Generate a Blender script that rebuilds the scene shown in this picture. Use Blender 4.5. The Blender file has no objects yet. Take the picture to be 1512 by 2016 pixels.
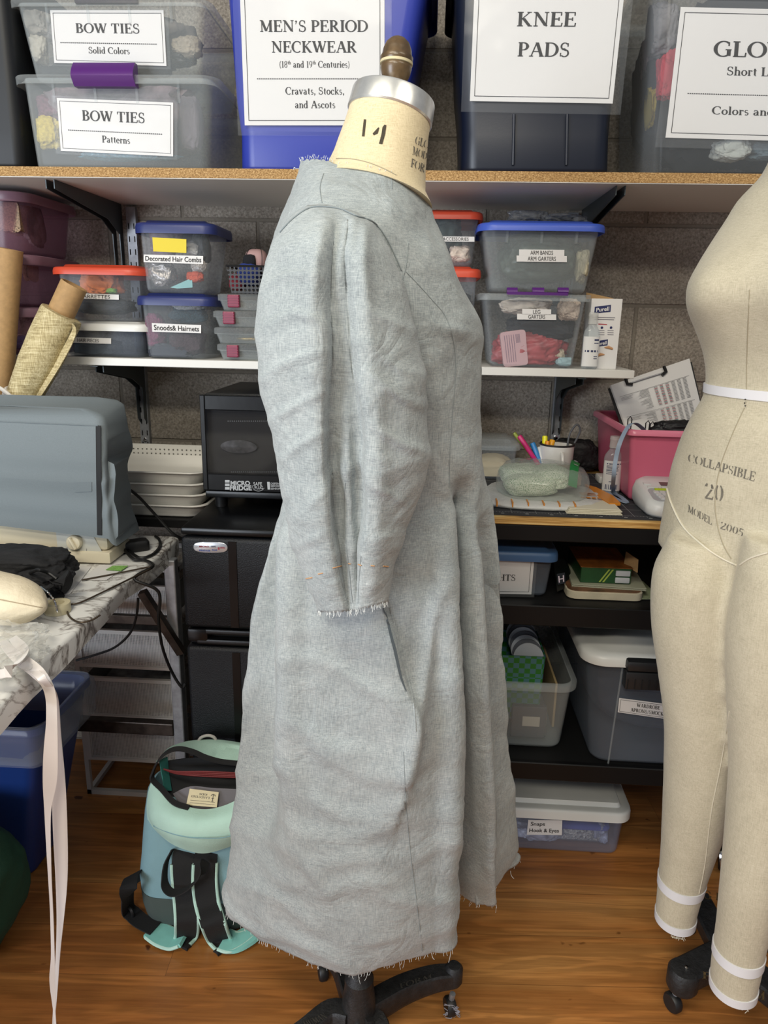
import bpy, bmesh, math, random
from mathutils import Vector, Matrix, noise
from mathutils.bvhtree import BVHTree
from math import sin, cos, pi, radians
sc = bpy.context.scene
col = sc.collection
# ------------------------------------------------------------------ camera
FPX, PITCH, YAW, ROLL, EYE = 1430.0, radians(15), radians(3.2), radians(1.2), 1.256
_f = Vector((-sin(YAW)*cos(PITCH), cos(YAW)*cos(PITCH), -sin(PITCH)))
_r = Vector((cos(YAW), sin(YAW), 0)); _u = _r.cross(_f)
_R = cos(ROLL)*_r + sin(ROLL)*_u; _U = cos(ROLL)*_u - sin(ROLL)*_r
O = Vector((0, 0, EYE)); FZ = -0.07       # FZ: the floor's height
cd = bpy.data.cameras.new('camera'); cam = bpy.data.objects.new('camera', cd); col.objects.link(cam)
cam.matrix_world = Matrix(((_R.x, _U.x, -_f.x, 0), (_R.y, _U.y, -_f.y, 0), (_R.z, _U.z, -_f.z, EYE), (0, 0, 0, 1)))
cd.sensor_fit = 'VERTICAL'; cd.sensor_height = 36.0; cd.lens = 36.0*FPX/2016.0; cd.clip_start = 0.05
sc.camera = cam
# ------------------------------------------------------------------ world, lamps, exposure
sc.view_settings.view_transform = 'Standard'; sc.view_settings.look = 'None'
sc.view_settings.gamma = 1.0; sc.view_settings.use_curve_mapping = False
sc.view_settings.exposure = 0.16
sc.cycles.transparent_max_bounces = 24
w = bpy.data.worlds.new('world'); sc.world = w; w.use_nodes = True
w.node_tree.nodes['Background'].inputs[0].default_value = (0.80, 0.86, 1.0, 1)
w.node_tree.nodes['Background'].inputs[1].default_value = 0.22
def area(name, loc, target, sx, sy, power, color):
    l = bpy.data.lights.new(name, 'AREA'); l.shape = 'RECTANGLE'; l.size = sx; l.size_y = sy; l.energy = power; l.color = color
    o = bpy.data.objects.new(name, l); col.objects.link(o); o.location = loc
    o.rotation_euler = (Vector(target)-Vector(loc)).to_track_quat('-Z', 'Y').to_euler(); return o
area('ceiling_lamp', (-0.75, -0.15, 2.7), (-0.5, 0.4, 0), 1.25, 0.3, 29, (1.0, 0.93, 0.78))
area('ceiling_lamp', (1.15, 0.0, 2.7), (1.1, 0.5, 0), 1.25, 0.3, 13, (1.0, 0.93, 0.78))
area('ceiling_lamp', (-0.3, -1.7, 2.7), (-0.1, -0.6, 0), 1.25, 0.3, 42, (1.0, 0.94, 0.80))
area('daylight_window', (-2.4, -1.5, 1.1), (0.0, 1.3, 0.4), 1.5, 1.5, 86, (0.84, 0.91, 1.0))
# ------------------------------------------------------------------ helpers
def ray(px, py): return _f + _R*((px-756)/FPX) + _U*((1008-py)/FPX)
def at(px, py, Y):
    d = ray(px, py); return O + d*(Y/d.y)
def gz(px, py, z):
    d = ray(px, py); return O + d*((z-EYE)/d.z)
def onplane(px, py, P, N):
    d = ray(px, py); return O + d*((P-O).dot(N)/d.dot(N))
ROOTS = {}
def tag(o, label=None, cat=None, group=None, kind=None):
    if label: o['label'] = label
    if cat: o['category'] = cat
    if group: o['group'] = group
    if kind: o['kind'] = kind
    return o
def thing(name, label, cat, loc, group=None):
    o = bpy.data.objects.new(name, None); col.objects.link(o); o.location = loc; o.empty_display_size = 0.05
    return tag(o, label, cat, group)
class MB:
    def __init__(s): s.v = []; s.f = []
    def add(s, v, f):
        n = len(s.v); s.v += [Vector(p) for p in v]; s.f += [tuple(i+n for i in q) for q in f]; return s
    def bx(s, x0, x1, y0, y1, z0, z1, b=0.0, seg=2): return s.add(*box(x0, x1, y0, y1, z0, z1, b, seg))
    def tube(s, pts, r, n=8, closed=False): return s.add(*tube(pts, r, n, closed))
    def ribbon(s, pts, side, w, t=0.0012): return s.add(*ribbon(pts, side, w, t))
    def loft(s, rings, a=True, b=True): return s.add(*loft(rings, a, b))
    def xf(s, M): s.v = [M @ p for p in s.v]; return s
    def build(s, name, mat, parent=None, smooth=40): return ob(name, s.v, s.f, mat, parent, smooth)
def ob(name, v, f, mat, parent=None, smooth=40, base=None):
    m = bpy.data.meshes.new(name); v = [Vector(p) for p in v]
    if parent is not None:
        p, off = parent, Vector((0, 0, 0))
        while p: off += p.location; p = p.parent
    else:
        xs = [p.x for p in v]; ys = [p.y for p in v]; off = Vector(((min(xs)+max(xs))/2, (min(ys)+max(ys))/2, min(p.z for p in v)))
    m.from_pydata([tuple(p-off) for p in v], [], [tuple(q) for q in f]); m.update()
    bm = bmesh.new(); bm.from_mesh(m); bmesh.ops.recalc_face_normals(bm, faces=bm.faces); bm.to_mesh(m); bm.free()
    m.materials.append(mat)
    if smooth:
        m.shade_smooth()
        try: m.set_sharp_from_angle(angle=radians(smooth))
        except Exception: pass
    o = bpy.data.objects.new(name, m); col.objects.link(o)
    if parent is None: o.location = off
    else: o.parent = parent
    return o
def box(x0, x1, y0, y1, z0, z1, b=0.0, seg=2):
    bm = bmesh.new(); bmesh.ops.create_cube(bm, size=1)
    for v in bm.verts: v.co = Vector((x0 if v.co.x < 0 else x1, y0 if v.co.y < 0 else y1, z0 if v.co.z < 0 else z1))
    if b > 0: bmesh.ops.bevel(bm, geom=list(bm.edges), offset=b, segments=seg, profile=0.5, affect='EDGES')
    bm.verts.index_update(); r = [v.co.copy() for v in bm.verts], [[v.index for v in f.verts] for f in bm.faces]; bm.free(); return r
def loft(rings, cap0=True, cap1=True):
    n = len(rings[0]); v = [p for r in rings for p in r]; f = []
    for i in range(len(rings)-1):
        for j in range(n):
            k = (j+1) % n; f.append((i*n+j, i*n+k, (i+1)*n+k, (i+1)*n+j))
    if cap0: f.append(tuple(range(n)))
    if cap1: f.append(tuple((len(rings)-1)*n+j for j in range(n)))
    return v, f
def grid(rows, closed=False):
    n = len(rows[0]); v = [p for r in rows for p in r]; f = []
    for i in range(len(rows)-1):
        for j in range(n if closed else n-1):
            k = (j+1) % n; f.append((i*n+j, i*n+k, (i+1)*n+k, (i+1)*n+j))
    return v, f
def crom(P, t, closed=False):
    n = len(P); i = int(math.floor(t)); u = t-i
    g = (lambda k: P[k % n]) if closed else (lambda k: P[max(0, min(n-1, k))])
    if not closed and i >= n-1: i, u = n-2, 1.0
    a, b, c, d = g(i-1), g(i), g(i+1), g(i+2)
    return 0.5*((2*b) + (c-a)*u + (2*a-5*b+4*c-d)*u*u + (3*b-a-3*c+d)*u*u*u)
def smoothpts(P, k=6, closed=False):
    P = [Vector(p) for p in P]; n = len(P); m = n if closed else n-1
    return [crom(P, i/k, closed) for i in range(m*k + (0 if closed else 1))]
def dense(C, kr, kc, closed=False):
    """control rows -> smooth dense rows"""
    rows = [smoothpts(r, kc, closed) for r in C]
    cols = [smoothpts([r[j] for r in rows], kr) for j in range(len(rows[0]))]
    return [[c[i] for c in cols] for i in range(len(cols[0]))]
def lerpt(T, x):
    """piecewise linear table [(x, a, b, ...)]"""
    if x <= T[0][0]: return T[0][1:]
    for p, q in zip(T, T[1:]):
        if x <= q[0]:
            u = (x-p[0])/(q[0]-p[0]); return tuple(a+(b-a)*u for a, b in zip(p[1:], q[1:]))
    return T[-1][1:]
def crt(T, x):
    """smooth table"""
    i = 0
    while i < len(T)-2 and x > T[i+1][0]: i += 1
    u = max(0, min(1, (x-T[i][0])/(T[i+1][0]-T[i][0])))
    return tuple(crom([Vector((r[k], 0, 0)) for r in T], i+u).x for k in range(1, len(T[0])))
def tube(pts, r, n=8, closed=False):
    pts = [Vector(p) for p in pts]; N = len(pts); rings = []; up = None
    for i in range(N):
        t = (pts[(i+1) % N]-pts[i-1]) if closed else (pts[min(i+1, N-1)]-pts[max(i-1, 0)])
        t.normalize()
        if up is None: up = t.orthogonal().normalized()
        up = (up - t*up.dot(t)).normalized(); s = t.cross(up)
        rr = r[i] if isinstance(r, (list, tuple)) else r
        rings.append([pts[i]+up*(rr*cos(2*pi*k/n))+s*(rr*sin(2*pi*k/n)) for k in range(n)])
    if closed: rings.append(rings[0])
    return loft(rings, not closed, not closed)
def ribbon(pts, side, w, t=0.0012):
    pts = [Vector(p) for p in pts]; N = len(pts); rings = []
    for i in range(N):
        d = (pts[min(i+1, N-1)]-pts[max(i-1, 0)]).normalized()
        s = Vector(side[i] if isinstance(side, list) else side); s = (s-d*s.dot(d)).normalized(); nn = d.cross(s)
        ww = w[i] if isinstance(w, (list, tuple)) else w
        rings.append([pts[i]-s*ww/2-nn*t/2, pts[i]+s*ww/2-nn*t/2, pts[i]+s*ww/2+nn*t/2, pts[i]-s*ww/2+nn*t/2])
    return loft(rings)
def rrect(cx, cy, wx, wy, r, z, n=5):
    r = max(0.0005, min(r, wx/2-1e-4, wy/2-1e-4)); P = []
    for sx, sy, a in ((1, 1, 0), (-1, 1, 90), (-1, -1, 180), (1, -1, 270)):
        for k in range(n+1):
            t = radians(a+90*k/n); P.append(Vector((cx+sx*(wx/2-r)+r*cos(t), cy+sy*(wy/2-r)+r*sin(t), z)))
    return P
def lathe(prof, c, n=32, axis=None, cap=True):
    """prof [(r,h)] about an axis through c"""
    c = Vector(c); ax = Vector(axis or (0, 0, 1)).normalized(); a = ax.orthogonal().normalized(); b = ax.cross(a)
    return loft([[c+ax*h+(a*cos(2*pi*k/n)+b*sin(2*pi*k/n))*max(r, 1e-4) for k in range(n)] for r, h in prof], cap, cap)
def fbm(p, s, seed=0): return noise.noise(Vector(p)*s+Vector((seed*7.3, seed*3.1, seed*1.7)))
def lump(c, d, seed, amp=0.25, sub=5, sc_=None):
    """crumpled soft bundle about centre c with size d"""
    bm = bmesh.new(); bmesh.ops.create_icosphere(bm, subdivisions=sub, radius=1)
    for v in bm.verts:
        p = v.co.normalized()
        k = 1+amp*(fbm(p, 1.6, seed)+0.7*(.35-abs(fbm(p+Vector((0, 0, .3*fbm(p, 3, seed+2))), 2.6, seed+5)))+.45*(.3-abs(fbm(p, 6.5, seed+7)))+0.18*fbm(p, 15, seed+9)) if amp > .12 else 1+amp*(fbm(p, 1.6, seed)+.4*fbm(p, 5, seed+4))
        q = Vector([math.copysign(abs(x)**0.75, x) for x in p])
        v.co = Vector(c)+Vector((q.x*d[0]/2*k, q.y*d[1]/2*k, q.z*d[2]/2*k))
    bm.verts.index_update(); r = [v.co.copy() for v in bm.verts], [[v.index for v in f.verts] for f in bm.faces]; bm.free(); return r
# ------------------------------------------------------------------ materials
MATS = {}
def C(h):
    h = h.lstrip('#'); c = [int(h[i:i+2], 16)/255 for i in (0, 2, 4)]
    return tuple(x/12.92 if x <= 0.04045 else ((x+0.055)/1.055)**2.4 for x in c)+(1,)
def newmat(name):
    m = bpy.data.materials.new(name); m.use_nodes = True; nt = m.node_tree; b = nt.nodes['Principled BSDF']; MATS[name] = m; return m, nt, b
def N(nt, t, **kw):
    n = nt.nodes.new(t)
    for k, v in kw.items():
        if k.startswith('i_'): n.inputs[k[2:].replace('_', ' ')].default_value = v
        else: setattr(n, k, v)
    return n
def ramp(nt, fac, stops):
    r = nt.nodes.new('ShaderNodeValToRGB'); nt.links.new(fac, r.inputs[0])
    while len(r.color_ramp.elements) < len(stops): r.color_ramp.elements.new(0.5)
    for e, (p, c) in zip(r.color_ramp.elements, stops): e.position = p; e.color = c
    return r.outputs[0]
def coords(nt, scale=(1, 1, 1), rot=(0, 0, 0), kind='Object'):
    t = nt.nodes.new('ShaderNodeTexCoord'); m = nt.nodes.new('ShaderNodeMapping'); nt.links.new(t.outputs[kind], m.inputs[0])
    m.inputs['Scale'].default_value = scale; m.inputs['Rotation'].default_value = rot; return m.outputs[0]
def nz(nt, vec, scale, detail=4, rough=0.6, dist=0):
    n = N(nt, 'ShaderNodeTexNoise'); n.inputs['Scale'].default_value = scale; n.inputs['Detail'].default_value = detail; n.inputs['Roughness'].default_value = rough; n.inputs['Distortion'].default_value = dist
    nt.links.new(vec, n.inputs['Vector']); return n.outputs[0]
def bump(nt, b, h, s, d=0.01):
    n = N(nt, 'ShaderNodeBump'); n.inputs['Strength'].default_value = s; n.inputs['Distance'].default_value = d
    nt.links.new(h, n.inputs['Height']); nt.links.new(n.outputs[0], b.inputs['Normal']); return n
def mat(name, color, rough=0.5, metal=0.0, spec=0.5, var=0.0, vscale=30, bmp=0.0, bscale=60, coat=0.0, sheen=0.0, trans=0.0):
    if name in MATS: return MATS[name]
    m, nt, b = newmat(name); c = C(color)
    b.inputs['Base Color'].default_value = c; b.inputs['Roughness'].default_value = rough; b.inputs['Metallic'].default_value = metal
    b.inputs['Specular IOR Level'].default_value = spec; b.inputs['Coat Weight'].default_value = coat; b.inputs['Sheen Weight'].default_value = sheen
    v = coords(nt)
    if var:
        f = nz(nt, v, vscale, 5)
        nt.links.new(ramp(nt, f, [(0.3, tuple(x*(1-var) for x in c[:3])+(1,)), (0.7, tuple(min(1, x*(1+var)) for x in c[:3])+(1,))]), b.inputs['Base Color'])
    if bmp: bump(nt, b, nz(nt, v, bscale, 6), bmp)
    return m
def plastic(name, color, opac=0.25, rough=0.25, var=0.0):
    """see-through plastic: mostly looks through, with a film of its own colour and a gloss"""
    if name in MATS: return MATS[name]
    m, nt, b = newmat(name); c = C(color); b.inputs['Base Color'].default_value = c; b.inputs['Roughness'].default_value = rough
    t = N(nt, 'ShaderNodeBsdfTransparent'); k = [0.35+0.65*x for x in c[:3]]; t.inputs[0].default_value = (*[min(1, 0.84+0.16*x/max(c[:3])) for x in c[:3]], 1)
    lw = N(nt, 'ShaderNodeLayerWeight'); lw.inputs[0].default_value = 0.25
    mr = N(nt, 'ShaderNodeMapRange'); mr.inputs['To Min'].default_value = opac; mr.inputs['To Max'].default_value = min(1, opac+0.35)
    nt.links.new(lw.outputs['Facing'], mr.inputs['Value'])
    mx = N(nt, 'ShaderNodeMixShader'); nt.links.new(mr.outputs[0], mx.inputs[0]); nt.links.new(t.outputs[0], mx.inputs[1]); nt.links.new(b.outputs[0], mx.inputs[2])
    nt.links.new(mx.outputs[0], nt.nodes['Material Output'].inputs[0]); return m
# block wall
m, nt, b = newmat('concrete_block'); b.inputs['Roughness'].default_value = 0.95; b.inputs['Specular IOR Level'].default_value = 0.2
tc = N(nt, 'ShaderNodeTexCoord'); mp = N(nt, 'ShaderNodeMapping'); nt.links.new(tc.outputs['Object'], mp.inputs[0])
mp.inputs['Rotation'].default_value = (radians(-90), 0, 0); mp.inputs['Location'].default_value = (0.06, 0.0, 0)
br = N(nt, 'ShaderNodeTexBrick'); nt.links.new(mp.outputs[0], br.inputs[0])
br.inputs['Scale'].default_value = 1; br.inputs['Brick Width'].default_value = 0.397; br.inputs['Row Height'].default_value = 0.1955; br.inputs['Mortar Size'].default_value = 0.006; br.inputs['Mortar Smooth'].default_value = 0.5
v = coords(nt); n1 = nz(nt, v, 170, 6, 0.75); n2 = nz(nt, v, 2.2, 3); n3 = nz(nt, v, 60, 4, 0.7)
c1 = ramp(nt, n1, [(0.28, C('#615a52')), (0.5, C('#958d82')), (0.72, C('#b9b1a5'))])
c2 = ramp(nt, n2, [(0.3, (0.8, 0.8, 0.8, 1)), (0.7, (1.1, 1.1, 1.1, 1))])
mu = N(nt, 'ShaderNodeMixRGB', blend_type='MULTIPLY'); mu.inputs[0].default_value = 1; nt.links.new(c1, mu.inputs[1]); nt.links.new(c2, mu.inputs[2])
mo = N(nt, 'ShaderNodeMixRGB'); nt.links.new(br.outputs['Fac'], mo.inputs[0]); nt.links.new(mu.outputs[0], mo.inputs[1]); mo.inputs[2].default_value = C('#837c71')
nt.links.new(mo.outputs[0], b.inputs['Base Color'])
ad = N(nt, 'ShaderNodeMath', operation='MULTIPLY_ADD'); nt.links.new(br.outputs['Fac'], ad.inputs[0]); ad.inputs[1].default_value = -0.8; nt.links.new(n3, ad.inputs[2]); bump(nt, b, ad.outputs[0], 0.7, 0.008)
# laminate floor
m, nt, b = newmat('wood_floor'); b.inputs['Roughness'].default_value = 0.33
v = coords(nt, rot=(0, 0, radians(-3))); br = N(nt, 'ShaderNodeTexBrick'); nt.links.new(v, br.inputs[0]); br.offset = 0.37
br.inputs['Scale'].default_value = 1; br.inputs['Brick Width'].default_value = 1.21; br.inputs['Row Height'].default_value = 0.125; br.inputs['Mortar Size'].default_value = 0.0005; br.inputs['Color1'].default_value = (0, 0, 0, 1); br.inputs['Color2'].default_value = (1, 1, 1, 1)
mp = N(nt, 'ShaderNodeMapping'); nt.links.new(v, mp.inputs[0]); mp.inputs['Scale'].default_value = (1.3, 11, 1)
av = N(nt, 'ShaderNodeVectorMath', operation='ADD'); nt.links.new(mp.outputs[0], av.inputs[0])
sv = N(nt, 'ShaderNodeVectorMath', operation='SCALE'); nt.links.new(br.outputs['Color'], sv.inputs[0]); sv.inputs['Scale'].default_value = 5; nt.links.new(sv.outputs[0], av.inputs[1])
g1 = nz(nt, av.outputs[0], 1.3, 3, 0.55, 0.9); wv = N(nt, 'ShaderNodeMath', operation='MULTIPLY'); nt.links.new(g1, wv.inputs[0]); wv.inputs[1].default_value = 26
sn = N(nt, 'ShaderNodeMath', operation='SINE'); nt.links.new(wv.outputs[0], sn.inputs[0])
rg = ramp(nt, sn.outputs[0], [(0.0, (0.0, 0.0, 0.0, 1)), (1.0, (1, 1, 1, 1))])
mp2 = N(nt, 'ShaderNodeMapping'); nt.links.new(v, mp2.inputs[0]); mp2.inputs['Scale'].default_value = (3, 90, 1); g2 = nz(nt, mp2.outputs[0], 1.5, 5, 0.7)
g3 = nz(nt, av.outputs[0], 0.8, 3)
ca = ramp(nt, g3, [(0.3, C('#9a6030')), (0.5, C('#b67940')), (0.7, C('#c78f52'))])
cb = ramp(nt, g2, [(0.3, (0.74, 0.70, 0.64, 1)), (0.65, (1.08, 1.06, 1.04, 1))])
m1 = N(nt, 'ShaderNodeMixRGB', blend_type='MULTIPLY'); m1.inputs[0].default_value = 1; nt.links.new(ca, m1.inputs[1]); nt.links.new(cb, m1.inputs[2])
m2 = N(nt, 'ShaderNodeMixRGB', blend_type='MULTIPLY'); m2.inputs[0].default_value = 0.26; nt.links.new(m1.outputs[0], m2.inputs[1]); nt.links.new(rg, m2.inputs[2])
kn = nz(nt, coords(nt, (6, 9, 1)), 3.1, 2, 0.4); kr = ramp(nt, kn, [(0.735, (1, 1, 1, 1)), (0.77, (0.25, 0.16, 0.1, 1))])
m3 = N(nt, 'ShaderNodeMixRGB', blend_type='MULTIPLY'); m3.inputs[0].default_value = 1; nt.links.new(m2.outputs[0], m3.inputs[1]); nt.links.new(kr, m3.inputs[2])
m4 = N(nt, 'ShaderNodeMixRGB'); nt.links.new(br.outputs['Fac'], m4.inputs[0]); nt.links.new(m3.outputs[0], m4.inputs[1]); m4.inputs[2].default_value = C('#6b4322')
nt.links.new(m4.outputs[0], b.inputs['Base Color']); bump(nt, b, g2, 0.06)
# linen of the dress
def linen(name, dark, mid, light, bs=0.35):
    m, nt, b = newmat(name); b.inputs['Roughness'].default_value = 0.85; b.inputs['Specular IOR Level'].default_value = 0.25; b.inputs['Sheen Weight'].default_value = 0.15
    w1 = nz(nt, coords(nt, (900, 900, 60)), 1.0, 2, 0.6); w2 = nz(nt, coords(nt, (110, 110, 1100)), 1.0, 2, 0.6); v = coords(nt)
    ad = N(nt, 'ShaderNodeMath', operation='ADD'); nt.links.new(w1, ad.inputs[0]); nt.links.new(w2, ad.inputs[1])
    big = nz(nt, v, 9, 5, 0.65, 0.8); hf = N(nt, 'ShaderNodeMath', operation='MULTIPLY'); nt.links.new(ad.outputs[0], hf.inputs[0]); hf.inputs[1].default_value = 0.5
    ml = N(nt, 'ShaderNodeMath', operation='MULTIPLY_ADD'); nt.links.new(big, ml.inputs[0]); ml.inputs[1].default_value = 0.25; 
    ad2 = N(nt, 'ShaderNodeMath', operation='MULTIPLY'); nt.links.new(hf.outputs[0], ad2.inputs[0]); ad2.inputs[1].default_value = 0.75; nt.links.new(ad2.outputs[0], ml.inputs[2])
    nt.links.new(ramp(nt, ml.outputs[0], [(0.34, C(dark)), (0.5, C(mid)), (0.66, C(light))]), b.inputs['Base Color'])
    # crumple creases
    r1 = N(nt, 'ShaderNodeTexNoise', noise_dimensions='3D'); r1.inputs['Scale'].default_value = 16; r1.inputs['Detail'].default_value = 5; r1.inputs['Distortion'].default_value = 1.2; nt.links.new(v, r1.inputs[0])
    b2 = N(nt, 'ShaderNodeMath', operation='SUBTRACT'); nt.links.new(r1.outputs[0], b2.inputs[0]); b2.inputs[1].default_value = 0.5
    b3 = N(nt, 'ShaderNodeMath', operation='ABSOLUTE'); nt.links.new(b2.outputs[0], b3.inputs[0])
    b4 = N(nt, 'ShaderNodeMath', operation='MULTIPLY_ADD'); nt.links.new(b3.outputs[0], b4.inputs[0]); b4.inputs[1].default_value = 1.5
    b5 = N(nt, 'ShaderNodeMath', operation='MULTIPLY'); nt.links.new(hf.outputs[0], b5.inputs[0]); b5.inputs[1].default_value = 0.16; nt.links.new(b5.outputs[0], b4.inputs[2])
    bump(nt, b, b4.outputs[0], bs, 0.012); return m
LINEN = linen('dress_linen', '#7a8285', '#9aa1a2', '#b7bcbb')
CANVAS = linen('form_canvas', '#a39b86', '#b9b099', '#c8c0aa', 0.06)
NECKC = linen('neck_canvas', '#bfae8a', '#d6c6a2', '#e2d4b2', 0.06)
# marble paper, particle board, plywood, cloth roll
m, nt, b = newmat('marble_film'); b.inputs['Roughness'].default_value = 0.3
v = coords(nt, (1, 1, 1)); a1 = nz(nt, v, 7, 6, 0.6, 1.5); s1 = N(nt, 'ShaderNodeMath', operation='SUBTRACT'); nt.links.new(a1, s1.inputs[0]); s1.inputs[1].default_value = 0.5
s2 = N(nt, 'ShaderNodeMath', operation='ABSOLUTE'); nt.links.new(s1.outputs[0], s2.inputs[0]); a2 = nz(nt, v, 2.5, 2)
s3 = N(nt, 'ShaderNodeMath', operation='MULTIPLY_ADD'); nt.links.new(a2, s3.inputs[0]); s3.inputs[1].default_value = 0.10; s3.inputs[2].default_value = -0.042
s4 = N(nt, 'ShaderNodeMath', operation='ADD'); nt.links.new(s2.outputs[0], s4.inputs[0]); nt.links.new(s3.outputs[0], s4.inputs[1])
nt.links.new(ramp(nt, s4.outputs[0], [(0.0, C('#77706b')), (0.014, C('#b9b5b0')), (0.05, C('#e4e3df'))]), b.inputs['Base Color'])
m, nt, b = newmat('particle_board'); b.inputs['Roughness'].default_value = 0.8
nt.links.new(ramp(nt, nz(nt, coords(nt, (1, 1, 1.6)), 260, 4, 0.8), [(0.33, C('#5f4120')), (0.5, C('#a17c4a')), (0.66, C('#cfae7c'))]), b.inputs['Base Color'])
m, nt, b = newmat('plywood'); b.inputs['Roughness'].default_value = 0.6
nt.links.new(ramp(nt, nz(nt, coords(nt, (6, 6, 260)), 1, 4, 0.7), [(0.35, C('#9a6f35')), (0.5, C('#c99d58')), (0.62, C('#e2c180'))]), b.inputs['Base Color'])
m, nt, b = newmat('slub_cloth'); b.inputs['Roughness'].default_value = 0.85
k1 = nz(nt, coords(nt, (500, 500, 18)), 1, 3, 0.7); k2 = nz(nt, coords(nt, (25, 25, 420)), 1, 3, 0.7); k3 = N(nt, 'ShaderNodeMath', operation='ADD'); nt.links.new(k1, k3.inputs[0]); nt.links.new(k2, k3.inputs[1])
k4 = N(nt, 'ShaderNodeMath', operation='MULTIPLY'); nt.links.new(k3.outputs[0], k4.inputs[0]); k4.inputs[1].default_value = 0.5
nt.links.new(ramp(nt, k4.outputs[0], [(0.36, C('#7b6c48')), (0.5, C('#b5a57a')), (0.62, C('#d6caa4'))]), b.inputs['Base Color'])
# mesh with holes
def meshmat(name, color, scale, hole, metal=0.0):
    m, nt, b = newmat(name); b.inputs['Base Color'].default_value = C(color); b.inputs['Roughness'].default_value = 0.45; b.inputs['Metallic'].default_value = metal
    v = coords(nt, scale); vo = N(nt, 'ShaderNodeTexVoronoi'); vo.inputs['Randomness'].default_value = 0.0; vo.inputs['Scale'].default_value = 1; nt.links.new(v, vo.inputs['Vector'])
    gt = N(nt, 'ShaderNodeMath', operation='GREATER_THAN'); nt.links.new(vo.outputs['Distance'], gt.inputs[0]); gt.inputs[1].default_value = hole
    nt.links.new(gt.outputs[0], b.inputs['Alpha']); return m
MESHW = meshmat('white_mesh', '#e2e1de', (240, 0, 380), 0.33)
MESHK = meshmat('black_mesh', '#2a2a2c', (105, 0, 105), 0.36)
PAPER = mat('paper', '#d8d6d4', 0.5); INK = mat('black_ink', '#1d1a19', 0.7); STENCIL = mat('stencil_ink', '#6c675c', 0.9, var=0.3, vscale=200)
FILM = plastic('clear_film', '#e8ecef', 0.05, 0.08)
CLEAR = plastic('clear_plastic', '#c9cfd4', 0.055, 0.18)
CLEARW = plastic('frosted_plastic', '#cdd3d4', 0.12, 0.25)
CLEARB = plastic('smoky_blue_plastic', '#8b939e', 0.13, 0.22)
PINKC = plastic('mauve_plastic', '#80606e', 0.25, 0.25)
BLACKM = mat('black_metal', '#0e0e0f', 0.5, spec=0.3, bmp=0.03, bscale=200); BLACKG = mat('black_gloss', '#08090b', 0.3, spec=0.3, bmp=0.02, bscale=40)
WHITEP = mat('white_plastic', '#d9d9d4', 0.35); WHITESH = mat('white_shelf', '#d8d6d0', 0.4)
STEEL = mat('steel', '#97999d', 0.5, 0.6, var=0.25, vscale=40); CHROME = mat('chrome', '#d0d0d0', 0.12, 1.0)
KRAFT = mat('kraft', '#a8865a', 0.75, var=0.12, vscale=90)
GREYM = mat('galvanised_metal', '#4a5052', 0.4, 0.6)
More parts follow.
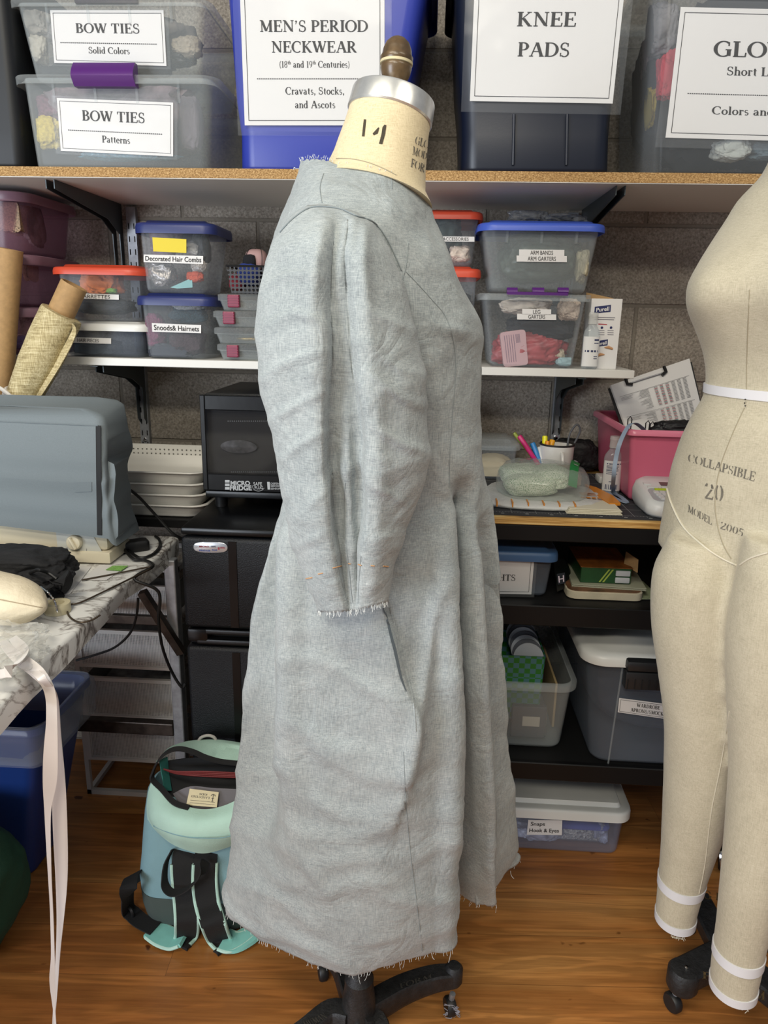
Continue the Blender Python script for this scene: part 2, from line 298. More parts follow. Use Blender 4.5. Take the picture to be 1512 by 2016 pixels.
# ------------------------------------------------------------------ lettering
TK, TN = 0.185, 0.07
def _L(x0, y0, x1, y1, w=TK): return ('L', x0, y0, x1, y1, w)
def _A(cx, cy, rx, ry, a0, a1, k=TK): return ('A', cx, cy, rx, ry, a0, a1, k)
def _S(x, y, h=0.16): return ('L', x-h, y, x+h, y, TN)
def _D(x, y, r=0.085): return ('D', x, y, r)
lo, xh = 0.15, 0.64
GL = {
 'A': (.86, [_L(.12, .02, .42, 1, TN), _L(.44, 1, .74, .02), _L(.22, .36, .62, .36, TN), _S(.12, .025, .12), _S(.74, .025, .14)]),
 'B': (.72, [_L(.17, 0, .17, 1), _L(.03, .975, .32, .975, TN), _L(.17, .52, .32, .52, TN), _L(.03, .025, .32, .025, TN), _A(.32, .75, .22, .225, -90, 90), _A(.32, .272, .28, .248, -90, 90)]),
 'C': (.78, [_A(.44, .5, .37, .49, 50, 310), _L(.69, .68, .69, .95, TN)]),
 'D': (.86, [_L(.17, 0, .17, 1), _L(.03, .975, .38, .975, TN), _L(.03, .025, .38, .025, TN), _A(.36, .5, .4, .475, -90, 90)]),
 'E': (.70, [_L(.17, 0, .17, 1), _L(.03, .975, .6, .975, TN), _L(.17, .52, .48, .52, TN), _L(.03, .025, .62, .025, TN), _L(.6, .76, .6, 1, TN), _L(.48, .4, .48, .64, TN), _L(.63, 0, .66, .26, TN)]),
 'F': (.62, [_L(.17, 0, .17, 1), _L(.03, .975, .58, .975, TN), _L(.17, .5, .46, .5, TN), _S(.17, .025), _L(.58, .76, .58, 1, TN), _L(.46, .4, .46, .62, TN)]),
 'G': (.84, [_A(.44, .5, .37, .49, 50, 320), _L(.7, .05, .7, .45), _S(.68, .45, .14), _L(.69, .7, .69, .95, TN)]),
 'H': (.90, [_L(.18, 0, .18, 1), _L(.72, 0, .72, 1), _L(.18, .52, .72, .52, TN), _S(.18, .975), _S(.72, .975), _S(.18, .025), _S(.72, .025)]),
 'I': (.38, [_L(.19, 0, .19, 1), _S(.19, .975), _S(.19, .025)]),
 'K': (.84, [_L(.18, 0, .18, 1), _L(.24, .48, .66, .96, TN), _L(.34, .56, .7, .02), _S(.18, .975), _S(.18, .025), _S(.66, .975, .12), _S(.72, .025, .12)]),
 'L': (.66, [_L(.17, 0, .17, 1), _S(.17, .975), _L(.03, .025, .58, .025, TN), _L(.59, 0, .62, .28, TN)]),
 'M': (1.06, [_L(.18, 0, .18, 1, TN), _L(.2, .98, .52, .06), _L(.52, .06, .86, .98, TN), _L(.86, 0, .86, 1), _S(.16, .025, .12), _S(.86, .025), _S(.14, .975, .1), _S(.9, .975, .1)]),
 'N': (.90, [_L(.16, 0, .16, 1, TN), _L(.16, .98, .72, .04), _L(.74, 0, .74, 1, TN), _S(.16, .025, .12), _S(.12, .975, .1), _S(.74, .975, .12)]),
 'O': (.88, [_A(.44, .5, .37, .49, 0, 360)]),
 'P': (.66, [_L(.17, 0, .17, 1), _L(.03, .975, .32, .975, TN), _L(.17, .46, .32, .46, TN), _A(.32, .72, .25, .256, -90, 90), _S(.17, .025)]),
 'R': (.80, [_L(.17, 0, .17, 1), _L(.03, .975, .32, .975, TN), _L(.17, .5, .32, .5, TN), _A(.32, .74, .23, .236, -90, 90), _L(.36, .5, .68, .02), _S(.17, .025), _S(.7, .025, .08)]),
 'S': (.62, [_A(.3, .74, .2, .245, 40, 260, .11), _A(.31, .26, .22, .25, -140, 80, .11), _L(.22, .6, .42, .42, TK), _L(.49, .72, .49, .97, TN), _L(.08, .03, .08, .28, TN)]),
 'T': (.76, [_L(.38, 0, .38, 1), _L(.05, .975, .71, .975, TN), _L(.06, .74, .06, 1, TN), _L(.70, .74, .70, 1, TN), _S(.38, .025)]),
 'U': (.86, [_L(.18, .3, .18, 1), _A(.43, .32, .25, .3, 180, 360, .12), _L(.68, .3, .68, 1, TN), _S(.18, .975), _S(.68, .975, .12)]),
 'V': (.84, [_L(.12, .98, .42, .02), _L(.44, .02, .74, .98, TN), _S(.12, .975, .14), _S(.74, .975, .12)]),
 'W': (1.16, [_L(.12, .98, .38, .02), _L(.38, .02, .6, .9, TN), _L(.58, .98, .82, .02), _L(.82, .02, 1.06, .98, TN), _S(.12, .975, .14), _S(.58, .975, .12), _S(1.06, .975, .1)]),
 'a': (.52, [_A(.22, .17, .14, .15, 90, 360, lo), _A(.22, .45, .15, .17, 10, 160, .1), _L(.37, .05, .37, .48, lo), _L(.22, .34, .37, .38, TN), _L(.37, .03, .48, .03, TN)]),
 'c': (.48, [_A(.26, .31, .2, .3, 45, 315, lo), _D(.4, .5, .07)]),
 'd': (.58, [_A(.25, .31, .19, .3, 0, 360, lo), _L(.42, 0, .42, 1.02, lo), _L(.3, 1.0, .42, 1.0, TN), _L(.42, .025, .54, .025, TN)]),
 'e': (.50, [_A(.25, .31, .19, .3, 0, 315, lo), _L(.08, .36, .43, .36, TN)]),
 'h': (.60, [_L(.14, 0, .14, 1.02, lo), _A(.3, .42, .16, .19, 0, 180, lo), _L(.46, 0, .46, .44, lo), _S(.14, .025, .12), _S(.46, .025, .12), _L(.04, 1.0, .14, 1.0, TN)]),
 'i': (.30, [_L(.15, 0, .15, xh, lo), _D(.15, .86), _S(.15, .025, .12), _L(.04, .62, .15, .62, TN)]),
 'k': (.58, [_L(.14, 0, .14, 1.02, lo), _L(.16, .26, .44, .6, TN), _L(.26, .36, .48, .02, lo), _S(.14, .025, .12), _S(.5, .025, .08), _S(.42, .61, .1), _L(.04, 1.0, .14, 1.0, TN)]),
 'l': (.30, [_L(.15, 0, .15, 1.02, lo), _S(.15, .025, .12), _L(.04, 1.0, .15, 1.0, TN)]),
 'n': (.60, [_L(.14, 0, .14, xh, lo), _A(.3, .42, .16, .19, 0, 180, lo), _L(.46, 0, .46, .44, lo), _S(.14, .025, .12), _S(.46, .025, .12), _L(.04, .62, .14, .62, TN)]),
 'g': (.54, [_A(.25, .4, .16, .21, 0, 360, lo), _A(.26, -.1, .2, .13, 0, 360, .08), _L(.16, .2, .14, .06, TN), _L(.14, .04, .38, .03, lo), _L(.38, .58, .5, .6, TN)]),
 'o': (.54, [_A(.27, .31, .2, .3, 0, 360, lo)]),
 'r': (.42, [_L(.14, 0, .14, xh, lo), _A(.3, .4, .14, .2, 60, 170, .08), _D(.36, .54, .07), _S(.14, .025, .12), _L(.04, .62, .14, .62, TN)]),
 's': (.42, [_A(.2, .46, .12, .16, 40, 260, .09), _A(.2, .17, .14, .16, -140, 80, .09), _L(.13, .38, .28, .26, .1)]),
 't': (.38, [_L(.18, .08, .18, .82, lo), _L(.05, .6, .33, .6, TN), _A(.27, .12, .09, .11, 180, 290, .08)]),
 'u': (.60, [_L(.14, .2, .14, xh, lo), _A(.29, .2, .15, .19, 180, 350, .1), _L(.44, 0, .44, xh, lo), _L(.03, .62, .14, .62, TN), _L(.33, .62, .44, .62, TN), _L(.44, .025, .56, .025, TN)]),
 'v': (.56, [_L(.1, .62, .28, .02, lo), _L(.28, .02, .46, .62, TN), _S(.1, .62, .1), _S(.46, .62, .09)]),
 '1': (.42, [_L(.22, 0, .22, .98, lo), _S(.22, .025, .13), _L(.08, .9, .22, .98, TN)]),
 '8': (.52, [_A(.26, .74, .16, .23, 0, 360, .1), _A(.26, .27, .19, .26, 0, 360, .1)]),
 '9': (.52, [_A(.26, .67, .18, .3, 0, 360, .1), _A(.1, .6, .34, .58, -75, 5, .1)]),
 '(': (.34, [_A(.4, .42, .28, .62, 115, 245, .08)]), ')': (.34, [_A(-.06, .42, .28, .62, -65, 65, .08)]),
 ',': (.26, [_D(.12, .06), _L(.16, .05, .08, -.16, .05)]), "'": (.26, [_D(.12, .9), _L(.16, .9, .08, .66, .05)]),
 '/': (.5, [_L(.06, -.1, .44, 1.02, TN)]), ' ': (.30, []),
}
def serif(text, sup=''):
    """stroke-built roman letters; returns verts, faces, width (cap height 1). ^x^ marks raised small letters"""
    V, F, x, s, dy, small = [], [], 0.0, 1.0, 0.0, False
    for ch in text:
        if ch == '^':
            small = not small; s, dy = (0.55, 0.5) if small else (1.0, 0.0); continue
        adv, st = GL[ch]
        for q in st:
            if q[0] == 'L':
                _, x0, y0, x1, y1, wd = q; d = Vector((x1-x0, y1-y0)); n = Vector((-d.y, d.x)).normalized()*wd/2
                if abs(d.x) > 0.05 and abs(d.y) > 0.05: n = Vector((wd/2*1.08, 0))
                P = [(x0+n.x, y0+n.y), (x0-n.x, y0-n.y), (x1-n.x, y1-n.y), (x1+n.x, y1+n.y)]; fs = [(0, 1, 2, 3)]
            elif q[0] == 'D':
                _, cx, cy, r = q; P = [(cx+r*cos(2*pi*k/10), cy+r*sin(2*pi*k/10)) for k in range(10)]; fs = [tuple(range(10))]
            else:
                _, cx, cy, rx, ry, a0, a1, k = q; n = max(6, int(abs(a1-a0)/14)); P = []; fs = []
                for i in range(n+1):
                    t = radians(a0+(a1-a0)*i/n); wd = TN*0.9+(k-TN*0.9)*abs(cos(t))**1.3
                    P += [(cx+(rx)*cos(t)+wd/2*cos(t), cy+ry*sin(t)+min(wd, TN*1.4)/2*sin(t)), (cx+rx*cos(t)-wd/2*cos(t), cy+ry*sin(t)-min(wd, TN*1.4)/2*sin(t))]
                fs = [(2*i, 2*i+1, 2*i+3, 2*i+2) for i in range(n)]
            b = len(V); V += [((x+px*s), dy+py*s) for px, py in P]; F += [tuple(b+i for i in f) for f in fs]
        x += adv*s+0.035*s
    return V, F, x
_tc = {}
def sans(text, bold=0.0):
    key = (text, bold)
    if key in _tc: return _tc[key]
    cu = bpy.data.curves.new('t', 'FONT'); cu.body = text; cu.size = 1.0; cu.offset = bold; cu.resolution_u = 3
    o = bpy.data.objects.new('t', cu); col.objects.link(o)
    dg = bpy.context.evaluated_depsgraph_get(); me = bpy.data.meshes.new_from_object(o.evaluated_get(dg))
    v = [(p.co.x, p.co.y) for p in me.vertices]; f = [tuple(p.vertices) for p in me.polygons]
    bpy.data.objects.remove(o); bpy.data.curves.remove(cu); bpy.data.meshes.remove(me)
    h = 0.69; x0 = min(p[0] for p in v); x1 = max(p[0] for p in v)
    _tc[key] = ([((a-x0)/h, b/h) for a, b in v], f, (x1-x0)/h); return _tc[key]
def bil(q, u, v):
    tl, tr, br_, bl = q; return (tl*(1-u)+tr*u)*(1-v)+(bl*(1-u)+br_*u)*v
def inkquad(V, F, p): b = len(V); V += p; F.append((b, b+1, b+2, b+3))
def sign(parent, q, lines, n, name='paper_sign', border=None, dash=None, paper=None, film=0.0, ink=None, lab=None, eps=0.0007, t=0.0006, nowrite=False, place=None, tail=None):
    """q: four world corners tl,tr,br,bl; lines: (text, font, u_centre, v_baseline, cap height as share of the height, width share or None)"""
    n = Vector(n).normalized(); up = (q[0]-q[3]).length; wd = (q[1]-q[0]).length
    rings = [[p+n*k for p in q] for k in (0, t)]
    o = ob(name, *loft(rings), paper or PAPER, parent, 0)
    if lab: o['label'] = lab
    V, F = [], []
    for ln in lines:
        text, font, u, vb, ch, wf = ln[:6]
        gv, gf, gw = serif(text) if font == 's' else sans(text, 0.012 if font == 'b' else (0.0 if font == 'r' else 0.0))
        sy = ch; sx = (wf/gw) if wf else ch*up/wd; wtot = gw*sx
        b = len(V); V += [bil(q, u-wtot/2+x*sx, vb-y*sy)+n*(t+eps) for x, y in gv]; F += [tuple(b+i for i in f) for f in gf]
    if border:
        m_, th = border; mx, my, tx, ty = m_/wd, m_/up, th/wd, th/up
        for (u0, u1, v0, v1) in ((mx, 1-mx, my, my+ty), (mx, 1-mx, 1-my-ty, 1-my), (mx, mx+tx, my, 1-my), (1-mx-tx, 1-mx, my, 1-my)):
            inkquad(V, F, [bil(q, u0, v0)+n*(t+eps), bil(q, u1, v0)+n*(t+eps), bil(q, u1, v1)+n*(t+eps), bil(q, u0, v1)+n*(t+eps)])
    if dash:
        v0, u0, u1, k = dash; du = (u1-u0)/k
        for i in range(k):
            a, c = u0+du*i, u0+du*(i+0.68); inkquad(V, F, [bil(q, a, v0)+n*(t+eps), bil(q, c, v0)+n*(t+eps), bil(q, c, v0+0.0016/up)+n*(t+eps), bil(q, a, v0+0.0016/up)+n*(t+eps)])
    if V: ob('lettering', V, F, ink or INK, o, 0)
    if film:
        e = film; qq = [bil(q, -e, -e), bil(q, 1+e, -e), bil(q, 1+e, 1+e*1.6), bil(q, -e, 1+e*1.6)]; rows = []
        for i in range(13): rows.append([bil(qq, j/18, i/12)+n*(t+0.0022+0.0012*fbm((j*.5, i*.6, up*40), 1, 3)) for j in range(19)])
        ob('packing_tape', *grid(rows), FILM, o, 60)
    return o
# ------------------------------------------------------------------ the setting
def struct(name, v, f, m, smooth=0): return tag(ob(name, v, f, m, None, smooth), kind='structure')
struct('wall_back', *box(-2.6, 2.6, 2.0, 2.15, FZ, 2.8), MATS['concrete_block'])
struct('floor', *box(-2.6, 2.6, -1.6, 2.0, FZ-.06, FZ), MATS['wood_floor'])
WALL_Y = 2.0
# top shelf: particle board with a white underside, on black brackets and slotted standards
TS = 1.547
t = thing('storage_shelf', 'long upper particle board shelf with a white underside above the white shelf', 'shelf', (0, 1.8, TS))
ob('board', *box(-1.7, 1.7, 1.612, 1.998, TS-0.019, TS), MATS['particle_board'], t, 0)
ob('laminate', *box(-1.7, 1.7, 1.613, 1.998, TS-0.0205, TS-0.0192), WHITESH, t, 0)
WS = 1.151
t = thing('wall_shelf', 'long white melamine shelf carrying small plastic boxes, halfway up the wall', 'shelf', (-0.4, 1.85, WS))
ob('board', *box(-1.75, 0.466, 1.7, 1.985, WS-0.018, WS, 0.001, 1), WHITESH, t, 0)
def standard(x, z0, z1, label):
    t = thing('shelf_standard', label, 'shelf standard', (x, 1.99, z0), 'slotted standards on the wall')
    mb = MB(); w2 = 0.0125
    mb.bx(x-w2, x-w2+0.0016, 1.985, 1.9995, z0, z1); mb.bx(x+w2-0.0016, x+w2, 1.985, 1.9995, z0, z1)
    zs = [z0+0.03+0.032*k for k in range(int((z1-z0-0.04)/0.032))]; e = z0
    for z in zs:                                    # a face with two columns of slots
        mb.bx(x-w2, x+w2, 1.984, 1.9855, e, z)
        for a, c in ((-w2, -0.0085), (-0.0055, 0.0055), (0.0085, w2)): mb.bx(x+a, x+c, 1.984, 1.9855, z, z+0.014)
        e = z+0.014
    mb.bx(x-w2, x+w2, 1.984, 1.9855, e, z1); mb.build('channel', STEEL, t, 0)
    sb = MB()
    for z in (z0+0.05, z1-0.4): sb.add(*lathe([(0, 0), (0.006, 0), (0.006, 0.003), (0.0035, 0.004), (0, 0.004)], (x, 1.984, z), 12, (0, -1, 0)))
    sb.build('screw', CHROME, t)
def bracket(x, yf, z, label, drop=0.075):
    t = thing('shelf_bracket', label, 'shelf bracket', (x, 1.97, z-0.1), 'black shelf brackets')
    prof = [(1.984, z), (yf, z), (yf, z-0.018), (1.90, z-drop*0.62), (1.962, z-drop), (1.966, z-0.16), (1.984, z-0.175)]
    for s in (-0.009, 0.009):
        v = [(x+s+e, y, zz) for e in (-0.0011, 0.0011) for y, zz in prof]; n = len(prof)
        f = [tuple(range(n)), tuple(range(n, 2*n))]+[(i, (i+1) % n, n+(i+1) % n, n+i) for i in range(n)]
        ob('arm_plate', v, f, GREYM, t, 0)
    ob('bracket_bridge', *box(x-0.009, x+0.009, 1.70, 1.97, z-0.003, z-0.0015), GREYM, t, 0)
SXL, SXR = at(282, 800, 1.985).x, at(1098, 800, 1.985).x
standard(SXL, 0.86, 1.52, 'slotted steel standard on the block wall behind the grey machine cover')
standard(SXR, 0.9, 1.52, 'slotted steel standard on the block wall above the pen mug')
bracket(at(100, 355, 1.64).x+0.0, 1.635, TS-0.021, 'black bracket under the particle board beside the hair comb boxes')
bracket(SXL, 1.73, WS-0.0185, 'black bracket under the white shelf behind the grey machine cover')
bracket(SXR+0.03, 1.635, TS-0.021, 'black bracket under the particle board above the arm band box')
bracket(SXR, 1.73, WS-0.0185, 'black bracket under the white shelf above the pen mug')
# ------------------------------------------------------------------ boxes and bins
def shellrings(b0, b1, z0, z1, r, t=0.002, n=5, steps=6, round_=0.012, belly=None):
    """b0,b1: (x0,x1,y0,y1) at bottom and at top. outer wall up, rim, inner wall down, floor"""
    R_ = []
    def ring(u, ins, z):
        a = [b0[k]+(b1[k]-b0[k])*u for k in range(4)]
        return rrect((a[0]+a[1])/2, (a[2]+a[3])/2, a[1]-a[0]-2*ins, a[3]-a[2]-2*ins, max(0.002, r-ins*0.5), z, n)
    for k in range(4): q = k/3*pi/2; R_.append(ring(0, round_*(1-sin(q)), z0+round_*(1-cos(q))))
    for k in range(1, steps+1): u = k/steps; R_.append(ring(u, 0 if not belly else belly(u), z0+round_+(z1-z0-round_)*u))
    for k in range(steps, -1, -2): u = k/steps; R_.append(ring(u, t+(0 if not belly else belly(u)), z0+round_+(z1-z0-round_)*u if k else z0+t+round_*0.5))
    R_.append(ring(0, round_+t, z0+t)); return R_
class Tote: pass
def tote(name, label, cat, bl, br, tl, tr, Y, z0, depth, m, taper=0.012, r=0.02, lid=None, rim=None, group=None, z1=None, backx=0.0, belly=None, ribs=0, ribm=None, body='body', band=None):
    """front face corners in the photo (bottom and top), top front edge at depth Y; the walls taper inwards downwards"""
    T = Tote(); z1 = z1 or (at(*tl, Y).z+at(*tr, Y).z)/2; yb = Y+taper
    xb0, xb1, xt0, xt1 = at(*bl, yb).x, at(*br, yb).x, at(*tl, Y).x, at(*tr, Y).x
    if bl[1] < 0: pass
    b0 = (xb0, xb1, yb, Y+depth-taper); b1 = (xt0, xt1, Y, Y+depth)
    t = thing(name, label, cat, ((xb0+xb1)/2, Y+depth/2, z0), group); T.root = t; T.b0, T.b1, T.z0, T.z1, T.Y = b0, b1, z0, z1, Y
    rings = shellrings(b0, b1, z0, z1, r, belly=belly)
    T.body = ob(body, *loft(rings), m, t, 50)
    T.P = Vector((xt0, Y, z1)); T.N = Vector((0, -(z1-z0), -taper)).normalized()
    if T.N.y > 0: T.N = -T.N
    if rim:                                            # rolled rim
        w_, h_, rm = rim
        q = [rrect((xt0+xt1)/2, Y+depth/2, xt1-xt0+2*a, depth+2*a, r+a, z, 5) for a, z in ((-0.003, z1-0.001), (-0.003, z1+0.002), (w_, z1+0.002), (w_+0.001, z1), (w_, z1-h_), (w_-0.002, z1-h_), (0.0005, z1-0.003))]
        ob('rim', *loft(q+[q[0]], False, False), rm, t, 50)
    if lid:
        ov, h, lm, dome = lid                          # overhang, skirt height, material, dome
        q = [rrect((xt0+xt1)/2, Y+depth/2, xt1-xt0+2*a, depth+2*a, max(0.004, r+a), z, 6) for a, z in ((-0.001, z1-0.001), (ov-0.004, z1-0.001), (ov-0.002, z1-h), (ov, z1-h), (ov, z1-0.004), (ov-0.002, z1+0.003), (ov-0.006, z1+0.005), (-0.01, z1+0.005), (-0.016, z1+0.005+dome), (-0.03, z1+0.006+dome))]
        T.lid = ob('lid', *loft(q), lm, t, 50); T.top = z1+0.006+dome
    else: T.top = z1
    LAST[0] = T
    if ribs:
        for k in range(ribs):
            u = (k+0.5)/ribs; x = xt0+(xt1-xt0)*(0.06+0.88*u); zz = z1-(z1-z0)*0.26; yy = Y+taper*0.26
            ob('molded_rib', [(x-0.0025, Y-0.003, z1-0.002), (x+0.0025, Y-0.003, z1-0.002), (x+0.0025, yy-0.003, zz), (x-0.0025, yy-0.003, zz), (x-0.0025, Y+0.001, z1-0.002), (x+0.0025, Y+0.001, z1-0.002), (x+0.0025, yy+0.001, zz), (x-0.0025, yy+0.001, zz)], [(0, 1, 2, 3), (0, 1, 5, 4), (1, 2, 6, 5), (2, 3, 7, 6), (3, 0, 4, 7)], ribm or m, t, 0)
    return T
def tsign(T, px, lines, off=0.0008, **kw):
    """a label stuck on the front: its corners in the photo tl,tr,br,bl"""
    return sign(T.root, [onplane(a, b, T.P+T.N*off, T.N) for a, b in px], lines, T.N, **kw)
LAST = [None]
def goods(name, label, cat, c, d, m, seed=1, amp=0.3, group=None, sub=5, T=None):
    T = T or LAST[0]; v, f = lump(c, d, seed, amp, sub)
    if T:                                              # soft goods press against the walls that hold them
        for p in v:
            u = max(0, min(1, (p.z-T.z0)/(T.z1-T.z0))); b = [T.b0[k]+(T.b1[k]-T.b0[k])*u for k in range(4)]; e = .0045
            p.x = max(b[0]+e, min(b[1]-e, p.x)); p.y = max(b[2]+e, min(b[3]-e, p.y)); p.z = max(T.z0+.005, min(T.z1-.004, p.z))
    return tag(ob(name, v, f, m, None, 75), label, cat, group)
NAVY = mat('navy_plastic', '#131928', 0.38, bmp=0.02, bscale=300); BLUE = mat('blue_plastic', '#2b3a9c', 0.35, bmp=0.015, bscale=300); DARK = mat('dark_tote', '#0d1014', 0.5)
PURPLE = mat('purple_plastic', '#53236e', 0.3); REDLID = mat('red_plastic', '#c2452c', 0.4); BLUELID = mat('navy_lid', '#222d63', 0.4); BLUELID2 = mat('bright_blue_lid', '#3b56b4', 0.4); BURG = mat('burgundy_plastic', '#7d1e3c', 0.35)
def latch(T, px0, px1, y0, y1, m, name='latch', out=0.012):
    a = at(px0, y0, T.Y); c = at(px1, y1, T.Y); mb = MB(); n = 8; R_ = []
    for k in range(n+1):
        u = k/n; z = a.z+(c.z-a.z)*u; o_ = out*(0.35+0.65*sin(pi*min(1, u*1.5)*0.5)) if u < 0.67 else out*(1-0.5*(u-0.67)/0.33)
        R_.append([Vector((a.x, T.Y+0.004, z)), Vector((a.x, T.Y-o_, z)), Vector((c.x, T.Y-o_, z)), Vector((c.x, T.Y+0.004, z))])
    return mb.loft(R_).build(name, m, T.root, 30)
# --- top shelf, from the window side
T = tote('storage_tote', 'black storage tote at the end of the upper shelf beside the bow tie boxes', 'tote', (-150, 325), (44, 326), (-190, -90), (2, -90), 1.625, TS, 0.30, DARK, 0.02)
T = tote('storage_box', 'clear lower bow tie box with a purple latch and a Patterns sign', 'storage box', (68, 327), (412, 331), (40, 150), (415, 158), 1.64, TS, 0.32, CLEARW, 0.014, 0.02, rim=(0.016, 0.014, CLEARW), ribs=4, ribm=CLEARW)
LB = T
latch(T, 148, 272, 126, 174, PURPLE, out=.026)
tsign(T, [(112, 193), (341, 202), (341, 308), (120, 297)], [('BOW TIES', 's', .485, .40, .19, .55), ('Patterns', 's', .50, .80, .13, .25)], border=(.005, .0007), dash=(.585, .08, .91, 48), film=0.04)
goods('bow_tie', 'yellow dotted bow tie bagged in the lower clear box', 'bow tie', at(98, 262, 1.69), (.055, .04, .06), mat('yellow_cloth', '#c9b04a', .8, var=.3, vscale=150), 3)
goods('bow_tie', 'plum striped bow tie bagged in the lower clear box', 'bow tie', at(105, 215, 1.70), (.06, .05, .05), mat('plum_cloth', '#6d4252', .8, var=.4, vscale=160), 4)
goods('bow_tie', 'mauve grey filler bundle added behind the Patterns sign to darken the box', 'bow tie', at(240, 235, 1.77), (.35, .2, .14), mat('mauve_cloth', '#7b6a70', .8, var=.35, vscale=60), 5)  # oversized filler lump, enlarged to darken the inside of the lower box
goods('bow_tie', 'grey mauve folded bow tie beside the Patterns sign', 'bow tie', at(375, 245, 1.70), (.05, .05, .11), mat('greymauve_cloth', '#6a6068', .8, var=.2), 6, .15)
goods('bow_tie', 'blue and coral dotted bow tie along the bottom of the lower clear box', 'bow tie', at(250, 308, 1.685), (.2, .05, .016), mat('blue_coral_cloth', '#5b8da0', .8, var=.5, vscale=150), 7)
T = tote('storage_box', 'clear upper bow tie box with a Solid Colors sign, stacked on another clear box', 'storage box', (62, 129), (395, 137), (28, 2), (400, 12), 1.655, LB.z1+0.005, 0.30, CLEARW, 0.012, 0.02, rim=(0.016, 0.012, CLEARW), ribs=4, ribm=CLEARW, z1=at(214, 5, 1.655).z)
latch(T, 148, 272, -20, 8, mat('dark_purple_plastic', '#2c2233', 0.35))
tsign(T, [(99, 20), (322, 20), (328, 130), (107, 124)], [('BOW TIES', 's', .50, .42, .175, .57), ('Solid Colors', 's', .50, .80, .12, .37)], border=(.005, .0007), dash=(.60, .07, .93, 48), film=0.04)
goods('bow_tie', 'cream bow tie in the upper clear box beside its Solid Colors sign', 'bow tie', at(75, 100, 1.70), (.055, .05, .05), mat('cream_cloth', '#b5ac9c', .8, var=.15), 8)
goods('bow_tie', 'grey beige bow tie at the top of the upper clear box', 'bow tie', at(70, 40, 1.70), (.06, .05, .06), mat('greige_cloth', '#8f877d', .8, var=.25), 9)
goods('bow_tie', 'tan satin bow tie at the sign edge in the upper clear box', 'bow tie', at(370, 95, 1.70), (.055, .05, .035), mat('tan_cloth', '#9d8f7c', .6, var=.2), 10)
goods('bow_tie', 'black bagged bow tie below a satin one in the upper clear box', 'bow tie', at(355, 115, 1.715), (.06, .05, .03), mat('black_satin', '#1f1f21', .35), 11)
goods('bow_tie', 'grey filler bundle added behind the Solid Colors sign to darken the box', 'bow tie', at(215, 70, 1.79), (.34, .2, .13), mat('grey_cloth', '#77706c', .8, var=.2), 12)  # filler lump grown across the upper box so its interior looks darker
T = tote('storage_tote', 'royal blue storage tote with a neckwear sign on the upper shelf', 'tote', (470, 331), (778, 334), (438, -70), (850, -70), 1.63, TS, 0.33, BLUE, 0.02, 0.035, z1=1.93, belly=lambda u: 0.004*(u < 0.2), lid=(0.014, 0.03, BLUE, 0.01))
tsign(T, [(470, -32), (757, -14), (700, 246), (482, 248)] and [(472, -22), (757, -22), (757, 247), (482, 247)], [("MEN'S PERIOD", 's', .51, .305, .082, .76), ('NECKWEAR', 's', .51, .455, .082, .60), ('(18^th^ and 19^th^ Centuries)', 's', .51, .565, .048, .50), ('Cravats, Stocks,', 's', .51, .765, .055, .42), ('and Ascots', 's', .51, .868, .055, .29)], border=(.0085, .0011), dash=(.645, .10, .91, 62), film=0.05)
T = tote('storage_tote', 'dark navy storage tote with the knee pads sign on the upper shelf', 'tote', (908, 335), (1202, 338), (896, -70), (1240, -70), 1.625, TS, 0.34, NAVY, 0.016, 0.035, z1=1.93, lid=(0.014, 0.03, NAVY, 0.01), belly=lambda u: 0.004 if u < 0.4 else 0)
for xx in (1010, 1115):
    a, c = onplane(xx, 325, T.P+T.N*0.001, T.N), onplane(xx+2, 225, T.P+T.N*0.001, T.N); ob('molded_groove', *tube([a, c], 0.003, 6), NAVY, T.root)
tsign(T, [(935, -40), (1232, -40), (1206, 204), (925, 199)], [('KNEE', 's', .50, .372, .115, .405), ('PADS', 's', .495, .618, .115, .36)], border=(.0085, .0011), film=0.06)
T = tote('storage_box', 'clear glove box with a printed sign at the wall end of the upper shelf', 'storage box', (1290, 333), (1780, 340), (1302, -70), (1830, -70), 1.63, TS, 0.34, CLEAR, 0.012, 0.02, z1=1.93, lid=(0.014, 0.02, CLEARW, 0.01))
tsign(T, [(1340, 14), (1690, 22), (1690, 282), (1310, 271)], [('GLOVES', 's', .49, .36, .115, .56), ('Short Length', 's', .49, .50, .065, .40), ('Colors and Black', 's', .49, .805, .062, .52)], border=(.0085, .0011), dash=(.645, .09, .9, 70), film=0.05)
goods('glove', 'mustard yellow knitted glove pressed against the clear glove box wall', 'glove', at(1274, 215, 1.72), (.03, .05, .075), mat('mustard_knit', '#a8922a', .9, bmp=.4, bscale=500), 13)
goods('glove', 'red glove behind the sign edge in the clear glove box', 'glove', at(1318, 150, 1.69), (.05, .05, .09), mat('red_cloth', '#b02c3c', .8), 14)
goods('glove', 'pale grey crumpled glove at the bottom of the clear glove box', 'glove', at(1440, 295, 1.67), (.07, .05, .04), mat('palegrey_cloth', '#b5b7b0', .9), 15)
goods('glove', 'grey silk glove near the top corner of the clear glove box', 'glove', at(1300, 60, 1.72), (.06, .06, .09), mat('midgrey_cloth', '#7a7575', .7, var=.2), 16)
goods('glove', 'grey blue glove beneath the sign of the clear glove box', 'glove', at(1500, 300, 1.69), (.07, .05, .03), mat('greyblue_cloth', '#6c7a80', .9), 17)
goods('glove', 'black bundled glove filling the middle of the clear glove box', 'glove', at(1450, 170, 1.80), (.42, .18, .33), mat('black_cloth', '#1c1d20', .85), 18)
goods('glove', 'pink grey lace glove above the mustard one in the glove box', 'glove', at(1282, 110, 1.76), (.05, .06, .07), mat('pinkgrey_cloth', '#6f6066', .8), 19)
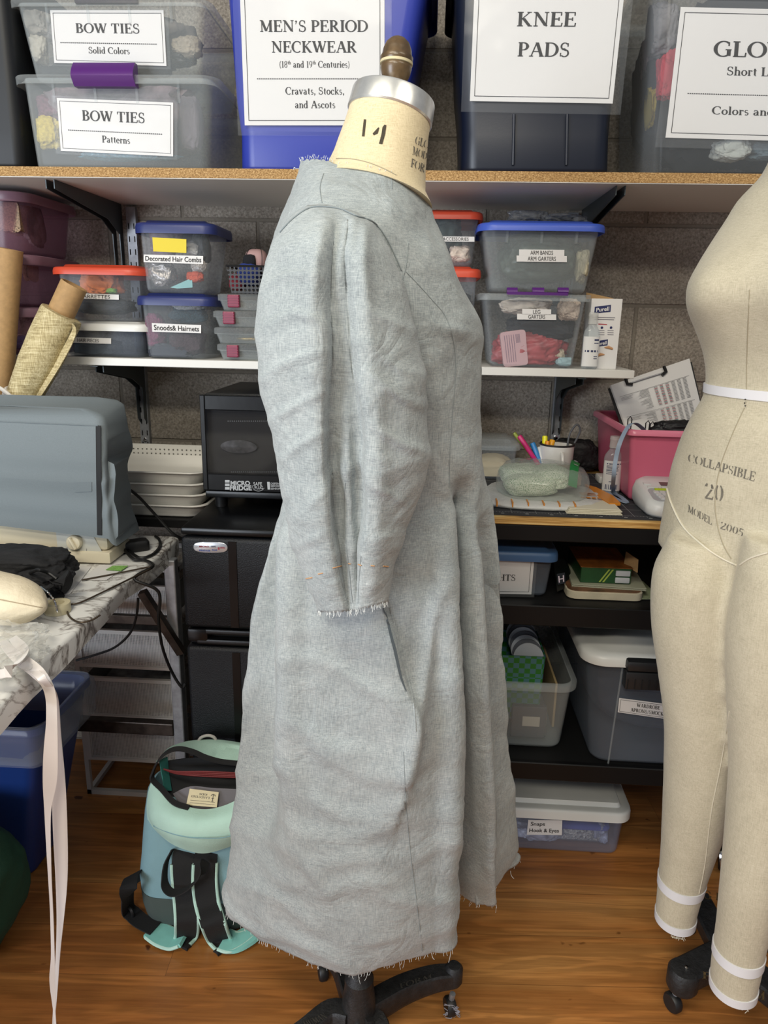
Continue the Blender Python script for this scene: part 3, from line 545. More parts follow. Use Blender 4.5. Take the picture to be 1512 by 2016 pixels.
# --- white shelf
zz = WS
for k, (yt, yl) in enumerate(((607, 700), (505, 592), (372, 478))):
    h = (0.112, 0.118, 0.135)[k]
    T = Tote(); x0, x1, y0, y1 = -1.30, -0.93, 1.712, 1.975; T.b0 = T.b1 = (x0+.012, x1-.012, y0+.01, y1-.01); T.z0, T.z1 = zz, zz+h-.02; SHOE = globals().setdefault('SHOE', []); SHOE.append(T)
    lab = ('mauve see-through shoe box at the bottom of its stack beside the orange lidded box', 'mauve see-through shoe box in the middle of its stack behind the cardboard tube', 'mauve see-through shoe box on top of its stack beneath the upper shelf')[k]
    t = thing('shoe_box', lab, 'storage box', ((x0+x1)/2, 1.82, zz), 'stacked mauve shoe boxes')
    ob('body', *loft(shellrings((x0+.012, x1-.012, y0+.01, y1-.01), (x0, x1, y0, y1), zz, zz+h-0.02, .05)), PINKC, t, 50)
    q = [rrect((x0+x1)/2, (y0+y1)/2, x1-x0+2*a, y1-y0+2*a, .055, zz+z, 6) for a, z in ((-.001, h-.021), (.010, h-.021), (.012, h-.024), (.014, h-.02), (.012, h-.004), (.004, h-.001), (-.02, h-.001))]
    ob('lid', *loft(q), plastic('mauve_lid', '#8d6b7a', .72, .35), t, 50)
    zz += h
goods('hair_ornament', 'braided beaded hair band in the top mauve shoe box', 'hair ornament', at(30, 430, 1.75), (.08, .1, .07), mat('bead_cloth', '#8a7258', .6, var=.6, vscale=250), 20, T=SHOE[2])
goods('hair_ornament', 'pale feather spray with dark curls in the top mauve shoe box', 'hair ornament', at(85, 450, 1.80), (.08, .08, .08), mat('dusty_cloth', '#8d8486', .8, var=.5, vscale=50), 21, T=SHOE[2])
goods('hair_ornament', 'peach lace flower in the middle mauve shoe box', 'hair ornament', at(68, 530, 1.76), (.05, .05, .05), mat('peach_cloth', '#b08a72', .8, var=.3, vscale=120), 22, T=SHOE[1])
goods('hair_ornament', 'pale ribbon bow in the bottom mauve shoe box', 'hair ornament', at(45, 640, 1.76), (.05, .05, .05), mat('palepink_cloth', '#a48f8c', .8), 23, T=SHOE[0])
goods('hair_ornament', 'dark blue ornament in the bottom mauve shoe box', 'hair ornament', at(40, 665, 1.82), (.12, .06, .05), mat('darkblue_cloth', '#2a2f52', .8), 24, T=SHOE[0])
# barrettes box on the hair piece box
T = tote('storage_box', 'clear hair pieces box with a white lid under the orange lidded box', 'storage box', (128, 699), (283, 700), (124, 640), (283, 642), 1.715, WS, 0.25, CLEARB, 0.006, 0.02, lid=(0.012, 0.012, WHITEP, 0.004))
T.z1 = T.z1
tsign(T, [(125, 663), (219, 666), (219, 677), (125, 674)], [('HAIR PIECES', 'r', .52, .80, .6, .45)], name='strip_label')
goods('hair_piece', 'dark teal hair piece inside the white lidded box', 'hair piece', at(190, 685, 1.80), (.11, .1, .045), mat('teal_cloth', '#22343a', .7, var=.4, vscale=80), 25)
zb = T.top
T = tote('storage_box', 'clear barrettes box with an orange red lid beside the hair comb box', 'storage box', (122, 617), (272, 619), (103, 530), (276, 531), 1.705, zb, 0.25, CLEAR, 0.014, 0.035, lid=(0.012, 0.012, REDLID, 0.006))
tsign(T, [(120, 576), (234, 580), (234, 590), (120, 587)], [('ACTIVE BARRETTES', 'r', .40, .85, .68, .9)], name='strip_label')
goods('barrette', 'bright orange cloth barrette in the orange lidded box', 'barrette', at(203, 558, 1.76), (.085, .07, .055), mat('orange_cloth', '#d8722f', .8, var=.25), 26)
goods('barrette', 'lime green barrette tip in the orange lidded box', 'barrette', at(220, 573, 1.735), (.022, .02, .012), mat('lime_cloth', '#7bb04a', .6), 27)
goods('barrette', 'black cloth barrette at the bottom of the orange lidded box', 'barrette', at(205, 603, 1.78), (.14, .12, .035), mat('black_cloth2', '#23252c', .85), 28)
# hair comb box on the snoods box
T = tote('storage_box', 'clear snoods and hairnets box with a navy lid standing on the white shelf', 'storage box', (288, 703), (408, 707), (274, 585), (412, 590), 1.705, WS, 0.16, CLEAR, 0.012, 0.02, lid=(0.011, 0.016, BLUELID, 0.006), belly=lambda u: 0)
zb = T.top
tsign(T, [(299, 636), (396, 640), (396, 656), (300, 653)], [('Snoods& Hairnets', 'b', .50, .78, .6, .92)], name='label_strip')
goods('snood', 'magenta crocheted snood in the navy lidded lower box', 'snood', at(305, 650, 1.745), (.05, .05, .075), mat('magenta_knit', '#7d3156', .9, bmp=.8, bscale=350, var=.4, vscale=250), 29)
goods('snood', 'brown crocheted snood in the navy lidded lower box', 'snood', at(372, 672, 1.745), (.075, .06, .055), mat('brown_knit', '#46343a', .9, bmp=.8, bscale=350, var=.4, vscale=250), 30)
goods('snood', 'teal beaded snood in the navy lidded lower box', 'snood', at(372, 620, 1.76), (.08, .05, .035), mat('teal_knit', '#2c4a55', .8, bmp=.8, bscale=350, var=.5, vscale=300), 31)
goods('hairnet', 'white netted hairnet under the lid of the lower navy lidded box', 'hairnet', at(372, 597, 1.75), (.075, .05, .03), mat('white_net', '#c4c5c6', .9, var=.3, vscale=400, bmp=.8, bscale=400), 32)
goods('snood', 'slate grey folded snood on the floor of the lower navy lidded box', 'snood', at(340, 692, 1.75), (.11, .08, .035), mat('slate_cloth', '#30343e', .9), 33)
T = tote('storage_box', 'clear decorated hair comb box with a navy lid stacked on the snoods box', 'storage box', (284, 563), (406, 566), (270, 442), (414, 445), 1.70, zb, 0.16, CLEAR, 0.012, 0.02, lid=(0.011, 0.018, BLUELID, 0.006))
tsign(T, [(283, 501), (400, 504), (400, 520), (283, 516)], [('Decorated Hair Combs', 'b', .50, .78, .6, .94)], name='label_strip')
tsign(T, [(300, 467), (367, 471), (367, 498), (302, 495)], [], name='sticky_note', paper=mat('yellow_paper', '#d9c32c', .6))
goods('hair_comb', 'silver toothed hair comb in the upper navy lidded box', 'hair comb', at(320, 540, 1.74), (.055, .04, .05), mat('silver_comb', '#8d8580', .35, .5, var=.6, vscale=220), 34)
goods('hair_comb', 'orange flower hair comb in the upper navy lidded box', 'hair comb', at(385, 545, 1.735), (.035, .03, .022), mat('orange_flower', '#b8482a', .7), 35)
goods('hair_comb', 'pearl beaded hair comb at the box side in the upper navy lidded box', 'hair comb', at(392, 525, 1.75), (.03, .03, .03), mat('pearl_beads', '#b5aca4', .3, var=.6, vscale=300), 36)
goods('hair_comb', 'mauve wrapped hair comb under the yellow note', 'hair comb', at(325, 470, 1.775), (.09, .05, .07), mat('rosewrap', '#6d4b58', .5, var=.25), 37)
goods('hair_comb', 'black feathered hair comb beside the yellow note', 'hair comb', at(397, 485, 1.76), (.035, .05, .07), mat('black_feather', '#2d2d30', .7, var=.5, vscale=100), 38)
goods('hair_comb', 'white cloth hair comb just under the yellow note', 'hair comb', at(380, 490, 1.745), (.03, .03, .03), mat('whitecloth', '#bdb9b6', .8), 39)
ob('mint_card', *box(0, 0.001, 0, 0.001, 0, 0.001), PAPER, T.root, 0) if False else None
q = [at(335, 566, 1.722), at(378, 547, 1.722), at(379, 566, 1.722), at(350, 568, 1.722)]
o = ob('gift_card', *loft([[p+Vector((0, k, 0)) for p in q] for k in (0, .001)]), mat('mint_card', '#7fb0ae', .6), None, 0); tag(o, 'mint green folded card leaning in the upper navy lidded box', 'card')
# four small latched cases, and a mesh basket on them
cases = (((434, 700), (560, 704), (430, 672), 20), ((428, 672), (560, 674), (424, 640), 20), ((428, 636), (560, 638), (422, 605), 20), ((436, 600), (560, 603), (431, 566), 20))
zc = WS
for k, (bl, br, tl, _) in enumerate(cases):
    lab = ('flat clear bead case at the bottom of the stack with a burgundy latch', 'flat clear bead case with gold beads, second from the bottom of its stack', 'flat clear bead case with a burgundy latch and pins, third from the bottom', 'flat clear bead case with a burgundy latch directly under the mesh basket')[k]
    x0 = at(*tl, 1.72).x; h = 0.0375
    t = thing('bead_case', lab, 'case', (x0+.1, 1.79, zc), 'flat bead cases stacked on the white shelf')
    ob('body', *loft(shellrings((x0+.006, x0+.23, 1.724, 1.86), (x0, x0+.236, 1.718, 1.866), zc, zc+h*.62, .008, round_=.004)), CLEARW, t, 50)
    q = [rrect(x0+.118, 1.792, .236+2*a, .148+2*a, .01, zc+h*z, 4) for a, z in ((0, .58), (.004, .6), (.004, .95), (0, 1))]; ob('lid', *loft(q), CLEARW, t, 50)
    if k != 1:
        mb = MB(); mb.bx(x0+.022, x0+.049, 1.708, 1.722, zc+h*.2, zc+h*.95, .002)
        for j in range(4): mb.bx(x0+.022, x0+.049, 1.7065, 1.709, zc+h*(.3+.15*j), zc+h*(.35+.15*j))
        mb.build('latch', BURG, t, 0)
    if k == 1:
        LAST[0] = None; goods('bead_heap', 'gold beads lying in a flat clear case', 'beads', (x0+.08, 1.78, zc+.011), (.09, .06, .010), mat('gold_beads', '#8c7440', .3, .6, var=.5, vscale=300), 60, .1); bpy.data.objects['bead_heap']['kind'] = 'stuff'
    zc += h
xk = at(446, 560, 1.73).x; t = thing('mesh_basket', 'small black mesh basket holding yarn balls on the stacked bead cases', 'basket', (xk+.09, 1.79, zc))
for nm, yy in (('front_mesh', 1.735), ('back_mesh', 1.84)): ob(nm, [(xk+.01, yy, zc+.002), (xk+.18, yy, zc+.002), (xk+.19, yy-.002, zc+.062), (xk, yy-.002, zc+.062)], [(0, 1, 2, 3)], MESHK, t, 0)
ob('basket_floor', *box(xk+.01, xk+.18, 1.735, 1.84, zc, zc+.002), BLACKM, t, 0); ob('rim', *tube([(xk, 1.733, zc+.062), (xk+.19, 1.733, zc+.062), (xk+.19, 1.842, zc+.062), (xk, 1.842, zc+.062)], .0025, 6, True), BLACKM, t)
for i, (px, py, r, c, nm) in enumerate(((490, 540, .026, '#2b3f8a', 'blue'), (468, 555, .02, '#7a1f2c', 'red'), (492, 515, .016, '#15161d', 'black'))):
    o = ob('yarn_ball', *lump(at(px, py, 1.78), (2*r, 2*r, 2*r), 70+i, .08), mat(nm+'_yarn', c, .9, bmp=.6, bscale=500), None, 75); tag(o, nm+' ball of yarn in the black mesh basket', 'yarn ball')
c = at(505, 512, 1.80); t = thing('toy_ball', 'pale pink ball with dark lines sitting on the black mesh basket', 'ball', (c.x, c.y, zc+.04))
ob('ball', *lump(c, (.052, .05, .05), 80, 0.0), mat('pink_ball', '#a58482', .7), t); 
for a in (0, .9, -.9): ob('stripe', *tube([c+Vector((.0262*sin(a)+0.0*k, 0, 0))+Vector((.0262*cos(a)*0, 0, 0))+Vector((0.012*sin(a)*cos(k), -.0258*cos(k), .0258*sin(k))) - Vector((.014*sin(a), 0, 0)) for k in [radians(x) for x in range(-80, 81, 10)]], .0007, 5), INK, t)
# boxes right of the dress
T0 = tote('storage_box', 'clear box with an orange lid half hidden by the dress, under a like box', 'storage box', (840, 712), (925, 714), (836, 532), (940, 534), 1.74, WS, 0.2, CLEAR, 0.012, 0.02, lid=(0.010, 0.014, REDLID, 0.005))
goods('jewelry_bundle', 'black velvet bundle in the lower orange lidded box', 'bundle', at(890, 640, 1.83), (.11, .12, .14), mat('black_velvet', '#141417', .95), 81)
T = tote('storage_box', 'clear accessories box with an orange lid at the dress front, on a like box', 'storage box', (842, 519), (930, 520), (838, 420), (944, 422), 1.735, T0.top, 0.2, CLEAR, 0.012, 0.02, lid=(0.010, 0.012, REDLID, 0.005))
tsign(T, [(838, 465), (934, 466), (934, 476), (838, 475)], [('JEWELRY ACCESSORIES', 'r', .43, .82, .66, .9)], name='strip_label')
goods('shell_ornament', 'white starfish ornament in bubble film in the upper orange lidded box', 'ornament', at(905, 500, 1.775), (.045, .04, .035), mat('shell', '#c7b3a2', .5, var=.3, vscale=90), 82)
goods('jewelry_bundle', 'dark green pouch in the upper orange lidded box', 'bundle', at(870, 465, 1.82), (.09, .1, .09), mat('darkgreen_cloth', '#33403c', .8, var=.3), 83)
T1 = tote('storage_box', 'clear leg garters box with purple latches below the blue lidded box', 'storage box', (965, 725), (1128, 728), (954, 578), (1156, 584), 1.695, WS, 0.21, CLEAR, 0.014, 0.014, rim=(0.010, 0.012, CLEARW))
for a, b_ in ((998, 1018), (1048, 1070), (1098, 1118)): latch(T1, a, b_, 566, 580, PURPLE, out=0.008)
ob('latch_bar', *box(at(998, 570, 1.695).x, at(1118, 570, 1.695).x, 1.684, 1.70, T1.z1-.001, T1.z1+.006, .001, 1), PURPLE, T1.root, 0)
tsign(T1, [(1028, 608), (1085, 609), (1085, 620), (1028, 619)], [('LEG', 'r', .5, .80, .66, .25)], name='strip_label')
tsign(T1, [(1018, 618), (1095, 619), (1095, 630), (1018, 629)], [('GARTERS', 'r', .5, .80, .66, .43)], name='strip_label')
goods('garter', 'white frilled garter folded along the top of the leg garters box', 'garter', at(1035, 603, 1.74), (.11, .06, .035), mat('white_frill', '#c5b9ad', .9, var=.2), 84)
goods('garter', 'ivory lace garter hanging at the corner of the leg garters box', 'garter', at(1120, 610, 1.74), (.05, .05, .045), mat('ivory_lace', '#c9b5a4', .9, var=.25, vscale=200, bmp=.5, bscale=300), 85)
goods('garter', 'red bagged garter at the bottom of the leg garters box', 'garter', at(1040, 690, 1.765), (.16, .08, .075), mat('red_bag', '#a04448', .4, var=.35, vscale=40), 86)
goods('garter', 'black elastic garter across the middle of the leg garters box', 'garter', at(1070, 645, 1.78), (.16, .08, .05), mat('black_elastic', '#26262b', .8), 87)
goods('garter', 'pale blue garter at the lower corner of the leg garters box', 'garter', at(1112, 712, 1.735), (.04, .03, .02), mat('paleblue_cloth', '#9fb9bd', .8), 88)
goods('garter', 'cream loop of garter elastic beside the pale blue garter', 'garter', at(1098, 700, 1.75), (.03, .03, .03), mat('cream_elastic', '#b7a992', .8, var=.4, vscale=150), 89)
cc = at(1012, 685, 1.722); q = [at(984, 655, 1.722), at(1034, 648, 1.722), at(1040, 718, 1.722), at(992, 723, 1.722)]
t = thing('soap_carton', 'pink barcoded carton pressed against the leg garters box front', 'carton', (cc.x, 1.73, cc.z-.03))
ctr = sum(q, Vector())/4; ring = []
for i in range(4):
    a, p, b_ = q[i-1], q[i], q[(i+1) % 4]
    for k in range(4):
        u = k/3; ring.append(p+(a-p).normalized()*.008*(1-u)**2+(b_-p).normalized()*.008*u*u)
ob('carton', *loft([[p+Vector((0, d, 0)) for p in ring] for d in (0, .02)]), mat('pink_card', '#c6a0a2', .6), t, 0)
V, F = [], []
for k in range(14): inkquad(V, F, [bil(q, .15+.045*k, .1, )+Vector((0, -.0008, 0)), bil(q, .15+.045*k+.02, .1)+Vector((0, -.0008, 0)), bil(q, .15+.045*k+.02, .88 if k < 9 else .35)+Vector((0, -.0008, 0)), bil(q, .15+.045*k, .88 if k < 9 else .35)+Vector((0, -.0008, 0))]) if k % 2 == 0 or k > 9 else None
ob('lettering', V, F, mat('mauve_ink', '#7c6478', .8), t, 0)
T2 = tote('storage_box', 'clear arm bands box with a bright blue lid on top of the leg garters box', 'storage box', (968, 560), (1158, 564), (952, 442), (1186, 446), 1.69, T1.z1+0.006, 0.22, CLEARW, 0.018, 0.03, lid=(0.012, 0.012, BLUELID2, 0.006), ribs=3, ribm=CLEARW)
tsign(T2, [(1022, 491), (1111, 492), (1111, 504), (1022, 503)], [('ARM BANDS', 'r', .5, .82, .66, .5)], name='strip_label')
tsign(T2, [(1017, 503), (1116, 504), (1116, 516), (1017, 515)], [('ARM GARTERS', 'r', .5, .80, .66, .56)], name='strip_label')
goods('arm_band', 'dark green bagged arm band bundle filling the blue lidded box', 'arm band', at(1060, 510, 1.79), (.18, .14, .105), mat('green_bag', '#47524c', .35, var=.45, vscale=50), 90, .18)
goods('arm_band', 'cream bagged arm band at the side of the blue lidded box', 'arm band', at(1145, 525, 1.735), (.025, .05, .07), mat('cream_bag', '#a79f86', .5, var=.3), 91)
for i, (px, py, d, s) in enumerate(((1040, 412, (.09, .09, .03), 92), (1110, 416, (.09, .1, .022), 93))):
    o = ob('zip_bag', *lump((at(px, py, 1.78).x, 1.78, T2.top+d[2]*.45), d, s, .35), plastic('zip_film', '#9a9c9e', .28, .12), None, 70); tag(o, ('crumpled clear zip bag on the blue lid, standing higher', 'flat clear zip bag with black contents on the blue lid')[i], 'bag')
LAST[0] = None; goods('hair_tie', 'black elastic ties inside the zip bags on the blue lid', 'elastic', (at(1085, 415, 1.78).x, 1.79, T2.top+.010), (.1, .06, .016), mat('black_ties', '#17171a', .7), 94)
# sanitiser carton and bottle
xa, xb = at(1155, 700, 1.735).x, at(1215, 700, 1.735).x; z1 = at(1190, 588, 1.735).z
t = thing('sanitiser_carton', 'white hand sanitiser carton with blue emblems beside the leg garters box', 'carton', ((xa+xb)/2, 1.77, WS))
ob('carton', *box(xa, xb, 1.735, 1.80, WS, z1, .0006, 1), PAPER, t, 0)
ob('back_flap', *loft([[Vector((xa, 1.798, z1)), Vector((xb, 1.798, z1)), Vector((xb, 1.80, z1)), Vector((xa, 1.80, z1))], [Vector((xa, 1.80, z1+.015)), Vector((xb-.01, 1.80, z1+.004)), Vector((xb-.01, 1.802, z1+.004)), Vector((xa, 1.802, z1+.015))]]), KRAFT, t, 0)
LOGO = mat('logo_navy', '#1c2455', .5)
def blob(q, n_, name, m, parent):
    V, F = [], []; inkquad(V, F, q); return ob(name, V, F, m, parent, 0)
def frontq(p, Y): return [at(a, b, Y) for a, b in p]
def carton_print(p, text, parent, Y):
    q = frontq(p, Y-.0006); o = ob('emblem', *loft([q, [v+Vector((0, .0004, 0)) for v in q]]), LOGO, parent, 0)
    gv, gf, gw = sans(text, .02); ob('lettering', [bil(q, .1+.8*x/gw, .78-.55*y)+Vector((0, -.0007, 0)) for x, y in gv], gf, PAPER, o, 0)
carton_print([(1171, 604), (1203, 600), (1202, 614), (1170, 617)], 'Purell', t, 1.735)
carton_print([(1172, 672), (1197, 668), (1196, 680), (1171, 683)], 'Purell', t, 1.735)
V, F = [], []
for y0, a, b_ in ((624, 1166, 1211), (628, 1168, 1209)): inkquad(V, F, frontq([(a, y0), (b_, y0+1), (b_, y0+2.4), (a, y0+1.4)], 1.7345))
for a in (1178, 1196):
    for k in range(3): inkquad(V, F, frontq([(a, 650+4*k), (a+12, 650.5+4*k), (a+12, 651.7+4*k), (a, 651.2+4*k)], 1.7345))
ob('print_lines', V, F, mat('grey_ink', '#77757c', .8), t, 0)
V, F = [], []; inkquad(V, F, frontq([(1178, 637), (1195, 638), (1195, 640), (1178, 639)], 1.7345)); ob('red_heading', V, F, mat('red_ink', '#a8404a', .8), t, 0)
for a in (1185, 1203): ob('round_icon', *lathe([(0, 0), (.0028, 0), (.0028, .0005), (0, .0005)], at(a, 645, 1.7345), 14, (0, -1, 0)), LOGO, t, 0)
mb = MB()
for sgn, c0 in ((1, (1182, 700)), (-1, (1198, 686))):
    a = at(c0[0]-8*sgn, c0[1]+1, 1.7343); b_ = at(c0[0]+8*sgn, c0[1]-2, 1.7343); mb.add(*tube([a, (a+b_)/2+Vector((0, 0, .002)), b_], [.0022, .0034, .0012], 8))
mb.build('printed_hands', mat('hand_print', '#b8895f', .7), t)
def bottle(name, label, c, z0, h, r, parent_lines):
    t = thing(name, label, 'bottle', (c.x, c.y, z0))
    pr = [(r*.9, 0), (r, .004), (r, h*.62), (r*.9, h*.68), (r*.55, h*.76), (r*.42, h*.80)]
    rings = [[Vector((c.x+k*1.12*cos(2*pi*i/28), c.y+k*.72*sin(2*pi*i/28), z0+z)) for i in range(28)] for k, z in pr]
    ob('bottle_body', *loft(rings), plastic('sanitiser_plastic', '#ccd4d6', .22, .08), t, 50)
    ob('cap', *loft([[Vector((c.x+k*cos(2*pi*i/24), c.y+k*.85*sin(2*pi*i/24), z0+z)) for i in range(24)] for k, z in ((r*.5, h*.79), (r*.62, h*.8), (r*.6, h*.93), (r*.66, h*.94), (r*.62, h), (r*.3, h))]), plastic('cap_plastic', '#d8d9d6', .4, .2), t, 40)
    wr = [[Vector((c.x+r*1.135*sin(a), c.y-r*.735*cos(a), z0+z)) for a in [radians(x) for x in range(-75, 76, 10)]] for z in (h*.05, h*.58)]
    ob('wrap_label', *grid(wr), mat('label_white', '#dcdcda', .45), t, 60)
    V, F = [], []
    for (u0, u1, v0, v1) in parent_lines:
        for k in range(4):
            a0, a1 = radians(-60+120*(u0+(u1-u0)*k/4)), radians(-60+120*(u0+(u1-u0)*(k+1)/4)); R2 = lambda a, v: Vector((c.x+r*1.15*sin(a), c.y-r*.75*cos(a), z0+h*.05+h*.53*(1-v)))
            inkquad(V, F, [R2(a0, v0), R2(a1, v0), R2(a1, v1), R2(a0, v1)])
    ob('lettering', V, F, mat('blue_grey_ink', '#3f4664', .7), t, 0); return t
c = at(1160, 715, 1.722); bottle('sanitiser_bottle', 'clear sanitiser bottle standing on the white shelf before the white carton', Vector((c.x, 1.722, 0)), WS, .125, .0165, [(.62, .95, .08, .14), (.62, .95, .2, .23), (.1, .95, .45, .52), (.65, .9, .65, .68), (.65, .9, .72, .75)])
# ------------------------------------------------------------------ work bench rack and what it carries
DZ, MZ, LZ = 0.862, 0.668, 0.287
t = thing('workbench_rack', 'black steel rack with a plywood top and two lower shelves along the wall', 'workbench', (0.85, 1.72, FZ))
ob('plywood_top', *box(0.0, 1.75, 1.462, 1.985, DZ-0.015, DZ, .001, 1), MATS['plywood'], t, 0)
for nm, zt, zb in (('top_beam', DZ-.016, .812), ('shelf_beam', MZ, .622), ('shelf_beam', LZ, .243)):
    m_ = MB()
    m_.bx(0.0, 1.75, 1.463, 1.478, zb, zt, .002, 1); m_.bx(0.0, 1.75, 1.965, 1.98, zb, zt, .002, 1); m_.build(nm, BLACKM, t, 30)
for z in (MZ, LZ): ob('shelf_panel', *box(0.002, 1.748, 1.478, 1.966, z-.012, z-.002), mat('black_panel', '#0f0f10', .6, bmp=.05, bscale=500), t, 0)
for x in (0.0, 1.72):
    for y in (1.464, 1.95): ob('post', *box(x+.001, x+.03, y+.015, y+.03, FZ, DZ-.016), BLACKM, t, 0)
# cutting mat
MATG = mat('cutting_mat', '#2c2e33', .7, bmp=.03, bscale=300)
t = thing('cutting_mat', 'charcoal gridded cutting mat lying on the plywood top', 'cutting mat', (.42, 1.7, DZ))
ob('mat_sheet', *box(.12, .72, 1.475, 1.93, DZ, DZ+.003), MATG, t, 0); V, F = [], []
def flat(V, F, x0, x1, y0, y1, z): inkquad(V, F, [Vector((x0, y0, z)), Vector((x1, y0, z)), Vector((x1, y1, z)), Vector((x0, y1, z))])
for k in range(24): x = .135+.0254*k; flat(V, F, x, x+.0007, 1.495, 1.92, DZ+.0033) if k % 2 == 0 else None; flat(V, F, x, x+.0009, 1.486, 1.494, DZ+.0033); flat(V, F, x+.002, x+.009, 1.479, 1.483, DZ+.0033) if k % 2 else None
for k in range(95): x = .135+.00635*k; flat(V, F, x, x+.0006, 1.49, 1.494, DZ+.0033)
for k in range(9): y = 1.495+.0508*k; flat(V, F, .135, .72, y, y+.0008, DZ+.0033)
ob('grid_print', V, F, mat('mat_print', '#a9aaa8', .7), t, 0); DM = DZ+.0036
# clear tub with cream contents
T = tote('storage_tub', 'clear lidded tub of cream foam pieces behind the dress front on the bench', 'tub', (930, 943), (1012, 944), (926, 876), (1020, 880), 1.80, DM, .15, CLEAR, .006, .02, lid=(.008, .010, CLEARW, .008))
goods('foam_block', 'cream foam block inside the clear lidded tub', 'foam', at(968, 920, 1.87), (.11, .10, .068), mat('cream_foam', '#c9b896', .9), 95, .1)
# mug with pens
mc = Vector((.335, 1.86, DM)); mr, mh = .043, .088
t = thing('pen_mug', 'white enamel mug with a dark rim holding pens and highlighters', 'mug', mc)
ob('mug_body', *lathe([(0, 0), (mr*.92, 0), (mr*.97, .004), (mr, mh*.9), (mr, mh), (mr-.003, mh), (mr-.004, .01), (0, .008)], mc, 36), mat('enamel', '#d7d5d0', .3), t, 50)
ob('mug_rim', *lathe([(mr-.0035, mh-.002), (mr+.001, mh-.003), (mr+.0015, mh), (mr+.0005, mh+.0018), (mr-.003, mh+.001), (mr-.0035, mh-.002)], mc, 36, None, False), INK, t)
hp = [mc+Vector((.008*s_+.006, -mr-.02*sin(a), .045+.026*cos(a))) for s_, a in [(0, radians(x)) for x in range(0, 181, 15)]]
ob('mug_handle', *tube(hp, .0045, 8), MATS['enamel'], t)
pens = [('highlighter', 'pink', '#c5266e', (1022, 858), (1040, 895), .0058), ('marker_pen', 'blue', '#2d7dbd', (1048, 872), (1046, 895), .0062), ('highlighter', 'yellow', '#e3dc1f', (1073, 858), (1062, 895), .0062), ('highlighter', 'amber', '#e8a51c', (1088, 866), (1076, 895), .0066), ('marker_pen', 'orange', '#dc8a1a', (1078, 868), (1070, 895), .0055), ('marker_pen', 'white', '#c9c9c6', (1061, 880), (1056, 895), .0045), ('pen', 'green and black striped', '#8d9a3a', (1012, 852), (1036, 895), .0042)]
for i, (nm, cl, hx, p0, p1, r) in enumerate(pens):
    Yp = 1.845+.006*(i % 4); a = at(*p0, Yp+.008); b_ = at(*p1, Yp); b2 = a+(b_-a)*1.0; d = (b_-a).normalized(); foot = b_+d*.055
    foot.x = max(mc.x-.03, min(mc.x+.03, foot.x)); foot.z = max(foot.z, DM+.014); pc = thing(nm, cl+' '+nm.replace('_', ' ')+' standing in the white enamel mug', 'pen', foot, 'pens in the mug')
    L = (a-foot).length; m1 = mat(cl.replace(' ', '_')+'_pen', hx, .35)
    ob('barrel', *lathe([(r*.6, 0), (r, .004), (r, L*.6)], foot, 14, a-foot), m1, pc); ob('cap', *lathe([(r*1.08, L*.6), (r*1.12, L*.97), (r*.9, L), (0, L)], foot, 14, a-foot), m1, pc)
a = mc+Vector((.028, .012, mh-.03)); tag(ob('scissor_handles', *tube(smoothpts([a, a+Vector((.004, .004, .05)), a+Vector((.02, .004, .078)), a+Vector((.03, .004, .06)), a+Vector((.014, .004, .02))], 5), .0025, 8), mat('grey_rubber', '#55575a', .5)), 'grey looped scissor handle standing at the back of the pen mug', 'scissors')
# dark fabric bag behind
t = ob('folded_bag', *lump((.395, 1.945, DM+.045), (.13, .05, .085), 98, .2), mat('black_nylon', '#18181a', .6, bmp=.4, bscale=40), None, 60); tag(t, 'black folded nylon bag leaning behind the sanitiser on the bench', 'bag')
# silica bag on a mailer
mz = DM+.001; pts = [gz(940, 985, mz), gz(968, 1001, mz), gz(1130, 1006, mz), gz(1190, 985, mz), gz(1165, 935, mz), gz(960, 945, mz)]
pts = [Vector((.14, 1.66, mz)), Vector((.145, 1.53, mz)), Vector((.30, 1.507, mz)), Vector((.385, 1.56, mz)), Vector((.40, 1.70, mz)), Vector((.20, 1.75, mz))]
def pad(ring, z0, h, nsub=6, puff=.5, k=6):
    R0 = smoothpts(ring, k, True); c = sum(R0, Vector())/len(R0); out = []
    for s, z in ((.97, 0), (1.0, h*.2), (1.0, h*.4), (.97, h*.62), (.88, h*.82), (.7, h*.95), (.35, h), (.03, h)): out.append([Vector((c.x+(p.x-c.x)*s, c.y+(p.y-c.y)*s, z0+z+.003*fbm(p*(1+s), 30, 4)*(1 if z > 0 else 0))) for p in R0])
    return out
t = thing('mailing_envelope', 'white plastic mailer with orange printing lying under the silica gel bag', 'envelope', (.27, 1.62, DM))
ob('envelope', *loft(pad(pts, DM+.0005, .016)), mat('mailer_white', '#cfcfcb', .35, bmp=.3, bscale=60), t, 70)
op = [Vector((x, y, DM+.0135-.0)) for x, y in ((.385, 1.73), (.405, 1.70), (.425, 1.62), (.425, 1.55), (.40, 1.545), (.39, 1.60))]
ob('orange_flap', *loft([[p+Vector((0, 0, -.006)) for p in op], op]), mat('orange_print', '#d98a2b', .4), t, 0)
V, F = [], []
for k in range(9): x = .15+.028*k; flat(V, F, x, x+.003, 1.515, 1.52, DM+.0165); flat(V, F, x+.012, x+.02, 1.522, 1.527, DM+.0168)
for k in range(6): x = .155+.033*k; ob('orange_tick', *box(x, x+.0025, 1.505+.004, 1.54, DM+.006, DM+.0172-.0002*k), MATS['orange_print'], t, 0)
V, F = [], []
for k in range(4): flat(V, F, .345+.012*k, .354+.012*k, 1.57, 1.583, DM+.0166); 
for k in range(3): flat(V, F, .35, .385, 1.60+.01*k, 1.604+.01*k, DM+.0164)
ob('lettering', V, F, MATS['orange_print'], t, 0)
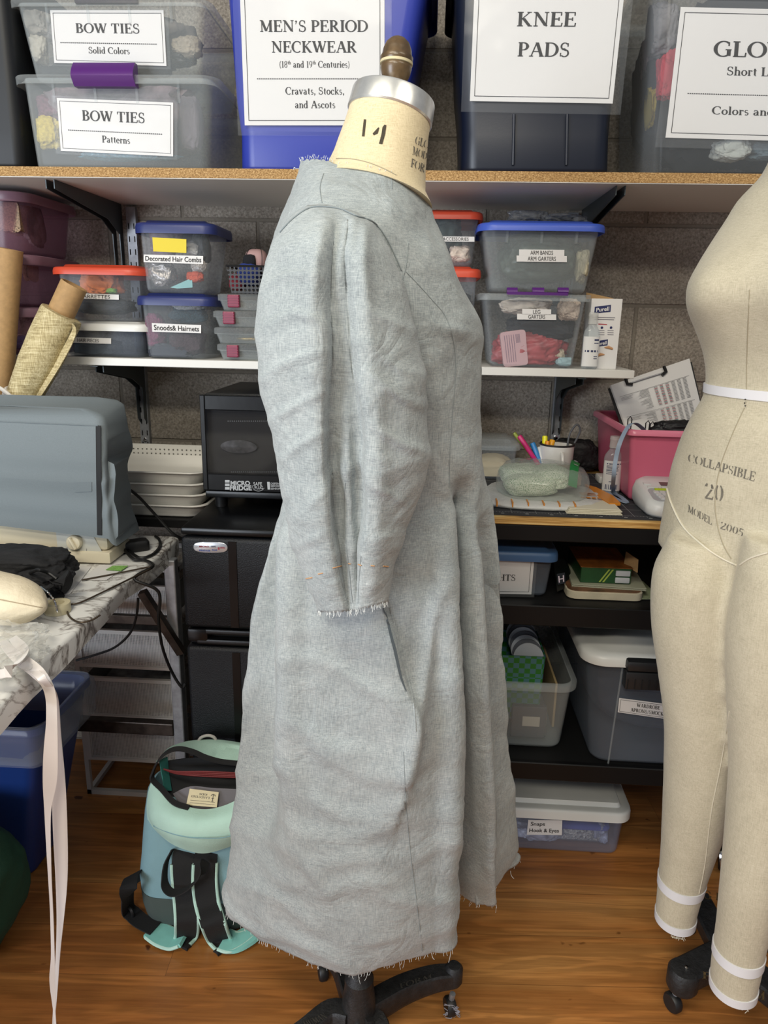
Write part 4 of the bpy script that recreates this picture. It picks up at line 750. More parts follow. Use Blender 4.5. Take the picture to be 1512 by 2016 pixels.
bz = DM+.017; ring = [Vector((x, y, bz)) for x, y in ((.165, 1.60), (.20, 1.545), (.30, 1.53), (.352, 1.56), (.37, 1.66), (.30, 1.74), (.20, 1.735), (.17, 1.67))]
t = thing('silica_bag', 'clear bag of green printed silica gel packets with a green stripe on the bench', 'bag', (.27, 1.64, bz))
ob('film', *loft(pad(ring, bz, .062)), plastic('bag_film', '#d5dbd6', .16, .08), t, 70)
gp = MB(); GRN = newmat('green_print'); m, nt, b = GRN; b.inputs['Roughness'].default_value = .7
vo = N(nt, 'ShaderNodeTexVoronoi'); vo.inputs['Scale'].default_value = 420; nt.links.new(coords(nt), vo.inputs['Vector']); nt.links.new(ramp(nt, vo.outputs['Distance'], [(.25, C('#5a8455')), (.45, C('#cdd3bf'))]), b.inputs['Base Color'])
for cx, cy, w_, d_, cz, s in ((.225, 1.66, .10, .11, .030, 96), (.235, 1.585, .12, .07, .022, 97), (.285, 1.63, .09, .13, .034, 95), (.325, 1.67, .07, .11, .026, 98)):
    o = ob('packet', *lump((cx, cy, bz+cz), (w_, d_, .045), s, .12), m if s < 98 else mat('tan_packet', '#a39682', .8), t, 75)
st = [Vector((.325+.016*k, 1.555+.03*k*1.0, bz+.03+.033*sin(pi*(.18+.64*k/4)))) for k in range(5)]
o = ob('green_stripe', *ribbon(smoothpts([Vector((.318, 1.545, bz+.030)), Vector((.330, 1.60, bz+.064)), Vector((.345, 1.66, bz+.063)), Vector((.352, 1.71, bz+.045))], 5), (1, -.1, -.45), .02), mat('green_tape', '#1e7a3c', .4), t)
gv, gf, gw = sans('$10.00', 0.0); A0, B0 = Vector((.333, 1.60, bz+.0665)), Vector((.345, 1.66, bz+.0655)); sd = Vector((-.9, .1, .4)).normalized()
ob('lettering', [A0+(B0-A0)*(x/gw)+sd*(.009*y-.004) for x, y in gv], gf, PAPER, o, 0)
# napkins
t = thing('napkin_stack', 'small stack of cream paper napkins at the bench edge under the mailer', 'napkins', (.37, 1.53, DM))
for k in range(4): ob('napkin', *box(.300+.002*k, .416-.003*(k % 2), 1.492+.002*k, 1.58, DM+.0028*k, DM+.0028*k+.0026, .0008, 1), mat('napkin', '#d6cfb8', .9), t, 0)
# sanitiser on the bench
bottle('sanitiser_bottle', 'clear sanitiser bottle with a barcode standing on the cutting mat by the pink bin', Vector((at(1207, 910, 1.705).x, 1.705, 0)), DM, .135, .019, [(.1, .9, .08, .12), (.1, .75, .15, .17), (.1, .75, .19, .21), (.1, .7, .23, .25), (.1, .75, .27, .29), (.1, .75, .31, .33), (.1, .6, .36, .38), (.1, .7, .42, .44), (.3, .6, .68, .7)]+[(.12+.09*k, .12+.09*k+(.03 if k % 3 else .055), .78, .95) for k in range(8)])
# pink bin with clipboards
PINK = mat('pink_plastic', '#c9637d', .35); ya = 1.615
bl, tl_ = at(1250, 992, ya), at(1248, 845, ya)
T = Tote(); x0, x1, y0, y1 = tl_.x-.006, tl_.x+.42, ya, 1.955; zt = at(1290, 848, ya).z
t = thing('open_bin', 'open pink plastic bin full of clipboards on the bench', 'bin', ((x0+x1)/2, 1.78, DM))
ob('body', *loft(shellrings((x0+.014, x1-.014, y0+.012, y1-.012), (x0, x1, y0, y1), DM, zt, .012, .0025)), PINK, t, 50)
q = [rrect((x0+x1)/2, (y0+y1)/2, x1-x0+2*a, y1-y0+2*a, .02, z, 5) for a, z in ((-.002, zt), (.006, zt+.002), (.010, zt-.002), (.010, zt-.011), (.007, zt-.011), (.0, zt-.004))]; ob('rim', *loft(q+[q[0]], False, False), mat('pink_rim', '#d97b92', .3), t, 50)
BOARD = mat('clipboard_black', '#1b1b1d', .5)
def clipboard(px, lab, Y0, Y1, paper_off, lines=True, clip=True, nm='clipboard'):
    tl_, tr_, br_, bl_ = at(*px[0], Y1), at(*px[1], Y1), at(*px[2], Y0), at(*px[3], Y0); n = (br_-tl_).cross(tr_-tl_).normalized(); n = n if n.y < 0 else -n
    c = (bl_+br_)/2; t = thing(nm, lab, 'clipboard', c); q = [tl_, tr_, br_, bl_]
    ob('board', *loft([q, [p-n*.004 for p in q]]), BOARD, t, 0)
    qq = [bil(q, .03, -.02), bil(q, .97, -.035), bil(q, .985, 1), bil(q, .05, 1)]
    for k in range(3): o = ob('sheet', *loft([[p+n*(.0012+.0014*k)+(tr_-tl_)*(-.012+.012*k)*.5 for p in qq], [p+n*(.0022+.0014*k)+(tr_-tl_)*(-.012+.012*k)*.5 for p in qq]]), PAPER, t, 0)
    V1, F1, V2, F2, V3, F3 = [], [], [], [], [], []; nn = n*.0062
    def qd(V, F, u0, u1, v0, v1): inkquad(V, F, [bil(qq, u0, v0)+nn, bil(qq, u1, v0)+nn, bil(qq, u1, v1)+nn, bil(qq, u0, v1)+nn])
    rnd = random.Random(5)
    for blk, (v0, v1) in enumerate(((.20, .44), (.48, .72), (.76, 1.0))):
        qd(V1, F1, .06, .95, v0-.012, v0-.009)
        rows_ = 15
        for r_ in range(rows_):
            v = v0+(v1-v0)*r_/rows_; qd(V1, F1, .40-rnd.random()*.12, .43, v, v+.004)
            for c_ in range(6):
                u = .50+.073*c_
                (qd(V2, F2, u, u+.04, v, v+.007) if c_ < 3 and (r_+c_) % 2 else qd(V3, F3, u, u+.04, v, v+.007) if c_ < 3 and r_ % 3 == 1 else qd(V1, F1, u, u+.045, v, v+.0045))
        for k in range(3): qd(V1, F1, .07, .20+.05*rnd.random(), v0+.01+.016*k, v0+.013+.016*k)
    GI = mat('grey_print', '#6f6f70', .8)
    ob('lettering', V1, F1, GI, t, 0); ob('red_entries', V2, F2, mat('red_print', '#b06a70', .8), t, 0); ob('teal_entries', V3, F3, mat('teal_print', '#5f8f8a', .8), t, 0)
    if clip:
        a, b_ = bil(q, .22, .045)+n*.01, bil(q, .68, .045)+n*.01; up = (tl_-bl_).normalized(); mb = MB(); mb.add(*tube([a, b_], .0016, 8)); mb.build('clip_wire', STEEL, t)
        for p in (a, b_): ob('clip_end', *tube([p+up*.016, p, p-up*.006+(b_-a).normalized()*(.012 if p == b_ else .012)*(-1 if p == b_ else 1)], .0042, 8), mat('black_plastic', '#161617', .4), t)
    return t
clipboard([(1197, 765), (1362, 712), (1400, 880), (1245, 905)], 'clipboard holding printed tables, tilted in the pink bin', 1.76, 1.90, .01)
for px, py, nm in ((1240, 832, 'tall'), (1275, 840, 'middle'), (1284, 842, 'low')):
    c = at(px, py, 1.70); t = thing('binder_clip', {'tall': 'black binder clip poking up at the corner of the pink bin', 'middle': 'black binder clip in front of the tilted printed sheets', 'low': 'black binder clip just beside another one at the pink bin front'}[nm], 'clip', c)
    ob('clip_wire', *tube([c+Vector((-.004, 0, -.02)), c+Vector((-.005, 0, .008)), c+Vector((0, 0, .014)), c+Vector((.004, 0, .008)), c+Vector((.003, 0, -.02))], .0013, 6), BOARD, t); ob('clip_body', *box(c.x-.009, c.x+.009, c.y, c.y+.012, c.z-.035, c.z-.016), BOARD, t, 0)
o = ob('black_pouch', *lump(at(1335, 850, 1.70), (.12, .05, .05), 99, .25), BOARD, None, 75); tag(o, 'black pouch sticking out of the pink bin below the printed sheets', 'pouch')
# lanyard over the bin edge
Lp = [at(1268, 846, 1.66), at(1252, 834, 1.64), at(1238, 838, 1.615), at(1222, 868, 1.59), at(1213, 900, 1.585), at(1208, 940, 1.58), gz(1208, 968, DM+.006), gz(1222, 978, DM+.004), gz(1234, 988, DM+.003)]
t = thing('lanyard', 'pale blue ribbon lanyard hanging over the pink bin corner to the mat', 'lanyard', (Lp[-1].x, Lp[-1].y, DM))
ob('ribbon', *ribbon(smoothpts(Lp, 6), [Vector((1, -.35, .25))]*(8*6+1), .009, .001), mat('pale_blue_ribbon', '#8f9fb4', .5), t, 40)
ob('ribbon_end', *ribbon(smoothpts([gz(1192, 962, DM+.004), gz(1203, 976, DM+.005), gz(1220, 985, DM+.004), gz(1236, 990, DM+.003)], 5), (.3, 1, 0), .011, .002), MATS['pale_blue_ribbon'], t, 40)
# label printer
LPW = mat('printer_white', '#d3d3d0', .35); LPG = mat('printer_grey', '#a9abad', .4)
x0 = gz(1250, 1000, DM).x+.004; y0, y1 = 1.478, 1.635
t = thing('label_printer', 'white handheld label maker with a small keyboard at the bench edge', 'label maker', (x0+.08, 1.54, DM))
cx_, cy_, wx_, wy_ = x0+.085, (y0+y1)/2, .17, y1-y0; tilt = lambda y: .032+.030*(y-y0)/wy_
R_ = []
for a, kz in ((-.006, 0), (0, .2), (.001, .6), (-.003, .88), (-.010, 1.0)):
    R_.append([Vector((p.x, p.y, DM+tilt(p.y)*kz)) for p in rrect(cx_, cy_, wx_+2*a, wy_+2*a, .03, 0, 7)])
ob('case', *loft(R_), LPW, t, 50)
def lpq(x, y, dz=.0004): return Vector((x0+x, y0+y, DM+tilt(y0+y)+dz))
def lpbox(x0_, x1_, ya_, yb_, h): b4 = [lpq(x0_, ya_), lpq(x1_, ya_), lpq(x1_, yb_), lpq(x0_, yb_)]; return loft([[p for p in b4], [p+Vector((0, 0, h)) for p in b4]])
ob('key_field', *loft([[lpq(p.x, p.y, -.0002) for p in rrect(.085, .045, .145, .066, .016, 0)], [lpq(p.x, p.y, .0008) for p in rrect(.085, .045, .145, .066, .016, 0)]]), LPG, t, 0)
for r_ in range(4):
    for k in range(10): ob('key', *lpbox(.022+.0128*k+.002*r_, .032+.0128*k+.002*r_, .05-.0105*r_, .058-.0105*r_, .003), LPW, t, 0)
for k in range(2): ob('green_key', *lpbox(.028+.031*k, .056+.031*k, .066, .072, .003), mat('lime_key', '#b4c82a', .4), t, 0)
ob('screen', *lpbox(.048, .13, .092, .110, .001), mat('lcd', '#5f5550', .2), t, 0)
for k in range(3): ob('key', *lpbox(.016+.03*k, .038+.03*k, .078, .084, .0025), LPW, t, 0)
ob('power_button', *lpbox(.012, .028, .094, .104, .0025), LPW, t, 0)
# a white connector next to the sanitiser
o = ob('cable_adapter', *box(.435, .468, 1.80, 1.85, DM, DM+.018, .004), WHITEP, None, 40); tag(o, 'small white cable adapter behind the sanitiser bottle on the bench', 'adapter')
# --- middle shelf of the rack
T = tote('storage_box', 'smoky box with a blue lid and a framed sign on the rack shelf', 'storage box', (925, 1170), (1076, 1176), (915, 1084), (1092, 1092), 1.50, MZ+.0015, .3, CLEARB, .012, .015, lid=(.010, .016, mat('steel_blue_lid', '#39587f', .45), .004))
tsign(T, [(908, 1097), (1052, 1099), (1046, 1170), (908, 1168)], [('TIGHTS', 's', .535, .62, .17, .46)], border=(.006, .0009), film=.04)
goods('tights_bundle', 'dark navy bundle of tights in the blue lidded box', 'tights', ((T.b1[0]+T.b1[1])/2, 1.66, MZ+.06), (.13, .2, .09), mat('navy_cloth', '#20242e', .9), 100)
t = thing('flat_carton', 'black flat carton with a pale H mark leaning beside the blue lidded box', 'carton', gz(1105, 1172, MZ))
q = [at(1090, 1108, 1.56), at(1112, 1102, 1.62), at(1132, 1150, 1.60), at(1097, 1165, 1.52)]
ob('carton', *loft([q, [p+Vector((.004, .02, 0)) for p in q]]), mat('black_card', '#17181a', .35), t, 0)
o = sign(t, [at(1096, 1130, 1.535), at(1112, 1127, 1.545), at(1113, 1148, 1.54), at(1098, 1151, 1.53)], [('H', 'b', .5, .82, .6, .7)], (0, -1, .2), name='printed_panel', paper=mat('black_card2', '#202123', .3), ink=mat('pink_white_ink', '#d8c9d4', .6))
def book(x0, x1, y0, y1, z0, h, rot, cover, label, nm='book'):
    t = thing(nm, label, 'book', ((x0+x1)/2, (y0+y1)/2, z0)); t.rotation_euler = (0, 0, radians(rot)); w_, d_ = (x1-x0)/2, (y1-y0)/2; L = t.location
    ob('pages', *box(L.x-w_+.003, L.x+w_-.002, L.y-d_+.003, L.y+d_-.003, z0+.002, z0+h-.002), mat('book_pages', '#c9bfa6', .9), t, 0)
    cv = MB(); cv.bx(L.x-w_, L.x+w_, L.y-d_, L.y+d_, z0, z0+.002); cv.bx(L.x-w_, L.x+w_, L.y-d_, L.y+d_, z0+h-.002, z0+h); cv.build('cover', cover, t, 0); return t
t = thing('drawing_pad', 'pale pad with rounded corners lying at the front of the rack shelf', 'pad', (.40, 1.57, MZ))
R_ = [rrect(.405, 1.575, .165+2*a, .125+2*a, .02, MZ+z) for a, z in ((-.001, 0), (0, .001), (0, .016), (-.001, .017))]; ob('pages', *loft(R_), mat('pad_pages', '#c5bba2', .9, var=.1), t, 40)
ob('cover', *loft([rrect(.405, 1.577, .16, .12, .02, MZ+.0172), rrect(.405, 1.577, .16, .12, .02, MZ+.0185)]), mat('brown_cover', '#6b4a33', .5, var=.7, vscale=35), t, 0)
book(.34, .50, 1.535, 1.68, MZ+.0188, .006, -4, mat('pale_cover', '#a9ab95', .5), 'thin pale green booklet between the rounded pad and the crayon carton', 'booklet')
t = thing('crayon_carton', 'worn green and orange carton of crayons lying open on the booklet', 'carton', (.41, 1.6, MZ+.026))
z0 = MZ+.0255; ob('carton', *box(.355, .465, 1.55, 1.70, z0, z0+.036, .001, 1), mat('green_card', '#1f4a26', .5, var=.2), t, 0)
ob('top_panel', *box(.353, .467, 1.549, 1.70, z0+.0362, z0+.0376), mat('orange_brown_card', '#7d4a1c', .5, var=.45, vscale=40), t, 0)
for k in range(2): ob('crayon_end', *box(.430, .462, 1.5455, 1.55, z0+.003+.016*k, z0+.016+.016*k, .002), mat('grey_white', '#b9bcc0', .6), t, 40)
V, F = [], []
for k in range(2): inkquad(V, F, [Vector((.395+.008*k, 1.5493, z0+.003)), Vector((.399+.008*k, 1.5493, z0+.003)), Vector((.418+.008*k, 1.5493, z0+.033)), Vector((.414+.008*k, 1.5493, z0+.033))])
ob('chevron', V, F, mat('yellow_green', '#9bb04a', .6), t, 0)
ob('torn_flap', *loft([[Vector((.455, 1.58, z0+.037)), Vector((.475, 1.545, z0+.03)), Vector((.478, 1.56, z0+.055)), Vector((.462, 1.60, z0+.06))], [Vector((.457, 1.581, z0+.037)), Vector((.477, 1.546, z0+.03)), Vector((.48, 1.561, z0+.055)), Vector((.464, 1.601, z0+.06))]]), KRAFT, t, 0)
o = ob('paper_sheet', *loft([[Vector((.46, 1.52, MZ+.0015)), Vector((.53, 1.53, MZ+.001)), Vector((.52, 1.64, MZ+.001)), Vector((.47, 1.62, MZ+.001))], [Vector((.46, 1.52, MZ+.003)), Vector((.53, 1.53, MZ+.0025)), Vector((.52, 1.64, MZ+.0025)), Vector((.47, 1.62, MZ+.0025))]]), mat('greenish_paper', '#8f9a7a', .8), None, 0); tag(o, 'pale green sheet beside the rounded pad at the rack shelf', 'paper')
# --- lower shelf of the rack
T = tote('open_bin', 'open clear bin with a green woven basket inside on the low rack shelf', 'bin', (905, 1486), (1104, 1494), (880, 1338), (1131, 1350), 1.50, LZ+.0015, .36, CLEARW, .02, .03, rim=(.010, .014, CLEARW))
bx0, bx1 = T.b1[0], T.b1[1]
c = at(1030, 1310, 1.62); GW = newmat('green_weave'); m, nt, b = GW; ck = N(nt, 'ShaderNodeTexChecker'); ck.inputs['Scale'].default_value = 75; nt.links.new(coords(nt), ck.inputs['Vector']); ck.inputs['Color1'].default_value = C('#2f7a2f'); ck.inputs['Color2'].default_value = C('#4f7f86'); nt.links.new(ck.outputs[0], b.inputs['Base Color']); b.inputs['Roughness'].default_value = .4
t = thing('woven_basket', 'green woven plastic basket standing in the open clear bin', 'basket', (c.x, 1.65, LZ+.02)); xq = at(1072, 1320, 1.60).x; zq = at(1072, 1292, 1.60).z
ob('basket', *loft(shellrings((bx0+.05, xq-.005, 1.60, 1.74), (bx0+.045, xq, 1.595, 1.745), LZ+.02, zq, .006, .003)), m, t, 40)
tt = thing('disc_stack', 'grey white round discs standing in the green woven basket', 'discs', (at(1035, 1270, 1.66).x, 1.66, zq-.06), None)
for k in range(7):
    c = Vector((at(1036, 1280, 1.66).x-.002*k, 1.615+.012*k, zq-.014+.005*k)); ob('disc', *lathe([(0, -.0014), (.036, -.0014), (.0365, 0), (.036, .0014), (0, .0014)], c, 40, (-.25, -1, .35)), mat('disc_grey' if k % 2 else 'disc_white', '#4c4f58' if k % 2 else '#b4b8be', .5), tt, 40)
x = at(1100, 1400, 1.55).x
for i, (dx, hx, y0_, y1_, zt_, lab) in enumerate(((0, '#b29a70', 1.60, 1.83, .36+.035, 'tan cardboard sheet standing along the side of the open clear bin'), (-.025, '#c9c3b5', 1.56, 1.60, .36, 'cream card standing inside the front of the open clear bin'), (-.13, '#8a8d90', 1.55, 1.556, .345, 'grey framed card lying against the inside front of the clear bin'))):
    o = ob('card_sheet', *box(*((x+dx-.0025, x+dx+.0025) if i == 0 else (x+dx-.06, x+dx)), y0_, y1_ if i == 0 else y0_+.004, LZ+.012, zt_ + (0 if i else .02)), mat('card%d' % i, hx, .8), None, 0); tag(o, lab, 'card')
for k in range(6):
    o = ob('paper_sheet', *box(bx0+.06, x-.02-.006*k, 1.535+.004*k, 1.537+.004*k, LZ+.09+.006*k, LZ+.115+.012*k), mat('grey_paper%d' % (k % 3), ('#9a9a99', '#c4c1ba', '#77787a')[k % 3], .8), None, 0) if k < 0 else None
o = ob('picture_frame', *box(x-.11, x-.03, 1.535, 1.55, LZ+.02, LZ+.10, .002), mat('dark_frame', '#4a4c50', .5), None, 0); tag(o, 'small dark picture frame standing low in the open clear bin', 'picture frame')
c_ = ob('inset_card', *box(x-.085, x-.045, 1.534, 1.5345, LZ+.05, LZ+.075), mat('card1', '#c9c3b5', .8), o, 0); c_.location = -o.location + Vector((0, 0, 0)) if False else c_.location
# aprons tote
T = tote('storage_tote', 'smoky clear tote with a white lid and aprons label on the low rack shelf', 'tote', (1163, 1502), (1600, 1520), (1158, 1304), (1660, 1320), 1.465, LZ+.0015, .46, CLEARB, .012, .035, z1=at(1200, 1300, 1.465).z)
x0, x1 = T.b1[0], T.b1[1]
q = [rrect((x0+x1)/2, 1.695, x1-x0+2*a, .46+2*a, .05, T.z1+z, 8) for a, z in ((0, -.001), (.008, -.012), (.011, -.010), (.011, .006), (.006, .013), (-.01, .016), (-.045, .017), (-.06, .026), (-.08, .028))]; ob('lid', *loft(q), WHITEP, T.root, 50)
xa = at(1232, 1300, 1.455).x; lt = MB(); BP = mat('black_latch', '#1d1e20', .4)
lt.bx(xa, xa+.22, 1.437, 1.49, T.z1-.012, T.z1+.012, .006); lt.bx(xa, xa+.22, 1.440, 1.466, T.z1-.055, T.z1-.014, .003)
for k in range(14): lt.bx(xa+.004+.015*k, xa+.006+.015*k, 1.438, 1.441, T.z1-.052, T.z1-.03)
lt.build('latch', BP, T.root, 30)
a, c = onplane(1226, 1310, T.P+T.N*.001, T.N), onplane(1197, 1505, T.P+T.N*.001, T.N); ob('corner_ridge', *tube([a, c], .002, 6), CLEARW, T.root)
tsign(T, [(1219, 1374), (1345, 1390), (1345, 1420), (1216, 1402)], [('WARDROBE', 's', .46, .43, .24, .36), ('APRONS/SMOCKS', 's', .46, .80, .24, .54)], border=(.003, .0007), lab='small aprons label', off=.0025)
goods('apron_bundle', 'dark blue grey bundle of aprons filling the smoky clear tote', 'aprons', ((x0+x1)/2, 1.70, LZ+.11), (x1-x0-.09, .34, .17), mat('apron_cloth', '#353a44', .9, var=.2), 101, .08)
# snaps box on the floor
T = tote('storage_box', 'long clear box with a white lid and Snaps label on the floor under the rack', 'storage box', (860, 1686), (1218, 1686), (850, 1586), (1236, 1592), 1.60, FZ, .32, plastic('lilac_plastic', '#a3a9bb', .09, .22), .012, .025, lid=(.014, .022, WHITEP, .010))
tsign(T, [(1040, 1614), (1107, 1615), (1106, 1644), (1037, 1643)], [('Snaps', 'b', .29, .36, .24, .42), ('Hook & Eyes', 'b', .485, .80, .24, .85)], name='label_strip')
for i, (zc, lab) in enumerate(((FZ+.006, 'lower blue lidded tub of silver snaps in the long clear box'), (FZ+.066, 'upper blue lidded tub of silver snaps in the long clear box'))):
    xa, xb = at(1090, 1660, 1.655).x, at(1192, 1660, 1.655).x; t = thing('snap_tub', lab, 'tub', ((xa+xb)/2, 1.69, zc))
    ob('tub', *loft(shellrings((xa+.004, xb-.004, 1.644, 1.75), (xa, xb, 1.64, 1.754), zc, zc+.048, .012)), CLEAR, t, 50)
    ob('tub_lid', *loft([rrect((xa+xb)/2, 1.697, xb-xa+2*a, .114+2*a, .014, zc+z) for a, z in ((-.001, .047), (.003, .046), (.004, .052), (.0, .056))]), mat('periwinkle_lid', '#5a66b0', .35), t, 50)
    m, nt, b = newmat('snap_metal%d' % i); vo = N(nt, 'ShaderNodeTexVoronoi'); vo.inputs['Scale'].default_value = 190; nt.links.new(coords(nt), vo.inputs['Vector']); nt.links.new(ramp(nt, vo.outputs['Color'], [(.2, C('#5f5c5a')), (.5, C('#a9a49c')), (.85, C('#e6e0d2'))]), b.inputs['Base Color']); b.inputs['Roughness'].default_value = .4; bump(nt, b, vo.outputs['Distance'], .6)
    tag(ob('metal_snaps', *box(xa+.008, xb-.008, 1.648, 1.746, zc+.004, zc+.036, .006), m, None, 30), ('heap of silver snaps in the lower blue lidded tub', 'heap of silver snaps in the upper blue lidded tub')[i], 'snaps', None, 'stuff')
for i, (px, py, d, hx, lab) in enumerate(((1040, 1600, (.13, .1, .05), '#71767f', 'clear crumpled bag behind the Snaps label'), (1050, 1665, (.14, .1, .05), '#a2a4b0', 'pale crumpled bag under the Snaps label'), (1190, 1650, (.04, .08, .06), '#8f93a6', 'blue grey bag wedged at the end of the long clear box'))):
    p = at(px, py, 1.68); o = ob('plastic_bag', *lump((min(p.x, T.b0[1]-.04), 1.68, max(p.z, FZ+.035)), d, 110+i, .3), mat('bagfill%d' % i, hx, .3, var=.4, vscale=40), None, 70); tag(o, lab, 'bag')
# chair caster seen between the canvas legs
c = gz(1428, 1722, FZ)+Vector((0, .02, .03)); t = thing('chair_caster', 'black chair wheel with a chrome cover behind the canvas legs', 'caster', c-Vector((0, 0, .03)))
ob('wheel', *lathe([(0, -.011), (.026, -.011), (.03, -.006), (.03, .006), (.026, .011), (0, .011)], c, 28, (1, -.4, 0)), BLACKM, t); 
ob('hood', *lathe([(.034, -.014), (.036, 0), (.034, .014), (.02, .018), (0, .018)], c+Vector((.004, 0, .012)), 28, (1, -.4, .2)), CHROME, t); ob('chair_leg', *tube([c+Vector((.01, .01, .03)), c+Vector((.012, .012, .16)), c+Vector((.02, .02, .3))], .014, 12), BLACKM, t)
# ------------------------------------------------------------------ cloth helpers
def pxof(P): d = P-O; k = d.dot(_f); return 756+FPX*d.dot(_R)/k, 1008-FPX*d.dot(_U)/k
def normals(D, closed=True):
    nr, nc = len(D), len(D[0]); Nn = []
    for i in range(nr):
        L = []
        for j in range(nc):
            du = D[i][(j+1) % nc]-D[i][j-1]; dv = D[min(i+1, nr-1)][j]-D[max(i-1, 0)][j]; n = du.cross(dv)
            L.append(n.normalized() if n.length > 1e-9 else Vector((0, -1, 0)))
        Nn.append(L)
    return Nn
def press(D, FS, ymax):
    Nn = normals(D)
    for i in range(1, len(D)-1):
        for j in range(len(D[0])):
            p = D[i][j]
            if p.y > ymax: continue
            x, y = pxof(p); h = 0
            for P, A, wl, wr in FS:
                R2 = max(wl, wr)*2.6; best = None
                if not (min(q.x for q in P[::len(P)-1])-150 < x < max(q.x for q in P[::len(P)-1])+150): continue
                for a, b_ in zip(P, P[1:]):
                    if abs(a.y-y) > R2+60 or abs(a.x-x) > R2+60: continue
                    dx, dy = b_.x-a.x, b_.y-a.y; u = max(0, min(1, ((x-a.x)*dx+(y-a.y)*dy)/(dx*dx+dy*dy+1e-9))); ex, ey = x-a.x-dx*u, y-a.y-dy*u; d2 = ex*ex+ey*ey
                    if best is None or d2 < best[0]: best = (d2, ex*dy-ey*dx)
                if best:
                    w_ = wr if best[1] > 0 else wl; end = min((P[0].xy-Vector((x, y))).length, (P[-1].xy-Vector((x, y))).length); h += A*math.exp(-best[0]/(w_*w_))*(.35+.65*min(1, end/35))
            n = Nn[i][j]; n = n if n.y < 0 else -n; D[i][j] = p+n*h
    return D
# ------------------------------------------------------------------ marble topped table and things on it
TZ = 0.72
t = thing('work_table', 'table covered in white marble film with a steel frame beneath', 'table', (-1.1, 1.0, FZ))
ex = lambda y: -0.592+0.012*sin(y*3)+.003*sin(y*17)
R_ = []
for i in range(41):
    y = -0.1+1.79*i/40; x = ex(y); lip = .042+.004*sin(y*9)+.002*sin(y*31)
    R_.append([Vector((-1.7, y, TZ-.03)), Vector((-1.7, y, TZ)), Vector((x-.006, y, TZ)), Vector((x-.001, y, TZ-.002)), Vector((x+.001, y, TZ-.008)), Vector((x+.004*sin(y*13), y, TZ-lip)), Vector((x-.004, y, TZ-lip)), Vector((x-.006, y, TZ-.03))])
ob('marble_top', *loft(R_), MATS['marble_film'], t, 50)
for nm, b_ in (('leg', (-.612, -.585, 1.60, 1.627, FZ, TZ-.031)), ('leg', (-1.66, -1.633, 1.60, 1.627, FZ, TZ-.031)), ('leg', (-1.66, -1.633, 0.0, .027, FZ, TZ-.031)), ('crossbar', (-1.63, -.613, 1.602, 1.626, .215, .25)), ('crossbar', (-1.63, -.613, 1.63, 1.645, .505, .53))):
    ob(nm, *box(*b_, .003), STEEL if nm == 'leg' else mat('worn_steel', '#4b443f', .4, .8, var=.5, vscale=25), t, 0)
ob('brace', *tube([at(280, 1165, 1.56), at(357, 1285, 1.60)], .013, 4), MATS['worn_steel'], t, 0)
# sewing machine under a grey cover
CREAM = mat('cream_plastic', '#d5ccb4', .35); COVER = mat('grey_cover_cloth', '#6d767a', .75, var=.05, vscale=400, bmp=.05, bscale=900)
xr = at(216, 1090, 1.462).x; t = thing('sewing_machine', 'cream sewing machine base with a round dial, mostly under the grey cover', 'sewing machine', (xr-.25, 1.51, TZ))
ob('base_plate', *box(xr-.62, xr, 1.462, 1.572, TZ+.004, TZ+.03, .004), CREAM, t, 40)
ob('arm_body', *box(xr-.60, xr-.006, 1.470, 1.566, TZ+.03, TZ+.26, .01), CREAM, t, 40)
ob('dial_panel', *loft([[at(a, b_, 1.4695) for a, b_ in ((110, 1045), (178, 1045), (203, 1090), (114, 1087))], [at(a, b_, 1.4685) for a, b_ in ((110, 1045), (178, 1045), (203, 1090), (114, 1087))]]), mat('pale_panel', '#c3c4bd', .4), t, 0)
c = at(149, 1066, 1.469); ob('dial', *lathe([(.0165, 0), (.0165, .010), (.0145, .013), (0, .013)], c, 32, (0, -1, 0)), CREAM, t, 40); ob('dial_grip', *tube([c+Vector((-.006, -.0165, .012)), c+Vector((.006, -.0165, -.012))], .0042, 8), CREAM, t)
V, F = [], []
for k in range(5): inkquad(V, F, [at(52+17*k, 1102.0+1.1*k, 1.4612), at(66+17*k, 1103.0+1.1*k, 1.4612), at(66+17*k, 1106+1.1*k, 1.4612), at(52+17*k, 1105+1.1*k, 1.4612)])
inkquad(V, F, [at(131, 1078, 1.468), at(133, 1078, 1.468), at(133, 1082, 1.468), at(131, 1082, 1.468)]); inkquad(V, F, [at(170, 1080, 1.468), at(171, 1080, 1.468), at(171, 1085, 1.468), at(170, 1085, 1.468)])
ob('ruler_print', V, F, mat('grey_ink', '#77757c', .8), t, 0); V, F = [], []; inkquad(V, F, [at(123, 1048, 1.468), at(135, 1048, 1.468), at(135, 1049.5, 1.468), at(123, 1049.5, 1.468)]); ob('red_mark', V, F, mat('red_ink', '#a8404a', .8), t, 0)
R_ = [[Vector((p.x, 1.4605, p.z)) for p in ring] for ring in [[at(a, b_, 1.461) for a, b_ in ((-40, 1074), (70, 1076), (88, 1080), (94, 1088), (60, 1094), (-40, 1092))]]]
ob('slot_recess', *loft([R_[0], [p+Vector((0, -.0008, 0)) for p in R_[0]]]), mat('tan_recess', '#9a9178', .5), t, 0)
